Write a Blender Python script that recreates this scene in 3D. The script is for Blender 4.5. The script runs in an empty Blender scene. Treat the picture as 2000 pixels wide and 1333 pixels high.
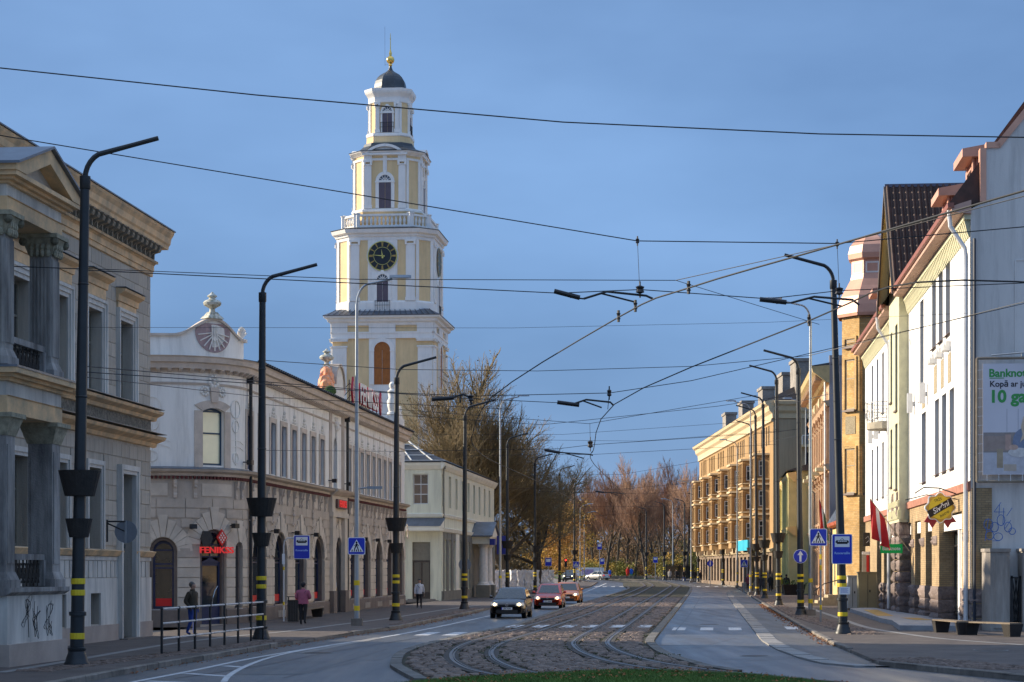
import bpy, bmesh, math, random
from mathutils import Vector as V, Matrix, Quaternion
random.seed(7)
sc = bpy.context.scene
COL = sc.collection
PI = math.pi
# ------------------------------------------------------------------ camera, sky, sun, exposure
F = 4000.0; H = 2.3; YH = 1114.0           # focal length in photo pixels, eye height, horizon row
cam = bpy.data.cameras.new('camera'); cam.sensor_width = 36; cam.lens = F/2000*36
cam.shift_y = (YH-666.5)/2000; cam.clip_start = 0.5; cam.clip_end = 6000
co = bpy.data.objects.new('camera', cam); COL.objects.link(co)
co.location = (0, 0, H); co.rotation_euler = (PI/2, 0, 0); sc.camera = co
SUN = V((-0.955, 0.30, 0)).normalized(); EL = math.radians(19.5)
SUN = V((SUN.x*math.cos(EL), SUN.y*math.cos(EL), math.sin(EL)))
sl = bpy.data.lights.new('sun', 'SUN'); sl.energy = 5.0; sl.angle = math.radians(0.6); sl.color = (1, .86, .66)
so = bpy.data.objects.new('sun', sl); COL.objects.link(so); so.location = (-60, 20, 60)
so.rotation_euler = SUN.to_track_quat('Z', 'Y').to_euler()
w = bpy.data.worlds.new('World'); sc.world = w; w.use_nodes = True
nt = w.node_tree; bg = nt.nodes['Background']
sky = nt.nodes.new('ShaderNodeTexSky'); sky.sky_type = 'NISHITA'; sky.sun_disc = False
sky.sun_elevation = EL; sky.sun_rotation = math.atan2(SUN.x, SUN.y)
sky.air_density = 1.0; sky.dust_density = 0.6; sky.ozone_density = 2.0
# a thin slate-blue autumn cloud sheet over the clear sky, soft and uneven
tc = nt.nodes.new('ShaderNodeTexCoord'); mp = nt.nodes.new('ShaderNodeMapping'); mp.inputs['Scale'].default_value = (1, 1, 2.6)
nz = nt.nodes.new('ShaderNodeTexNoise'); nz.inputs['Scale'].default_value = 3.1; nz.inputs['Detail'].default_value = 5; nz.inputs['Roughness'].default_value = .5
rp = nt.nodes.new('ShaderNodeValToRGB'); rp.color_ramp.elements[0].position = .34; rp.color_ramp.elements[1].position = .68
rp.color_ramp.elements[0].color = (.86, 1.92, 4.15, 1); rp.color_ramp.elements[1].color = (1.7, 3.25, 6.2, 1)
mx = nt.nodes.new('ShaderNodeMix'); mx.data_type = 'RGBA'; mx.inputs[0].default_value = .82
nt.links.new(tc.outputs['Generated'], mp.inputs[0]); nt.links.new(mp.outputs[0], nz.inputs['Vector'])
nt.links.new(nz.outputs['Fac'], rp.inputs[0]); nt.links.new(sky.outputs[0], mx.inputs[6]); nt.links.new(rp.outputs[0], mx.inputs[7])
sz = nt.nodes.new('ShaderNodeSeparateXYZ'); nt.links.new(tc.outputs['Generated'], sz.inputs[0])   # white added towards the unseen zenith to brighten the shade
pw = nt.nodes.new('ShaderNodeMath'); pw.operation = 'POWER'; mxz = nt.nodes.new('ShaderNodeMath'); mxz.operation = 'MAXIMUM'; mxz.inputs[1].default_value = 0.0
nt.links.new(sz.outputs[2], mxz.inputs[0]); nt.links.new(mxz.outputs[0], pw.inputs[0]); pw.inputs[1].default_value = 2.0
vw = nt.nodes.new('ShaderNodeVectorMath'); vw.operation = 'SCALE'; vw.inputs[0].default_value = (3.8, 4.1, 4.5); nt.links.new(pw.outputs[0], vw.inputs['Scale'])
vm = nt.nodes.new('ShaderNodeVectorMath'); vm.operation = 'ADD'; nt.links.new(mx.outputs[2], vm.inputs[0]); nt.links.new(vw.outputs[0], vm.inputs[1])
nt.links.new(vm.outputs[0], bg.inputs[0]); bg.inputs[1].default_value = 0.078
vs = sc.view_settings; vs.view_transform = 'Standard'; vs.look = 'None'; vs.exposure = 0.72; vs.gamma = 1; vs.use_curve_mapping = False
sc.render.resolution_x = 1024; sc.render.resolution_y = 682

# ------------------------------------------------------------------ measuring helpers
def zg(d):                                  # the street climbs gently beyond 200 m
    return 0.0 if d < 190 else .0055*(d-190)**2/(d-190+30)
def at(px, py, d): return V(((px-1000)/F*d, d, H+(YH-py)/F*d))
def zz(py, d): return H+(YH-py)/F*d
def gp(px, py):
    d = 60.0
    for _ in range(60): d = .5*d+.5*F*(H-zg(d))/(py-YH)
    return V(((px-1000)/F*d, d, zg(d)))
def interp(pts, d):
    if d <= pts[0][0]: return pts[0][1]
    for (a, x), (b, y) in zip(pts, pts[1:]):
        if d <= b: return x+(y-x)*(d-a)/(b-a)
    return pts[-1][1]

# ------------------------------------------------------------------ materials
MATS = {}
def mat(name, col, rough=.8, var=.18, scale=1.5, bump=0.0, bscale=25, metal=0, rnd=0.0, streak=False, spec=.5, col2=None, emit=0, detail=6, grime=0):
    if name in MATS: return MATS[name]
    m = bpy.data.materials.new(name); m.use_nodes = True; n = m.node_tree; L = n.links
    b = n.nodes['Principled BSDF']; b.inputs['Roughness'].default_value = rough; b.inputs['Metallic'].default_value = metal
    b.inputs['Specular IOR Level'].default_value = spec
    t = n.nodes.new('ShaderNodeTexCoord'); src = t.outputs['Object']
    if streak:
        mp = n.nodes.new('ShaderNodeMapping'); mp.inputs['Scale'].default_value = (1, 1, .22); L.new(src, mp.inputs[0]); src2 = mp.outputs[0]
    else: src2 = src
    n1 = n.nodes.new('ShaderNodeTexNoise'); n1.inputs['Scale'].default_value = scale; n1.inputs['Detail'].default_value = detail; n1.inputs['Roughness'].default_value = .65
    L.new(src2, n1.inputs['Vector'])
    r = n.nodes.new('ShaderNodeValToRGB'); r.color_ramp.elements[0].position = .3; r.color_ramp.elements[1].position = .7
    c = V(col); lo = c*(1-var); hi = c*(1+var)
    if col2: lo = V(col2)
    r.color_ramp.elements[0].color = (*lo, 1); r.color_ramp.elements[1].color = (*hi, 1)
    L.new(n1.outputs['Fac'], r.inputs[0]); out = r.outputs[0]
    if streak or grime:
        mg = n.nodes.new('ShaderNodeMapping'); mg.inputs['Scale'].default_value = (1.7, 1.7, .16); L.new(src, mg.inputs[0])
        n3 = n.nodes.new('ShaderNodeTexNoise'); n3.inputs['Scale'].default_value = 1.3; n3.inputs['Detail'].default_value = 9; n3.inputs['Roughness'].default_value = .7; L.new(mg.outputs[0], n3.inputs['Vector'])
        m3 = n.nodes.new('ShaderNodeMapRange'); m3.inputs[1].default_value = .48; m3.inputs[2].default_value = .74; m3.inputs[3].default_value = 1; m3.inputs[4].default_value = 1-(grime or .32); L.new(n3.outputs['Fac'], m3.inputs[0])
        v3 = n.nodes.new('ShaderNodeVectorMath'); v3.operation = 'SCALE'; L.new(out, v3.inputs[0]); L.new(m3.outputs[0], v3.inputs['Scale']); out = v3.outputs[0]
    if rnd:
        oi = n.nodes.new('ShaderNodeObjectInfo'); mr = n.nodes.new('ShaderNodeMapRange'); mr.inputs[3].default_value = 1-rnd; mr.inputs[4].default_value = 1+rnd
        L.new(oi.outputs['Random'], mr.inputs[0]); mm = n.nodes.new('ShaderNodeVectorMath'); mm.operation = 'SCALE'
        L.new(out, mm.inputs[0]); L.new(mr.outputs[0], mm.inputs['Scale']); out = mm.outputs[0]
    L.new(out, b.inputs['Base Color'])
    if bump:
        n2 = n.nodes.new('ShaderNodeTexNoise'); n2.inputs['Scale'].default_value = bscale; n2.inputs['Detail'].default_value = 4
        L.new(src, n2.inputs['Vector']); bp = n.nodes.new('ShaderNodeBump'); bp.inputs['Strength'].default_value = bump; bp.inputs['Distance'].default_value = .05
        L.new(n2.outputs['Fac'], bp.inputs['Height']); L.new(bp.outputs[0], b.inputs['Normal'])
    if emit:
        b.inputs['Emission Color'].default_value = (*col, 1); b.inputs['Emission Strength'].default_value = emit
    MATS[name] = m; return m
def brickmat(name, c1, c2, mortar, bw=.26, bh=.085, rough=.85, bump=.5, op='ADD'):
    if name in MATS: return MATS[name]
    m = bpy.data.materials.new(name); m.use_nodes = True; n = m.node_tree; L = n.links; b = n.nodes['Principled BSDF']
    b.inputs['Roughness'].default_value = rough
    t = n.nodes.new('ShaderNodeTexCoord'); sx = n.nodes.new('ShaderNodeSeparateXYZ'); L.new(t.outputs['Object'], sx.inputs[0])
    ad = n.nodes.new('ShaderNodeMath'); ad.operation = op; L.new(sx.outputs[0], ad.inputs[0]); L.new(sx.outputs[1], ad.inputs[1])
    cx = n.nodes.new('ShaderNodeCombineXYZ'); L.new(ad.outputs[0], cx.inputs[0]); L.new(sx.outputs[2], cx.inputs[1])
    br = n.nodes.new('ShaderNodeTexBrick'); br.inputs['Scale'].default_value = 1; br.inputs['Brick Width'].default_value = bw; br.inputs['Row Height'].default_value = bh
    br.inputs['Mortar Size'].default_value = .009; br.inputs['Color1'].default_value = (*c1, 1); br.inputs['Color2'].default_value = (*c2, 1); br.inputs['Mortar'].default_value = (*mortar, 1)
    L.new(cx.outputs[0], br.inputs['Vector'])
    nz = n.nodes.new('ShaderNodeTexNoise'); nz.inputs['Scale'].default_value = .9; nz.inputs['Detail'].default_value = 8; L.new(t.outputs['Object'], nz.inputs['Vector'])
    mr = n.nodes.new('ShaderNodeMapRange'); mr.inputs[1].default_value = .3; mr.inputs[2].default_value = .7; mr.inputs[3].default_value = .7; mr.inputs[4].default_value = 1.2; L.new(nz.outputs['Fac'], mr.inputs[0])
    mm = n.nodes.new('ShaderNodeVectorMath'); mm.operation = 'SCALE'; L.new(br.outputs['Color'], mm.inputs[0]); L.new(mr.outputs[0], mm.inputs['Scale']); L.new(mm.outputs[0], b.inputs['Base Color'])
    bp = n.nodes.new('ShaderNodeBump'); bp.inputs['Strength'].default_value = bump; bp.inputs['Distance'].default_value = .01; bp.invert = True
    L.new(br.outputs['Fac'], bp.inputs['Height']); L.new(bp.outputs[0], b.inputs['Normal'])
    MATS[name] = m; return m
def glassmat(name, col=(.02, .026, .033), rough=.04, var=.5):
    m = mat(name, col, rough=rough, var=var, scale=.8, spec=.9, rnd=.6); return m

# ------------------------------------------------------------------ mesh builder
class MB:
    def __init__(s, xf=None): s.v = []; s.f = []; s.m = []; s.xf = xf; s.mi = 0
    def add(s, vs, fs):
        n = len(s.v)
        s.v += [tuple(s.xf(*p)) if s.xf else tuple(p) for p in vs]
        for f in fs: s.f.append([i+n for i in f]); s.m.append(s.mi)
        return s
    def box(s, x0, x1, y0, y1, z0, z1, nx=1):
        vs = []; fs = []
        for i in range(nx+1):
            x = x0+(x1-x0)*i/nx; vs += [(x, y0, z0), (x, y1, z0), (x, y1, z1), (x, y0, z1)]
        for i in range(nx):
            a = 4*i; b = a+4
            fs += [(a, b, b+3, a+3), (a+3, b+3, b+2, a+2), (a+2, b+2, b+1, a+1), (a+1, b+1, b, a)]
        e = 4*nx; fs += [(0, 3, 2, 1), (e, e+1, e+2, e+3)]
        return s.add(vs, fs)
    def frust(s, c, w0, d0, w1, d1, z0, z1):      # rectangular frustum about centre c
        x, y = c
        vs = [(x+a*w0/2, y+b*d0/2, z0) for a, b in ((-1, -1), (1, -1), (1, 1), (-1, 1))]+[(x+a*w1/2, y+b*d1/2, z1) for a, b in ((-1, -1), (1, -1), (1, 1), (-1, 1))]
        return s.add(vs, [(3, 2, 1, 0), (4, 5, 6, 7), (0, 1, 5, 4), (1, 2, 6, 5), (2, 3, 7, 6), (3, 0, 4, 7)])
    def prof(s, pts, x0, x1, nx=1):               # profile (y,z) run along x, pts ordered; closed
        n = len(pts); vs = []; fs = []
        for i in range(nx+1):
            x = x0+(x1-x0)*i/nx; vs += [(x, y, z) for y, z in pts]
        for i in range(nx):
            for j in range(n):
                k = (j+1) % n; fs.append((i*n+j, i*n+k, (i+1)*n+k, (i+1)*n+j))
        fs += [tuple(range(n))[::-1], tuple(range(nx*n, nx*n+n))]
        return s.add(vs, fs)
    def plate(s, pts, y0, y1):                    # polygon (x,z) extruded in y
        n = len(pts); vs = [(x, y0, z) for x, z in pts]+[(x, y1, z) for x, z in pts]
        fs = [tuple(range(n)), tuple(range(2*n-1, n-1, -1))]+[(i, i+n, (i+1) % n+n, (i+1) % n) for i in range(n)]
        return s.add(vs, fs)
    def slab(s, pts, z0, z1):                     # polygon (x,y) extruded in z
        n = len(pts); vs = [(x, y, z0) for x, y in pts]+[(x, y, z1) for x, y in pts]
        fs = [tuple(range(n))[::-1], tuple(range(n, 2*n))]+[(i, (i+1) % n, (i+1) % n+n, i+n) for i in range(n)]
        return s.add(vs, fs)
    def loft(s, rings, cap=True):                 # list of rings with equal vertex count
        n = len(rings[0]); vs = [p for r in rings for p in r]; fs = []
        for i in range(len(rings)-1):
            for j in range(n):
                k = (j+1) % n; fs.append((i*n+j, i*n+k, (i+1)*n+k, (i+1)*n+j))
        if cap: fs += [tuple(range(n))[::-1], tuple(range((len(rings)-1)*n, len(rings)*n))]
        return s.add(vs, fs)
    def tube(s, pts, r, n=6, cap=True):
        pts = [V(p) for p in pts]; rs = r if isinstance(r, (list, tuple)) else [r]*len(pts); rings = []
        up = None
        for i, p in enumerate(pts):
            t = (pts[min(i+1, len(pts)-1)]-pts[max(i-1, 0)]).normalized()
            if up is None: up = t.orthogonal().normalized()
            else: up = (up-t*up.dot(t)); up = up.normalized() if up.length > 1e-5 else t.orthogonal().normalized()
            b = t.cross(up)
            rings.append([p+(up*math.cos(2*PI*k/n)+b*math.sin(2*PI*k/n))*rs[i] for k in range(n)])
        return s.loft(rings, cap)
    def lathe(s, prof, n=16, c=(0, 0, 0), sx=1, sy=1):
        return s.loft([[(c[0]+r*sx*math.cos(2*PI*k/n), c[1]+r*sy*math.sin(2*PI*k/n), c[2]+z) for k in range(n)] for r, z in prof])
    def ball(s, c, r, n=8, m=6, sz=1):
        return s.lathe([(max(r*math.sin(PI*i/m), 1e-4), -r*sz*math.cos(PI*i/m)) for i in range(m+1)], n, c)
    def mesh(s, name, mats, smooth=False):
        me = bpy.data.meshes.new(name); me.from_pydata(s.v, [], s.f)
        for m in (mats if isinstance(mats, (list, tuple)) else [mats]): me.materials.append(m)
        if isinstance(mats, (list, tuple)) and len(mats) > 1: me.polygons.foreach_set('material_index', s.m)
        if smooth:
            me.polygons.foreach_set('use_smooth', [True]*len(me.polygons))
            try: me.set_sharp_from_angle(angle=math.radians(38))
            except Exception: pass
        me.update(); return me
    def build(s, name, mats, parent=None, loc=(0, 0, 0), rot=(0, 0, 0), smooth=False):
        return inst(name, s.mesh(name, mats, smooth), parent, loc, rot)
def fixn(me):
    bm = bmesh.new(); bm.from_mesh(me); bmesh.ops.recalc_face_normals(bm, faces=bm.faces); bm.to_mesh(me); bm.free()
def inst(name, me, parent=None, loc=(0, 0, 0), rot=(0, 0, 0), scale=None):
    o = bpy.data.objects.new(name, me); COL.objects.link(o); o.location = loc; o.rotation_euler = rot
    if scale: o.scale = scale if not isinstance(scale, (int, float)) else (scale,)*3
    if parent: o.parent = parent
    return o
def tag(o, label=None, cat=None, group=None, kind=None):
    for k, x in (('label', label), ('category', cat), ('group', group), ('kind', kind)):
        if x: o[k] = x
    return o
def thing(name, label, cat, loc=(0, 0, 0), rz=0, group=None):
    o = bpy.data.objects.new(name, None); COL.objects.link(o); o.location = loc; o.rotation_euler = (0, 0, rz); o.empty_display_size = .3
    return tag(o, label, cat, group)
def copy_tree(o, parent=None):
    c = o.copy(); COL.objects.link(c); c.parent = parent
    for ch in list(o.children): copy_tree(ch, c)
    return c
def arc(cx, cz, r, a0, a1, n): return [(cx+r*math.cos(a0+(a1-a0)*i/n), cz+r*math.sin(a0+(a1-a0)*i/n)) for i in range(n+1)]

# wall with real openings: (u0,u1,z0,z1,arch) ; arch: 0 none, 1 half round, else rise in m
def arcpts(o, n=10):                            # arch outline from left springing to right springing
    u0, u1, z0, z1, a = o; w = (u1-u0)/2
    rise = w if a == 1 else a
    R = (w*w+rise*rise)/(2*rise); cz = z1-R; a0 = math.acos(min(1, w/R))
    return arc((u0+u1)/2, cz, R, PI-a0, a0, n)
def wall(mb, u0, u1, z0, z1, ops, depth=.25, y=0, du=None):
    us = {u0, u1}; zs = {z0, z1}
    for o in ops:
        us |= {o[0], o[1]}; zs |= {o[2], o[3]}
    us = sorted(x for x in us if u0-1e-6 <= x <= u1+1e-6); zs = sorted(x for x in zs if z0-1e-6 <= x <= z1+1e-6)
    if du:
        e = []
        for a, b in zip(us, us[1:]):
            k = max(1, int((b-a)/du+.5)); e += [a+(b-a)*i/k for i in range(k)]
        us = e+[us[-1]]
    for a, b in zip(us, us[1:]):
        for c, d in zip(zs, zs[1:]):
            m = ((a+b)/2, (c+d)/2)
            if any(o[0] < m[0] < o[1] and o[2] < m[1] < o[3] for o in ops): continue
            mb.add([(a, y, c), (b, y, c), (b, y, d), (a, y, d)], [(0, 1, 2, 3)])
    for o in ops:
        a, b, c, d, ar = o
        if ar:
            p = arcpts(o); k = len(p)//2; zs0 = p[0][1]
            for q, cx in ((p[:k+1], a), (p[k:], b)):
                pts = [(x, y, z) for x, z in q]
                for p1, p2 in zip(pts, pts[1:]): mb.add([p1, p2, (p2[0], y, d), (p1[0], y, d)], [(0, 1, 2, 3)])
            out = [(a, c), (a, zs0)]+p[1:-1]+[(b, zs0), (b, c)]
        else: out = [(a, c), (a, d), (b, d), (b, c)]
        n = len(out)
        for i in range(n):
            p1, p2 = out[i], out[(i+1) % n]
            mb.add([(p1[0], y, p1[1]), (p2[0], y, p2[1]), (p2[0], y+depth, p2[1]), (p1[0], y+depth, p1[1])], [(0, 1, 2, 3)])
    return mb

# window unit: frame mesh with each pane a child; origin at bottom centre, faces -Y
WC = {}
def window(parent, u, y, z, w, h, cols=(.5,), rows=(.6,), fw=.07, fm=None, gm=None, arch=0, name='window', xf=None, rz=0, bar=.045):
    key = (round(w, 3), round(h, 3), cols, rows, fw, fm.name, gm.name, arch)
    if key not in WC:
        mb = MB(); ds = .06
        zt = h
        if arch:
            o = (-w/2, w/2, 0, h, arch); p = arcpts(o, 12); zt = p[0][1]
            iw = w-2*fw; ii = (-iw/2, iw/2, 0, h-fw, 1 if arch == 1 else arch*iw/w); q = arcpts(ii, 12)
            for (a, b), (c, d) in zip(zip(p, p[1:]), zip(q, q[1:])):
                mb.plate([a, c, d, b], 0, ds)
        else: mb.box(-w/2, w/2, 0, ds, h-fw, h)
        mb.box(-w/2, -w/2+fw, 0, ds, 0, zt if arch else h-fw); mb.box(w/2-fw, w/2, 0, ds, 0, zt if arch else h-fw); mb.box(-w/2+fw, w/2-fw, 0, ds, 0, fw)
        xs = [-w/2+fw]+[-w/2+c*w for c in cols]+[w/2-fw]; zs = [fw]+[r*h for r in rows]+[(zt if arch else h-fw)]
        for c in cols:
            x = -w/2+c*w; mb.box(x-bar/2, x+bar/2, .003, ds-.004, fw, (h-fw*.6 if arch else h-fw))
        for r in rows: mb.box(-w/2+fw, w/2-fw, -.004, ds-.008, r*h-bar*.7, r*h+bar*.7)
        if arch: mb.box(-w/2+fw, w/2-fw, -.004, ds-.008, zt-bar*.7, zt+bar*.7)
        panes = []
        for a, b in zip(xs, xs[1:]):
            for c, d in zip(zs, zs[1:]):
                t = random.uniform(-.006, .006)
                g = MB().add([(a, .035+t, c), (b, .035-t, c), (b, .035-t*.5, d), (a, .035+t, d)], [(0, 1, 2, 3)]); panes.append(g.mesh('pane', gm))
        if arch:
            g = MB(); pts = [(x, .035, zz_) for x, zz_ in arcpts((-w/2+fw*.5, w/2-fw*.5, 0, h-fw*.5, 1 if arch == 1 else arch), 12)]
            g.add(pts, [tuple(range(len(pts)))[::-1]]); panes.append(g.mesh('pane', gm))
        WC[key] = (mb.mesh('window_frame', fm), panes)
    fmsh, panes = WC[key]
    if xf:
        p0 = V(xf(u, y, z)); p1 = V(xf(u+.05, y, z)); rz = math.atan2(p1.y-p0.y, p1.x-p0.x); loc = p0
    else: loc = (u, y, z)
    o = inst(name, fmsh, parent, loc, (0, 0, rz))
    for p in panes: inst('pane', p, o)
    return o
TC = {}
def text(s, size, mat_, parent, loc, rot, ext=.004, name='lettering', bold=0.0, sx=1.0, align='CENTER', shear=0, tagd=None):
    cu = bpy.data.curves.new('t', 'FONT'); cu.body = s; cu.size = size; cu.extrude = ext; cu.align_x = align; cu.align_y = 'CENTER'; cu.offset = bold; cu.shear = shear
    cu.resolution_u = 3
    o = bpy.data.objects.new('t', cu); COL.objects.link(o); dg = bpy.context.evaluated_depsgraph_get()
    me = bpy.data.meshes.new_from_object(o.evaluated_get(dg)); bpy.data.objects.remove(o)
    me.name = name; me.materials.clear(); me.materials.append(mat_)
    return inst(name, me, parent, loc, rot, (sx, 1, 1))
FR = (PI/2, 0, 0)                               # text standing up, facing -Y
# ------------------------------------------------------------------ ground, road, pavements, tram bed
def dx(pxs): 
    r = sorted((lambda p: (p.y, p.x))(gp(*q)) for q in pxs); return r
KL = [(20, -9.8), (34, -9.2)]+dx([(168, 1333), (308, 1306), (420, 1287), (546, 1264), (700, 1240), (767, 1231), (875, 1210), (940, 1195), (1010, 1178)])+[(200, 5.2), (250, 9.6), (300, 12.6), (350, 11), (420, 4), (520, -10)]
KR = [(20, 17.5), (34, 12.2)]+dx([(2000, 1331), (1850, 1316), (1716, 1302), (1624, 1262), (1563, 1228), (1511, 1196), (1469, 1169), (1454, 1158)])+[(250, 27.2), (290, 28.0), (330, 27.0), (380, 22), (450, 12), (520, 2)]
BL = dx([(810, 1333), (769, 1310), (762, 1300), (772, 1282), (800, 1270), (850, 1256), (925, 1240), (1000, 1224), (1037, 1212), (1112, 1186), (1187, 1164), (1225, 1151)])+[(262, 14.2), (300, 16.3), (330, 15.5), (380, 10.5), (450, 1), (520, -8)]
BR = dx([(1450, 1316), (1394, 1306), (1337, 1291), (1300, 1276), (1282, 1262), (1279, 1252), (1300, 1224), (1337, 1175), (1352, 1149)])+[(262, 22.3), (300, 23.2), (330, 22), (380, 17), (450, 7), (520, -3)]
def ribbon(mb, fl, fr, d0, d1, off, step=2.0, nx=1):
    n = max(1, int((d1-d0)/step)); rows = []
    for i in range(n+1):
        d = d0+(d1-d0)*i/n; a, b = fl(d), fr(d); rows.append([(a+(b-a)*j/nx, d, zg(d)+off) for j in range(nx+1)])
    m = nx+1; vs = [p for r in rows for p in r]
    return mb.add(vs, [(i*m+j, i*m+j+1, (i+1)*m+j+1, (i+1)*m+j) for i in range(n) for j in range(nx)])
M_gnd = mat('ground_paving', (.2, .18, .16), .9, .3, .4, .4, 8)
def asphalt(name, col, r0, r1):
    m = mat(name, col, .6, .26, .35, .18, 60, detail=9)
    n = m.node_tree; b = n.nodes['Principled BSDF']; L = n.links
    t = n.nodes.new('ShaderNodeTexCoord'); mp = n.nodes.new('ShaderNodeMapping'); mp.inputs['Scale'].default_value = (1.2, .07, 1); mp.inputs['Rotation'].default_value = (0, 0, .1)
    L.new(t.outputs['Object'], mp.inputs[0]); nz = n.nodes.new('ShaderNodeTexNoise'); nz.inputs['Scale'].default_value = 1.1; nz.inputs['Detail'].default_value = 7; L.new(mp.outputs[0], nz.inputs['Vector'])
    mr = n.nodes.new('ShaderNodeMapRange'); mr.inputs[1].default_value = .3; mr.inputs[2].default_value = .72; mr.inputs[3].default_value = r0; mr.inputs[4].default_value = r1
    L.new(nz.outputs['Fac'], mr.inputs[0]); L.new(mr.outputs[0], b.inputs['Roughness'])
    vo = n.nodes.new('ShaderNodeTexNoise'); vo.inputs['Scale'].default_value = 90; vo.inputs['Detail'].default_value = 2; L.new(t.outputs['Object'], vo.inputs['Vector'])
    old = b.inputs['Base Color'].links[0].from_socket; mm = n.nodes.new('ShaderNodeMix'); mm.data_type = 'RGBA'; mm.blend_type = 'MULTIPLY'; mm.inputs[0].default_value = .5
    L.new(old, mm.inputs[6]); r2 = n.nodes.new('ShaderNodeValToRGB'); r2.color_ramp.elements[0].color = (.5, .5, .5, 1); r2.color_ramp.elements[1].color = (1.4, 1.4, 1.4, 1); L.new(vo.outputs['Fac'], r2.inputs[0]); L.new(r2.outputs[0], mm.inputs[7]); L.new(mm.outputs[2], b.inputs['Base Color'])
    return m
M_asp = asphalt('asphalt', (.088, .092, .10), .28, .5)
M_asp2 = asphalt('asphalt_worn', (.10, .096, .092), .4, .65)
M_paver = brickmat('pavers', (.10, .078, .066), (.14, .11, .094), (.05, .044, .04), .2, .1, .8, .6)
_n = M_paver.node_tree                                   # pavers lie flat: use x,y
_cx = [q for q in _n.nodes if q.type == 'COMBXYZ'][0]; _sx = [q for q in _n.nodes if q.type == 'SEPXYZ'][0]
_n.links.new(_sx.outputs[0], _cx.inputs[0]); _n.links.new(_sx.outputs[1], _cx.inputs[1])
M_kerb = mat('kerb_concrete', (.19, .165, .14), .85, .3, 3, .3, 40, rnd=.22)
M_stone = mat('cobble_stone', (.155, .11, .084), .65, .5, 2.5, .5, 30, rnd=.35)
M_white = mat('road_paint', (.52, .53, .54), .6, .28, 5, detail=9)
M_strip = mat('pale_concrete_strip', (.25, .24, .23), .75, .22, 2, .2, 30, rnd=.12)
M_bedk = mat('bed_kerb', (.15, .14, .125), .8, .3, 2, .3, 30, rnd=.15)
M_rail = mat('rail_steel', (.16, .13, .11), .42, .3, 4, metal=.6)
M_railtop = mat('rail_polished', (.15, .13, .12), .42, .3, 4, metal=.5)
M_soil = mat('moss_joint', (.05, .043, .03), .95, .4, 1.2, .6, 20, col2=(.028, .032, .014))
kl = lambda d: interp(KL, d); kr = lambda d: interp(KR, d); bl = lambda d: interp(BL, d); br = lambda d: interp(BR, d)
g = MB(); ds = [-30]+list(range(0, 600, 10))+[800, 1200, 2000, 3500]
vs = []; xs = [-1500, -300, -60, -30, 0, 30, 60, 300, 1500]
for d in ds: vs += [(x, d, zg(min(d, 600))-.12) for x in xs]
m = len(xs); g.add(vs, [(i*m+j, i*m+j+1, (i+1)*m+j+1, (i+1)*m+j) for i in range(len(ds)-1) for j in range(m-1)])
tag(g.build('ground', M_gnd), 'grey ground of the town beyond the street', None, None, 'structure')
ROAD = tag(ribbon(MB(), lambda d: kl(d)-.2, lambda d: kr(d)+.2, 18, 520, 0, 1.5, 4).build('road', M_asp), 'blue-grey asphalt carriageway on both sides of the tram bed', None, None, 'structure')
# right-hand raised lane between painted edge strip and kerb
ST = [(40, 11.5)]+dx([(1690, 1304), (1637, 1300), (1585, 1289), (1532, 1270), (1503, 1253), (1482, 1230), (1454, 1198), (1431, 1171), (1424, 1158)])
st = lambda d: interp(ST, d)
d0s = ST[1][0]; d1s = ST[-1][0]
lane = MB(); ribbon(lane, st, lambda d: kr(d)+.15, d0s, d1s, .035, 1.5)
tag(lane.build('parking_lane', M_asp2), 'worn asphalt lane along the right kerb', None, None, 'structure')
strip = MB(); 
so_ = tag(ribbon(MB(), lambda d: st(d)-.02, lambda d: st(d)+.02, d0s, d1s, .02, 1.5).build('edge_strip', M_strip), 'pale concrete strip between right lane and parking lane', None, None, 'structure')
d = d0s; k = 0
while d < d1s:
    e = min(d+1.6, d1s); a, b = st(d), st(e); wd = .50
    q = MB(); h = .05+random.uniform(-.012, .012)
    q.add([(a-wd/2, d+.02, 0), (a+wd/2, d+.02, 0), (b+wd/2, e-.02, 0), (b-wd/2, e-.02, 0), (a-wd/2, d+.02, h), (a+wd/2, d+.02, h), (b+wd/2, e-.02, h), (b-wd/2, e-.02, h)],
          [(4, 5, 6, 7), (0, 1, 5, 4), (1, 2, 6, 5), (2, 3, 7, 6), (3, 0, 4, 7)])
    q.build('strip_slab', M_strip, so_, (0, 0, zg(d))); d = e; k += 1
# pavements, raised, each with its own kerb stones
def pavement(name, label, edge, far, d0, d1, side, gaps):
    o = tag(ribbon(MB(), (lambda d: far(d)) if side < 0 else edge, edge if side < 0 else (lambda d: far(d)), d0, d1, .115, 1.5, 6).build(name, M_paver), label, None, None, 'structure')
    d = d0
    while d < min(d1, 300):
        Ls = 1.0 if d < 120 else 2.5; e = d+Ls; a, b = edge(d), edge(e)
        low = any(g0 <= (d+e)/2 <= g1 for g0, g1 in gaps); h = .105 if low else .14
        q = MB(); t = .16*side; jt = .012
        v = [(a, d+jt), (a+t, d+jt), (b+t, e-jt), (b, e-jt)]
        if side < 0: v = v[::-1]
        za, zb = zg(d), zg(e)
        r = [(x, y, (za if y < (d+e)/2 else zb)) for x, y in v]
        q.loft([[(x, y, z-.1) for x, y, z in r], [(x, y, z+h-.02) for x, y, z in r], [(x+(.02*side if abs(x-(a if y < (d+e)/2 else b)) < 1e-6 else 0), y, z+h) for x, y, z in r]])
        me = q.mesh('kerb_stone', M_kerb); fixn(me); inst('kerb_stone', me, o, (random.uniform(-.012, .012), 0, random.uniform(-.006, .006))); d = e
    return o
def ffar(d): return -19.59+.1*d-.2
pavement('left_pavement', 'dark paved footway in front of the left buildings', kl, lambda d: min(ffar(d), kl(d)-2), 30, 300, -1, [(61, 72), (77, 78), (116, 140)])
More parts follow.
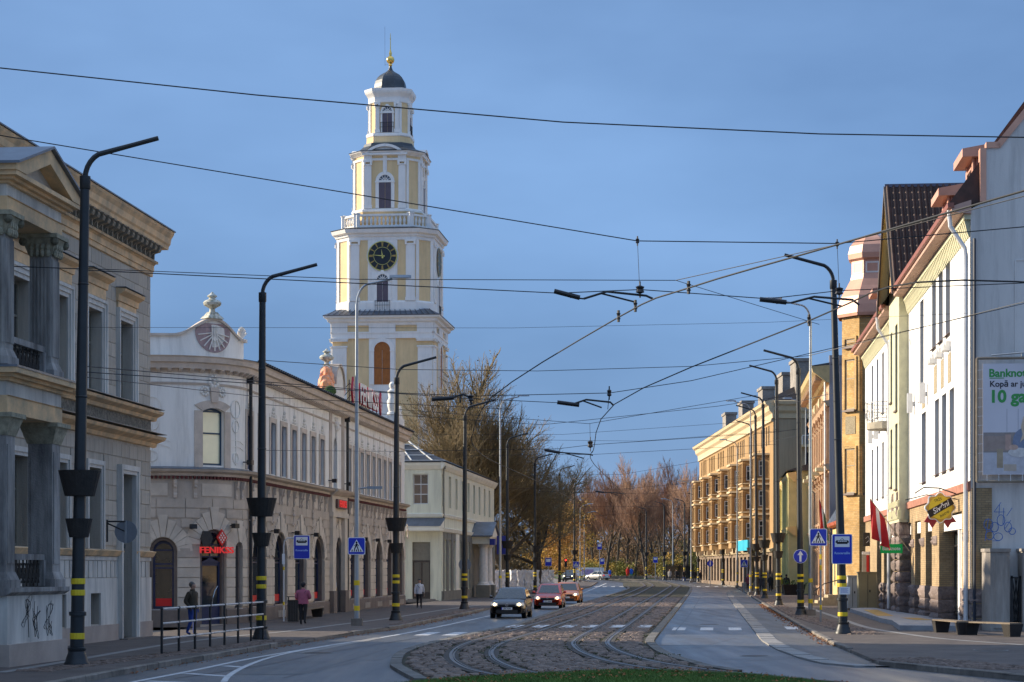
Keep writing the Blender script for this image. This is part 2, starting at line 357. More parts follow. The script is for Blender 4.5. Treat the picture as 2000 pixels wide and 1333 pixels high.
pavement('right_pavement', 'paved footway in front of the right buildings', kr, lambda d: max(16.9+.095*d, kr(d)+3), 30, 420, 1, [(49, 57), (62.6, 63.6), (210, 222)])
# asphalt cycle lane line and low side platform on the right
def line(mb, pts, wd, off):
    P = [gp(*p) if len(p) == 2 else V(p) for p in pts]; L_ = []; R_ = []
    for i, p in enumerate(P):
        t = (P[min(i+1, len(P)-1)]-P[max(i-1, 0)]); t.z = 0; t.normalize(); nrm = V((-t.y, t.x, 0))*wd/2
        L_.append(p+nrm+V((0, 0, off))); R_.append(p-nrm+V((0, 0, off)))
    n = len(P); mb.add(L_+R_, [(i, i+1, n+i+1, n+i) for i in range(n-1)]); return mb
mk = tag(MB().build('road_markings', M_white), 'white painted lines and crossing bars', None, None, 'structure')
def smooth(pts, k=6):
    P = [V(p) for p in pts]; out = []
    for i in range(len(P)-1):
        p0, p1, p2, p3 = P[max(i-1, 0)], P[i], P[i+1], P[min(i+2, len(P)-1)]
        for j in range(k):
            t = j/k; out.append(.5*((2*p1)+(p2-p0)*t+(2*p0-5*p1+4*p2-p3)*t*t+(3*p1-p0-3*p2+p3)*t**3))
    return out+[P[-1]]
def smline(pts, wd, off, name='painted_line', m=None): 
    P = smooth([gp(*p) for p in pts]); return line(MB(), [tuple(p) for p in P], wd, off).build(name, m or M_white, mk)
smline([(258, 1333), (364, 1313), (500, 1285), (650, 1260), (800, 1236), (962, 1202), (1010, 1190)], .16, .005)
smline([(437, 1333), (448, 1320), (476, 1304), (518, 1288), (570, 1275), (640, 1262.5)], .14, .0085)
for a, b in (((436, 1301), (476, 1304)), ((364, 1316), (450, 1322)), ((285, 1331), (420, 1336))):
    line(MB(), [a, b], .3, .0055).build('hatch_bar', M_white, mk)
smline([(590, 1276), (650, 1264), (742, 1246)], .35, .0075, m=M_strip)
smline([(1184, 1140), (1160, 1150), (1136, 1160)], .22, .006)
# zebra crossing bars near and far
for px in (827, 880, 932): 
    p = gp(px, 1238.5); line(MB(), [(p.x-.02, p.y-1.9, 0), (p.x+.36, p.y+1.9, 0)], .5, .006).build('crossing_bar', M_white, mk)
for px in (1326, 1380, 1435, 1546):
    p = gp(px, 1229); line(MB(), [(p.x-.18, p.y-1.9, 0), (p.x+.2, p.y+1.9, 0)], .5, .006 if px < 1500 else .042).build('crossing_bar', M_white, mk)
for px in (1005, 1055, 1110, 1152, 1206, 1259):
    p = gp(px, 1229); line(MB(), [(p.x-.18, p.y-1.8, 0), (p.x+.2, p.y+1.8, 0)], .5, .112).build('crossing_bar', M_white, mk)
for x in [9.2+i*1.05 for i in range(5)]+[23+i*1.1 for i in range(4)]:
    line(MB(), [(x, 252, zg(252)), (x+.4, 257, zg(257))], .5, .008).build('crossing_bar', M_white, mk)
# footway guide line (pale slabs) left and right
for nm, pts in (('left', [(0, 1325), (130, 1302), (320, 1268), (440, 1252), (560, 1240), (640, 1229), (760, 1213), (870, 1195), (935, 1186)]), ('right', [(2000, 1268), (1850, 1256), (1760, 1244), (1690, 1231), (1640, 1213), (1600, 1199), (1560, 1184)])):
    P = smooth([gp(*p) for p in pts]); o = line(MB(), [tuple(p) for p in P], .28, .121).build('guide_line', M_strip, mk)
# tram bed
bed = tag(ribbon(MB(), bl, br, BL[0][0]-2, 520, .045, 1.0, 6).build('tram_bed', M_soil), 'cobbled tram bed between the two carriageways', None, None, 'structure')
GE = dx([(800, 1337), (880, 1325), (1000, 1318), (1120, 1312), (1300, 1307), (1450, 1312)])
random.seed(3)
def kerbrun(edge, side, d0, d1):
    pts = smooth([V((x, d, 0)) for d, x in edge if d <= d1+40], 8); L_ = 0; seg = [pts[0]]
    acc = []
    for a, b in zip(pts, pts[1:]):
        n = max(1, int((b-a).length/.12)); acc += [a+(b-a)*i/n for i in range(n)]
    i = 0
    while i < len(acc)-1 and acc[i].y < d1:
        j = i; s = 0
        tgt = .9 if acc[i].y < 110 else 2.6
        while j < len(acc)-1 and s < tgt: s += (acc[j+1]-acc[j]).length; j += 1
        sub = acc[i:j+1]
        if len(sub) < 2: break
        Lq = []; Rq = []
        for k, p in enumerate(sub):
            t = (sub[min(k+1, len(sub)-1)]-sub[max(k-1, 0)]).normalized(); nr = V((-t.y, t.x, 0))*side; q = p-t*(.01 if k == len(sub)-1 else 0)
            Lq.append(q+V((0, 0, zg(p.y)))); Rq.append(q+nr*.28+V((0, 0, zg(p.y))))
        if len(Lq) > 5: ix = [0, len(Lq)//3, 2*len(Lq)//3, len(Lq)-1]; Lq = [Lq[a] for a in ix]; Rq = [Rq[a] for a in ix]
        n = len(Lq); q = MB(); up = V((0, 0, .085)); dn = V((0, 0, -.05))
        q.add([p+dn for p in Lq]+[p+up for p in Lq]+[p+up for p in Rq]+[p+dn for p in Rq],
              [(k, k+1, n+k+1, n+k) for k in range(n-1)]+[(n+k, n+k+1, 2*n+k+1, 2*n+k) for k in range(n-1)]+[(2*n+k, 2*n+k+1, 3*n+k+1, 3*n+k) for k in range(n-1)]+[(0, n, 2*n, 3*n), (n-1, 4*n-1, 3*n-1, 2*n-1)])
        me = q.mesh('kerb_stone', M_bedk); fixn(me); inst('kerb_stone', me, bed, (0, 0, random.uniform(-.006, .006))); i = j
kerbrun(BL, -1, 40, 250); kerbrun(BR, 1, 40, 250)
def gedge(x): return interp([(-6.5, 30), (-2.6, 38.5)]+[(p.x, p.y) for p in [gp(880, 1337), gp(1000, 1330), gp(1120, 1324), gp(1206, 1320), gp(1300, 1321), gp(1450, 1328), gp(1560, 1338), gp(1640, 1350)]]+[(8.5, 34)], x)
# rails
RP = [[(936, 1324), (887, 1302), (876, 1287), (887, 1274), (925, 1257), (1000, 1237), (1075, 1214), (1150, 1190), (1249, 1149)],
      [(1019, 1317), (977, 1299), (965, 1280), (977, 1265), (1019, 1248), (1075, 1229), (1150, 1201), (1225, 1169), (1272, 1149)],
      [(1206, 1305), (1142, 1284), (1116, 1267), (1124, 1252), (1161, 1231), (1225, 1197.5), (1262, 1175), (1306, 1147.5)],
      [(1304, 1306), (1225, 1284), (1193, 1265), (1195, 1254), (1225, 1229), (1262, 1197), (1300, 1167), (1326, 1147.5)]]
TRK = []
for k in (0, 2):
    A = smooth([gp(*p) for p in RP[k]], 10); B = smooth([gp(*p) for p in RP[k+1]], 10)
    # centre line through the middle of both rails, extended both ways
    def xat(P, d):
        for a, b in zip(P, P[1:]):
            if a.y <= d <= b.y: return a.x+(b.x-a.x)*(d-a.y)/max(b.y-a.y, 1e-6)
        return None
    C = []
    for d in (46, 48, 50, 52, 55, 58, 62, 66, 70, 76, 84, 94, 106, 120, 140, 165, 190, 215, 235):
        a, b = xat(A, d), xat(B, d)
        if a is not None and b is not None: C.append(V(((a+b)/2, d, 0)))
    dn = C[0]; t = (C[0]-C[1]).normalized()
    near = []
    # the near end swings off to the right
    ang = math.atan2(t.y, t.x); p = dn.copy()
    for i in range(14):
        ang += .085 if k == 0 else .07; p = p+V((math.cos(ang), math.sin(ang), 0))*2.0; near.append(p.copy())
    off = 0 if k == 0 else 3.3
    far = [V((17.5+off, 262, 0)), V((19.0+off*.9, 300, 0)), V((18.0+off*.9, 330, 0)), V((12.5+off, 380, 0)), V((3.5+off, 440, 0)), V((-5+off, 500, 0))]
    TRK.append(smooth(near[::-1]+C+far, 5))
for k, T in enumerate(TRK):
    for s in (-.53, .53):
        P = []
        for i, p in enumerate(T):
            t = (T[min(i+1, len(T)-1)]-T[max(i-1, 0)]).normalized(); P.append(V((p.x-t.y*s, p.y+t.x*s, zg(p.y))))
        P = [p for p in P if p.y > gedge(p.x)-.4]
        mb = MB(); n = len(P); sg = 1 if s > 0 else -1
        def off(i, o, z):
            t = (P[min(i+1, n-1)]-P[max(i-1, 0)]); t.z = 0; t.normalize(); return P[i]+V((-t.y*o, t.x*o, z))
        # grooved tram rail: running head, groove, guard lip, and a worn concrete edge beside it
        for (a, b, z0, z1, mi) in ((-.055, .02, .03, .098, 1), (.02, .055, .03, .07, 0), (.055, .085, .03, .096, 1), (-.20, -.06, .02, .088, 2), (.09, .19, .02, .086, 2)):
            mb.mi = mi; a *= -sg; b *= -sg
            if a > b: a, b = b, a
            vs = [off(i, a, z0) for i in range(n)]+[off(i, a, z1) for i in range(n)]+[off(i, b, z1) for i in range(n)]+[off(i, b, z0) for i in range(n)]
            mb.add(vs, [(j*n+i, (j+1)*n+i, (j+1)*n+i+1, j*n+i+1) for j in range(3) for i in range(n-1)])
        tag(mb.build('tram_rail', [M_rail, M_railtop, mat('rail_edge_concrete', (.06, .052, .045), .85, .35, 4, .3, 40)]), ['left', 'right'][k]+' tram track, '+['left', 'right'][int(s < 0)]+' steel rail curving through the cobbles', 'rail', 'tram rails')
# cobbles: the largest 300 one by one, the rest as one mass
random.seed(11)
cob = []
for v in range(6):
    q = MB(); a, b, h = random.uniform(.12, .15), random.uniform(.09, .12), random.uniform(.045, .085)
    j = lambda: random.uniform(-.012, .012)
    r0 = [(-a+j(), -b+j(), 0), (a+j(), -b+j(), 0), (a+j(), b+j(), 0), (-a+j(), b+j(), 0)]
    r1 = [(x*.96, y*.96, h*.6) for x, y, z in r0]; r2 = [(x*.62, y*.62, h+j()*.5) for x, y, z in r0]
    q.loft([r0, r1, r2]); cob.append(q)
cm = [q.mesh('cobble', M_stone) for q in cob]
spots = []
def trackdist(x, d):
    best = 9
    for T in TRK:
        for p in T[::2]:
            if abs(p.y-d) < 2.0: best = min(best, abs(math.hypot(p.x-x, p.y-d)))
    return best
d = 41.0
TX = []
for T in TRK:
    pass
def railgap(x, d):
    for R in RAILX:
        for a in R:
            if abs(a.y-d) < .8 and abs(a.x-x) < .30 and (a-V((x, d, 0))).length < .34: return True
    return False
RAILX = []
for T in TRK:
    for s in (-.53, .53):
        R = []
        for a, b in zip(T, T[1:]):
            n = max(1, int((b-a).length/.25)); t = (b-a).normalized()
            R += [V((p.x-t.y*s, p.y+t.x*s, 0)) for p in [a+(b-a)*i/n for i in range(n)] if 38 < p.y < 180]
        RAILX.append(R)
BK = {}
for R in RAILX:
    for p in R: BK.setdefault((int(p.x//.5), int(p.y//.5)), []).append(p)
def nearrail(x, d):
    i, j = int(x//.5), int(d//.5)
    for a in (i-1, i, i+1):
        for b in (j-1, j, j+1):
            for p in BK.get((a, b), ()):
                if (p.x-x)**2+(p.y-d)**2 < .085: return True
    return False
while d < 165:
    row = .26 if d < 95 else .36; cw = .31 if d < 95 else .42
    x = bl(d)+.48+random.uniform(0, .2); xe = br(d)-.48
    if d < 47: x = max(x, -9)
    while x < xe:
        if not nearrail(x, d): spots.append((x, d, cw/.31))
        x += cw*random.uniform(.9, 1.12)
    d += row
near_s = [s for s in spots if s[1] > gedge(s[0])-.3]
near_s.sort(key=lambda s: s[1])
mass = MB()
def jit(s): return (s[0]+random.uniform(-.02, .02), s[1]+random.uniform(-.02, .02), zg(s[1])+.035+random.uniform(-.014, .014))
for i, s in enumerate(near_s):
    if random.random() < .02: continue
    if i < 290:
        inst('cobble', random.choice(cm), bed, jit(s), (random.uniform(-.05, .05), random.uniform(-.05, .05), random.uniform(-.2, .2)), (1, 1, 1))
    else:
        q = random.choice(cob); p = jit(s); a = random.uniform(-.2, .2); c, n_ = math.cos(a), math.sin(a); k = s[2]
        mass.add([(p[0]+(v[0]*c-v[1]*n_)*k, p[1]+(v[0]*n_+v[1]*c)*k, p[2]+v[2]) for v in q.v], q.f)
tag(mass.build('cobbles', mat('cobble_mass', (.155, .11, .084), .65, .75, 3.6, .4, 30), bed), None, None, None, 'stuff')
# rough cobbled verge strips under the poles
verge = MB()
for (pa, pb, w0) in (((60, 1322), (546, 1258), .75), ((1690, 1246), (1575, 1212), 1.1), ((1760, 1296), (2000, 1318), 1.5), ((770, 1226), (935, 1192), .6), ((1560, 1210), (1480, 1166), .7)):
    A, B = gp(*pa), gp(*pb); t = (B-A); L_ = t.length; t.normalize(); nr = V((-t.y, t.x, 0)); s = 0
    while s < L_:
        o = -w0/2
        while o < w0/2:
            p = A+t*s+nr*o; q = random.choice(cob); a = random.uniform(0, 3); c, n_ = math.cos(a), math.sin(a); k = random.uniform(.6, 1)
            verge.add([(p.x+(v[0]*c-v[1]*n_)*k, p.y+(v[0]*n_+v[1]*c)*k, zg(p.y)+.095+v[2]*.75*k+random.uniform(-.01, .01)) for v in q.v], q.f); o += .2
        s += .2
tag(verge.build('verge_cobbles', mat('verge_stone', (.14, .10, .08), .8, .6, 5, .4, 30)), 'rough cobbles set round the pole bases along the kerbs', None, None, 'stuff')
# grass in the foreground and moss tufts between rails
M_grass = mat('grass', (.10, .17, .025), .75, .4, 1.6, col2=(.045, .085, .014))
gb = MB(); GEx = sorted((x, d) for d, x in GE)
n = 60; xs_ = [-6.5+15*i/n for i in range(n+1)]
gb.add([(x, gedge(x)+.15, .085) for x in xs_]+[(x, 24, .10) for x in xs_], [(i, n+1+i, n+2+i, i+1) for i in range(n)])
random.seed(5)
for i in range(75000):
    x = random.uniform(-5.5, 8.2); e = gedge(x); d = e-(random.random()**1.5)*5.5+random.uniform(-.1, .25)
    if d < 38: continue
    h = random.uniform(.02, .075); a = random.uniform(0, 6.3); wv = .009; lx, ly = random.gauss(0, .04), random.gauss(0, .04); c, s_ = math.cos(a)*wv, math.sin(a)*wv
    zq_ = .085; gb.add([(x-c, d-s_, zq_), (x+c, d+s_, zq_), (x+lx, d+ly, zq_+.02+h)], [(0, 1, 2)])
tag(gb.build('grass', M_grass), 'green grass in the foreground at the end of the cobbled tram bed', None, None, 'stuff')
ms = MB()
for i in range(9000):
    R = random.choice(RAILX); p = random.choice(R); 
    if p.y > 130 or p.y < 46: continue
    if math.sin(p.y*.7+p.x*2)+random.uniform(-1, 1) < .2: continue
    o = random.choice((-.3, .3))+random.gauss(0, .07); x = p.x+o; d = p.y+random.uniform(-.2, .2); h = random.uniform(.01, .05); a = random.uniform(0, 6.3); c, s_ = math.cos(a)*.02, math.sin(a)*.02
    z = zg(d)+.075; ms.add([(x-c, d-s_, z), (x+c, d+s_, z), (x+random.gauss(0, .02), d, z+h)], [(0, 1, 2)])
for i in range(70):
    T = random.choice(TRK); p = random.choice([q for q in T if 50 < q.y < 150]); cx = p.x+random.uniform(-1.6, 1.6)
    for j in range(60):
        x = cx+random.gauss(0, .18); d = p.y+random.gauss(0, .5); h = random.uniform(.01, .045); a = random.uniform(0, 6.3); c, s_ = math.cos(a)*.03, math.sin(a)*.03
        z = zg(d)+.075; ms.add([(x-c, d-s_, z), (x+c, d+s_, z), (x+random.gauss(0, .02), d, z+h)], [(0, 1, 2)])
tag(ms.build('weeds', mat('weeds', (.06, .075, .02), .8, .5, 3)), 'moss and weeds growing between the cobbles beside the rails', None, None, 'stuff')
lv = MB()
for i in range(1400):
    d = random.uniform(90, 135) if random.random() < .75 else random.uniform(60, 90); x = kr(d)-abs(random.gauss(0, .22))+.1; a = random.uniform(0, 6.3); r = random.uniform(.03, .06)
    lv.add([(x+r*math.cos(a+k*PI/2), d+r*math.sin(a+k*PI/2), zg(d)+.045+random.uniform(0, .03)+(.02 if k % 2 else 0)) for k in range(4)], [(0, 1, 2, 3)])
for i in range(420):
    x = random.uniform(-2, 6.5); d = gedge(x)+random.uniform(-3, 1.2); a = random.uniform(0, 6.3); r = random.uniform(.02, .045)
    lv.add([(x+r*math.cos(a+k*PI/2), d+r*math.sin(a+k*PI/2), .125+random.uniform(0, .03)+(.02 if k % 2 else 0)) for k in range(4)], [(0, 1, 2, 3)])
for i in range(500):
    d = random.uniform(45, 112); x = kl(d)+abs(random.gauss(0, .2)); a = random.uniform(0, 6.3); r = random.uniform(.02, .045)
    lv.add([(x+r*math.cos(a+k*PI/2), d+r*math.sin(a+k*PI/2), .012+random.uniform(0, .02)+(.015 if k % 2 else 0)) for k in range(4)], [(0, 1, 2, 3)])
tag(lv.build('fallen_leaves', mat('fallen_leaf', (.30, .11, .03), .8, .5, 6)), 'orange fallen leaves along both gutters and on the foreground grass', None, None, 'stuff')

# repairs, tar seams and covers in the asphalt
M_pat = asphalt('asphalt_patch_dark', (.085, .085, .088), .3, .55); M_tar = mat('tar_seam', (.03, .03, .032), .4, .3, 4); M_cov = mat('cast_iron_cover', (.09, .07, .06), .6, .3, 8, .6, 40, metal=.4)
random.seed(31)
for (a, b, wd) in (((520, 1318), (640, 1292), 1.6), ((700, 1290), (745, 1272), 1.2), ((870, 1225), (905, 1217), 1.4), ((1330, 1262), (1395, 1247), 1.5), ((1400, 1205), (1412, 1188), 1.8), ((1450, 1290), (1545, 1283), 1.3)):
    line(MB(), [a, b], wd, .0045).build('asphalt_patch', M_pat, ROAD)
for pts in (((350, 1326), (520, 1300), (660, 1272), (820, 1246)), ((560, 1325), (690, 1290), (760, 1268)), ((1310, 1240), (1350, 1200), (1368, 1165)), ((1330, 1268), (1420, 1262), (1480, 1266)), ((1320, 1196), (1440, 1199)), ((1345, 1185), (1430, 1184)), ((1420, 1305), (1550, 1300), (1700, 1312)), ((930, 1214), (1040, 1189), (1090, 1172))):
    P = smooth([gp(*p)+V((random.uniform(-.1, .1), 0, 0)) for p in pts], 5); line(MB(), [tuple(p) for p in P], .05, .0062).build('tar_seam', M_tar, ROAD)
for (px, py, r, lb) in ((620, 1276, .38, 'round iron cover in the left lane'), (1475, 1282, .36, 'round iron cover in the right lane near the pale strip'), (1935, 1279, .42, 'round iron cover in the right footway'), (1385, 1220, .36, 'round iron cover in the right lane past the crossing')):
    p = gp(px, py); t = thing('manhole_cover', lb, 'manhole cover', p+V((0, 0, .118 if px > 1700 else .004))); MB().lathe([(r+.06, 0), (r+.06, .006), (r, .007)], 20).build('rim', M_strip, t); MB().lathe([(r, .0), (r, .009), (.001, .01)], 20).build('lid', M_cov, t)
# ------------------------------------------------------------------ left side: grey mansion with portico
RZL = math.atan2(1, .1)
M_grey = mat('grey_render', (.46, .405, .335), .9, .24, 1.2, .25, 30, rnd=.10, streak=True)
M_tan = mat('tan_stucco', (.74, .48, .25), .85, .25, 1.5, .15, 30, col2=(.42, .32, .21))
M_pale = mat('pale_stucco', (.62, .585, .53), .85, .2, 1.6, .15, 30, streak=True, col2=(.42, .40, .37))
M_dirty = mat('weathered_column', (.33, .31, .29), .9, .35, 2, .3, 25, streak=True, col2=(.09, .085, .085))
M_pink = mat('pinkish_plinth', (.42, .34, .29), .9, .15, 1, .2, 30)
M_dkroof = mat('dark_metal_roof', (.05, .055, .065), .5, .25, 1, metal=.3)
M_zinc = mat('zinc_flashing', (.16, .18, .21), .45, .25, 1.5, metal=.5)
M_wood = mat('old_window_wood', (.20, .18, .14), .7, .25, 5)
M_glass = glassmat('window_glass')
M_dark = mat('dark_interior', (.012, .012, .014), .9, .3)
M_iron = mat('dark_iron', (.02, .019, .018), .6, .3, 8)
M_door = mat('dark_green_door', (.03, .045, .045), .6, .3, 3)
M_black = mat('black_paint', (.012, .012, .014), .45, .3, 5)
mx_ = -18.85+.1*40
T = thing('grey_mansion', 'old grey mansion with tan cornices and a columned portico at the left edge', 'building', (mx_, 40, 0), RZL)
U = lambda d: (d-40)*1.005
L = U(68.1)
wd = [45.5, 48.8, 52.1, 55.4, 58.7, 62.0, 65.3]
up = [(U(d)-.68, U(d)+.68, 7.7, 10.2, 0) for d in wd]
lo = [(U(d)-.62, U(d)+.62, 2.95, 5.4, 0) for d in wd[:-1]]+[(U(65.3)-.72, U(65.3)+.72, .15, 5.35, 0)]
bs = [(U(d)-.5, U(d)+.5, .65, 1.6, 0) for d in wd[:-1]]
wall(MB(), 0, L, 0, 12.75, up+lo+bs, .42).build('wall', M_grey, T)
MB().box(.05, L-.05, .5, 13, 0, 12.7).build('interior', M_dark, T)
# end wall towards the side street and roof
MB().box(L-.04, L, .0, 13, 0, 12.75).build('end_wall', M_grey, T)
MB().add([(-.5, -.69, 13.605), (L+.64, -.69, 13.605), (L+.64, 13, 13.605), (-.5, 13, 13.605), (-.5, 6, 14.9), (L-5, 6, 14.9)], [(0, 1, 5, 4), (1, 2, 5), (2, 3, 4, 5), (3, 0, 4), (3, 2, 1, 0)]).build('roof', M_dkroof, T)
# ashlar blocks, each proud of the joint
def ashlar(T, m, u0, u1, z0, z1, bh, bw, ops, pr=.018, nm='stone_block', cache={}):
    z = z0; r = 0
    while z < z1-.1:
        h = min(bh, z1-z); u = u0-(bw/2 if r % 2 else 0)
        while u < u1:
            a, b = max(u, u0), min(u+bw, u1); segs = [(a, b)]
            for o in ops:
                if o[2] < z+h-.02 and o[3] > z+.02:
                    ns = []
                    for p, q in segs:
                        if o[1] <= p or o[0] >= q: ns.append((p, q)); continue
                        if o[0] > p: ns.append((p, o[0]))
                        if o[1] < q: ns.append((o[1], q))
                    segs = ns
            for p, q in segs:
                if q-p < .09: continue
                k = (round(q-p, 2), round(h, 2), m.name, pr)
                if k not in cache:
                    mb = MB(); W = k[0]-.022; hh = k[1]-.022; c = .014
                    mb.loft([[(.011, .01, .011), (.011+W, .01, .011), (.011+W, .01, .011+hh), (.011, .01, .011+hh)], [(.011, -pr+.004, .011), (.011+W, -pr+.004, .011), (.011+W, -pr+.004, .011+hh), (.011, -pr+.004, .011+hh)],
                             [(.011+c, -pr, .011+c), (.011+W-c, -pr, .011+c), (.011+W-c, -pr, .011+hh-c), (.011+c, -pr, .011+hh-c)]]); cache[k] = mb.mesh(nm, m)
                inst(nm, cache[k], T, (p, -random.uniform(0, .004), z))
            u += bw
        z += bh; r += 1
ua = U(51)
ashlar(T, M_grey, ua, L, 7.62, 12.05, .44, 1.02, [(o[0]-.42, o[1]+.42, 7.5, 11.05, 0) for o in up])
ashlar(T, M_grey, ua, L, 3.05, 6.3, .47, .92, [(o[0]-.3, o[1]+.3, o[2]-.2, o[3]+.3, 0) for o in lo], .03)
def cornice(T, nm, m, prof, u0, u1, nx=1, xf=None): return MB(xf).prof(prof, u0, u1, nx).build(nm, m, T)
# bands between the storeys
cornice(T, 'belt_cornice', M_tan, [(.0, 6.38), (-.10, 6.40), (-.14, 6.52), (-.40, 6.62), (-.46, 6.72), (0, 6.80)], 0, L+.42)
MB().box(0, L+.025, -.03, .0, 6.8, 7.25).build('frieze', mat('dark_frieze_relief', (.19, .17, .135), .9, .6, 9, .9, 14, col2=(.06, .055, .045)), T)
cornice(T, 'sill_cornice', M_tan, [(.0, 7.25), (-.12, 7.27), (-.16, 7.38), (-.36, 7.47), (-.40, 7.56), (0, 7.62)], 0, L+.36)
MB().box(0, L+.36, -.41, .02, 7.622, 7.64).box(0, L+.42, -.47, .02, 6.803, 6.82).build('flashing', M_zinc, T)
# main entablature
cornice(T, 'architrave', M_tan, [(0, 12.05), (-.07, 12.07), (-.07, 12.22), (-.11, 12.23), (-.11, 12.42), (-.2, 12.5), (-.2, 12.56), (0, 12.56)], 0, L+.12)
MB().box(0, L+.05, -.05, 0, 12.56, 13.02).build('modillion_band', mat('brown_band', (.13, .115, .095), .9, .3), T)
bk = MB(); bk.prof([(0, .02), (-.06, .0), (-.14, .06), (-.22, .16), (-.32, .22), (-.56, .26), (-.62, .34), (-.60, .42), (0, .42)], -.12, .12); bk.box(-.15, .15, -.66, 0, .42, .47); bk.box(-.05, .05, -.30, -.1, .02, .2); bkm = bk.mesh('bracket', mat('bracket_stone', (.27, .225, .165), .9, .35, 6, .4, 30))
u = U(46)
while u < L: inst('bracket', bkm, T, (u, -.05, 12.55), (0, 0, 0), (1, .68, 1)); u += .52
de = MB(); u = U(46)
while u < L+.1: de.box(u, u+.07, -.26, -.2, 12.47, 12.55); u += .13
de.build('dentils', M_tan, T)
cornice(T, 'cornice', M_tan, [(0, 13.025), (-.46, 13.03), (-.48, 13.14), (-.53, 13.2), (-.56, 13.38), (-.65, 13.52), (-.67, 13.6), (0, 13.6)], 0, L+.62)
MB().box(-.5, L+.66, -.71, -.55, 13.61, 13.65).build('gutter', M_zinc, T)
# window surrounds, hoods, sashes
sur = MB(); W_, H_ = .68, 2.5
for i, (a, b, y) in enumerate(((0, .12, .05), (.12, .26, .09), (.26, .36, .13))):
    sur.box(-W_-b, -W_-a, -y, .004*i, 0, H_+b); sur.box(W_+a, W_+b, -y, .004*i, 0, H_+b); sur.box(-W_-a, W_+a, -y, .004*i, H_+a, H_+b)
sur = sur.mesh('window_surround', M_pale)
hood = MB(); hood.prof([(0, 0), (-.1, .02), (-.12, .2), (-.30, .3), (-.34, .38), (0, .42)], -1.12, 1.12); hood.box(-1.0, 1.0, -.06, 0, -.3, 0); hood = hood.mesh('window_hood', M_tan)
hc = MB().box(-1.14, 1.14, -.36, .0, .42, .44).mesh('hood_flashing', M_zinc)
sur2 = MB(); H2 = 2.45; 
for i, (a, b, y) in enumerate(((0, .1, .05), (.1, .24, .09))):
    sur2.box(-.62-b, -.62-a, -y, .004*i, 0, H2+b); sur2.box(.62+a, .62+b, -y, .004*i, 0, H2+b); sur2.box(-.62-a, .62+a, -y, .004*i, H2+a, H2+b)
sur2 = sur2.mesh('window_surround', M_pale)
for d in wd[2:]:
    u = U(d); inst('window_surround', sur, T, (u, 0, 7.7)); h = inst('window_hood', hood, T, (u, 0, 10.9 if d < 65 else 10.75)); inst('hood_flashing', hc, h)
    window(T, u, .30, 7.7, 1.36, 2.5, (.5,), (.62,), .08, M_wood, M_glass)
    if d < 65:
        inst('window_surround', sur2, T, (u, 0, 2.95)); window(T, u, .30, 2.95, 1.24, 2.45, (.5,), (.64,), .08, M_wood, M_glass)
        window(T, u, .36, .65, 1.0, .95, (.5,), (), .06, M_iron, M_glass)
# lower dado: sill course, panels, base
for a, b in ((U(51), U(65.3)-.75), (U(65.3)+.75, L)):
    cornice(T, 'dado_cornice', M_tan, [(0, 2.72), (-.1, 2.74), (-.16, 2.84), (-.2, 2.9), (0, 2.94)], a, b+.1*(b == L))
    MB().box(a, b+.02*(b == L), -.05, 0, 1.95, 2.06).box(a, b, -.045, 0, 2.6, 2.72).build('dado_rail', M_pale, T)
    u = a+.08
    while u < b-.3: MB().box(u, u+.36, -.035, 0, 2.08, 2.58).build('dado_panel', M_pale, T); u += .45
    MB().box(a, b+.03*(b == L), -.09, 0, 0, .62).build('plinth', M_pink, T)
    dd = [o for o in bs if a < o[0] < b]; e = a
    for o in dd+[(b, b)]:
        MB().box(e, o[0], -.055, 0, .62, 1.95).build('base_course', M_pale, T); e = o[1]
        if o[0] < b: MB().box(o[0], o[1], -.055, 0, 1.6, 1.95).build('base_course', M_pale, T)
dr = inst('door', MB().box(-.72, .72, .30, .36, .15, 3.0).box(-.72, .72, .22, .36, 3.0, 3.14).box(-.6, -.08, .27, .3, .4, 1.3).box(.08, .6, .27, .3, .4, 1.3).box(-.6, -.08, .27, .3, 1.5, 2.8).box(.08, .6, .27, .3, 1.5, 2.8).mesh('door', M_door), T, (U(65.3), 0, 0))
window(dr, 0, .3, 3.15, 1.44, 2.2, (.5,), (.5,), .07, M_door, M_glass, name='transom_light')
for i, (a, b, y) in enumerate(((0, .12, .05), (.12, .28, .09))):
    mb = MB(); 
    for s in (-1, 1): mb.box(min(s*(.72+a), s*(.72+b)), max(s*(.72+a), s*(.72+b)), -y-.1, 0, .15, 5.35+b)
    mb.box(-.72-a, .72+a, -y-.1, 0, 5.35+a, 5.35+b).build('door_surround', M_pale, T, (U(65.3), 0, 0))
MB().box(-.95, .95, -.35, .3, 0, .15).build('doorstep', M_kerb, T, (U(65.3), 0, 0))
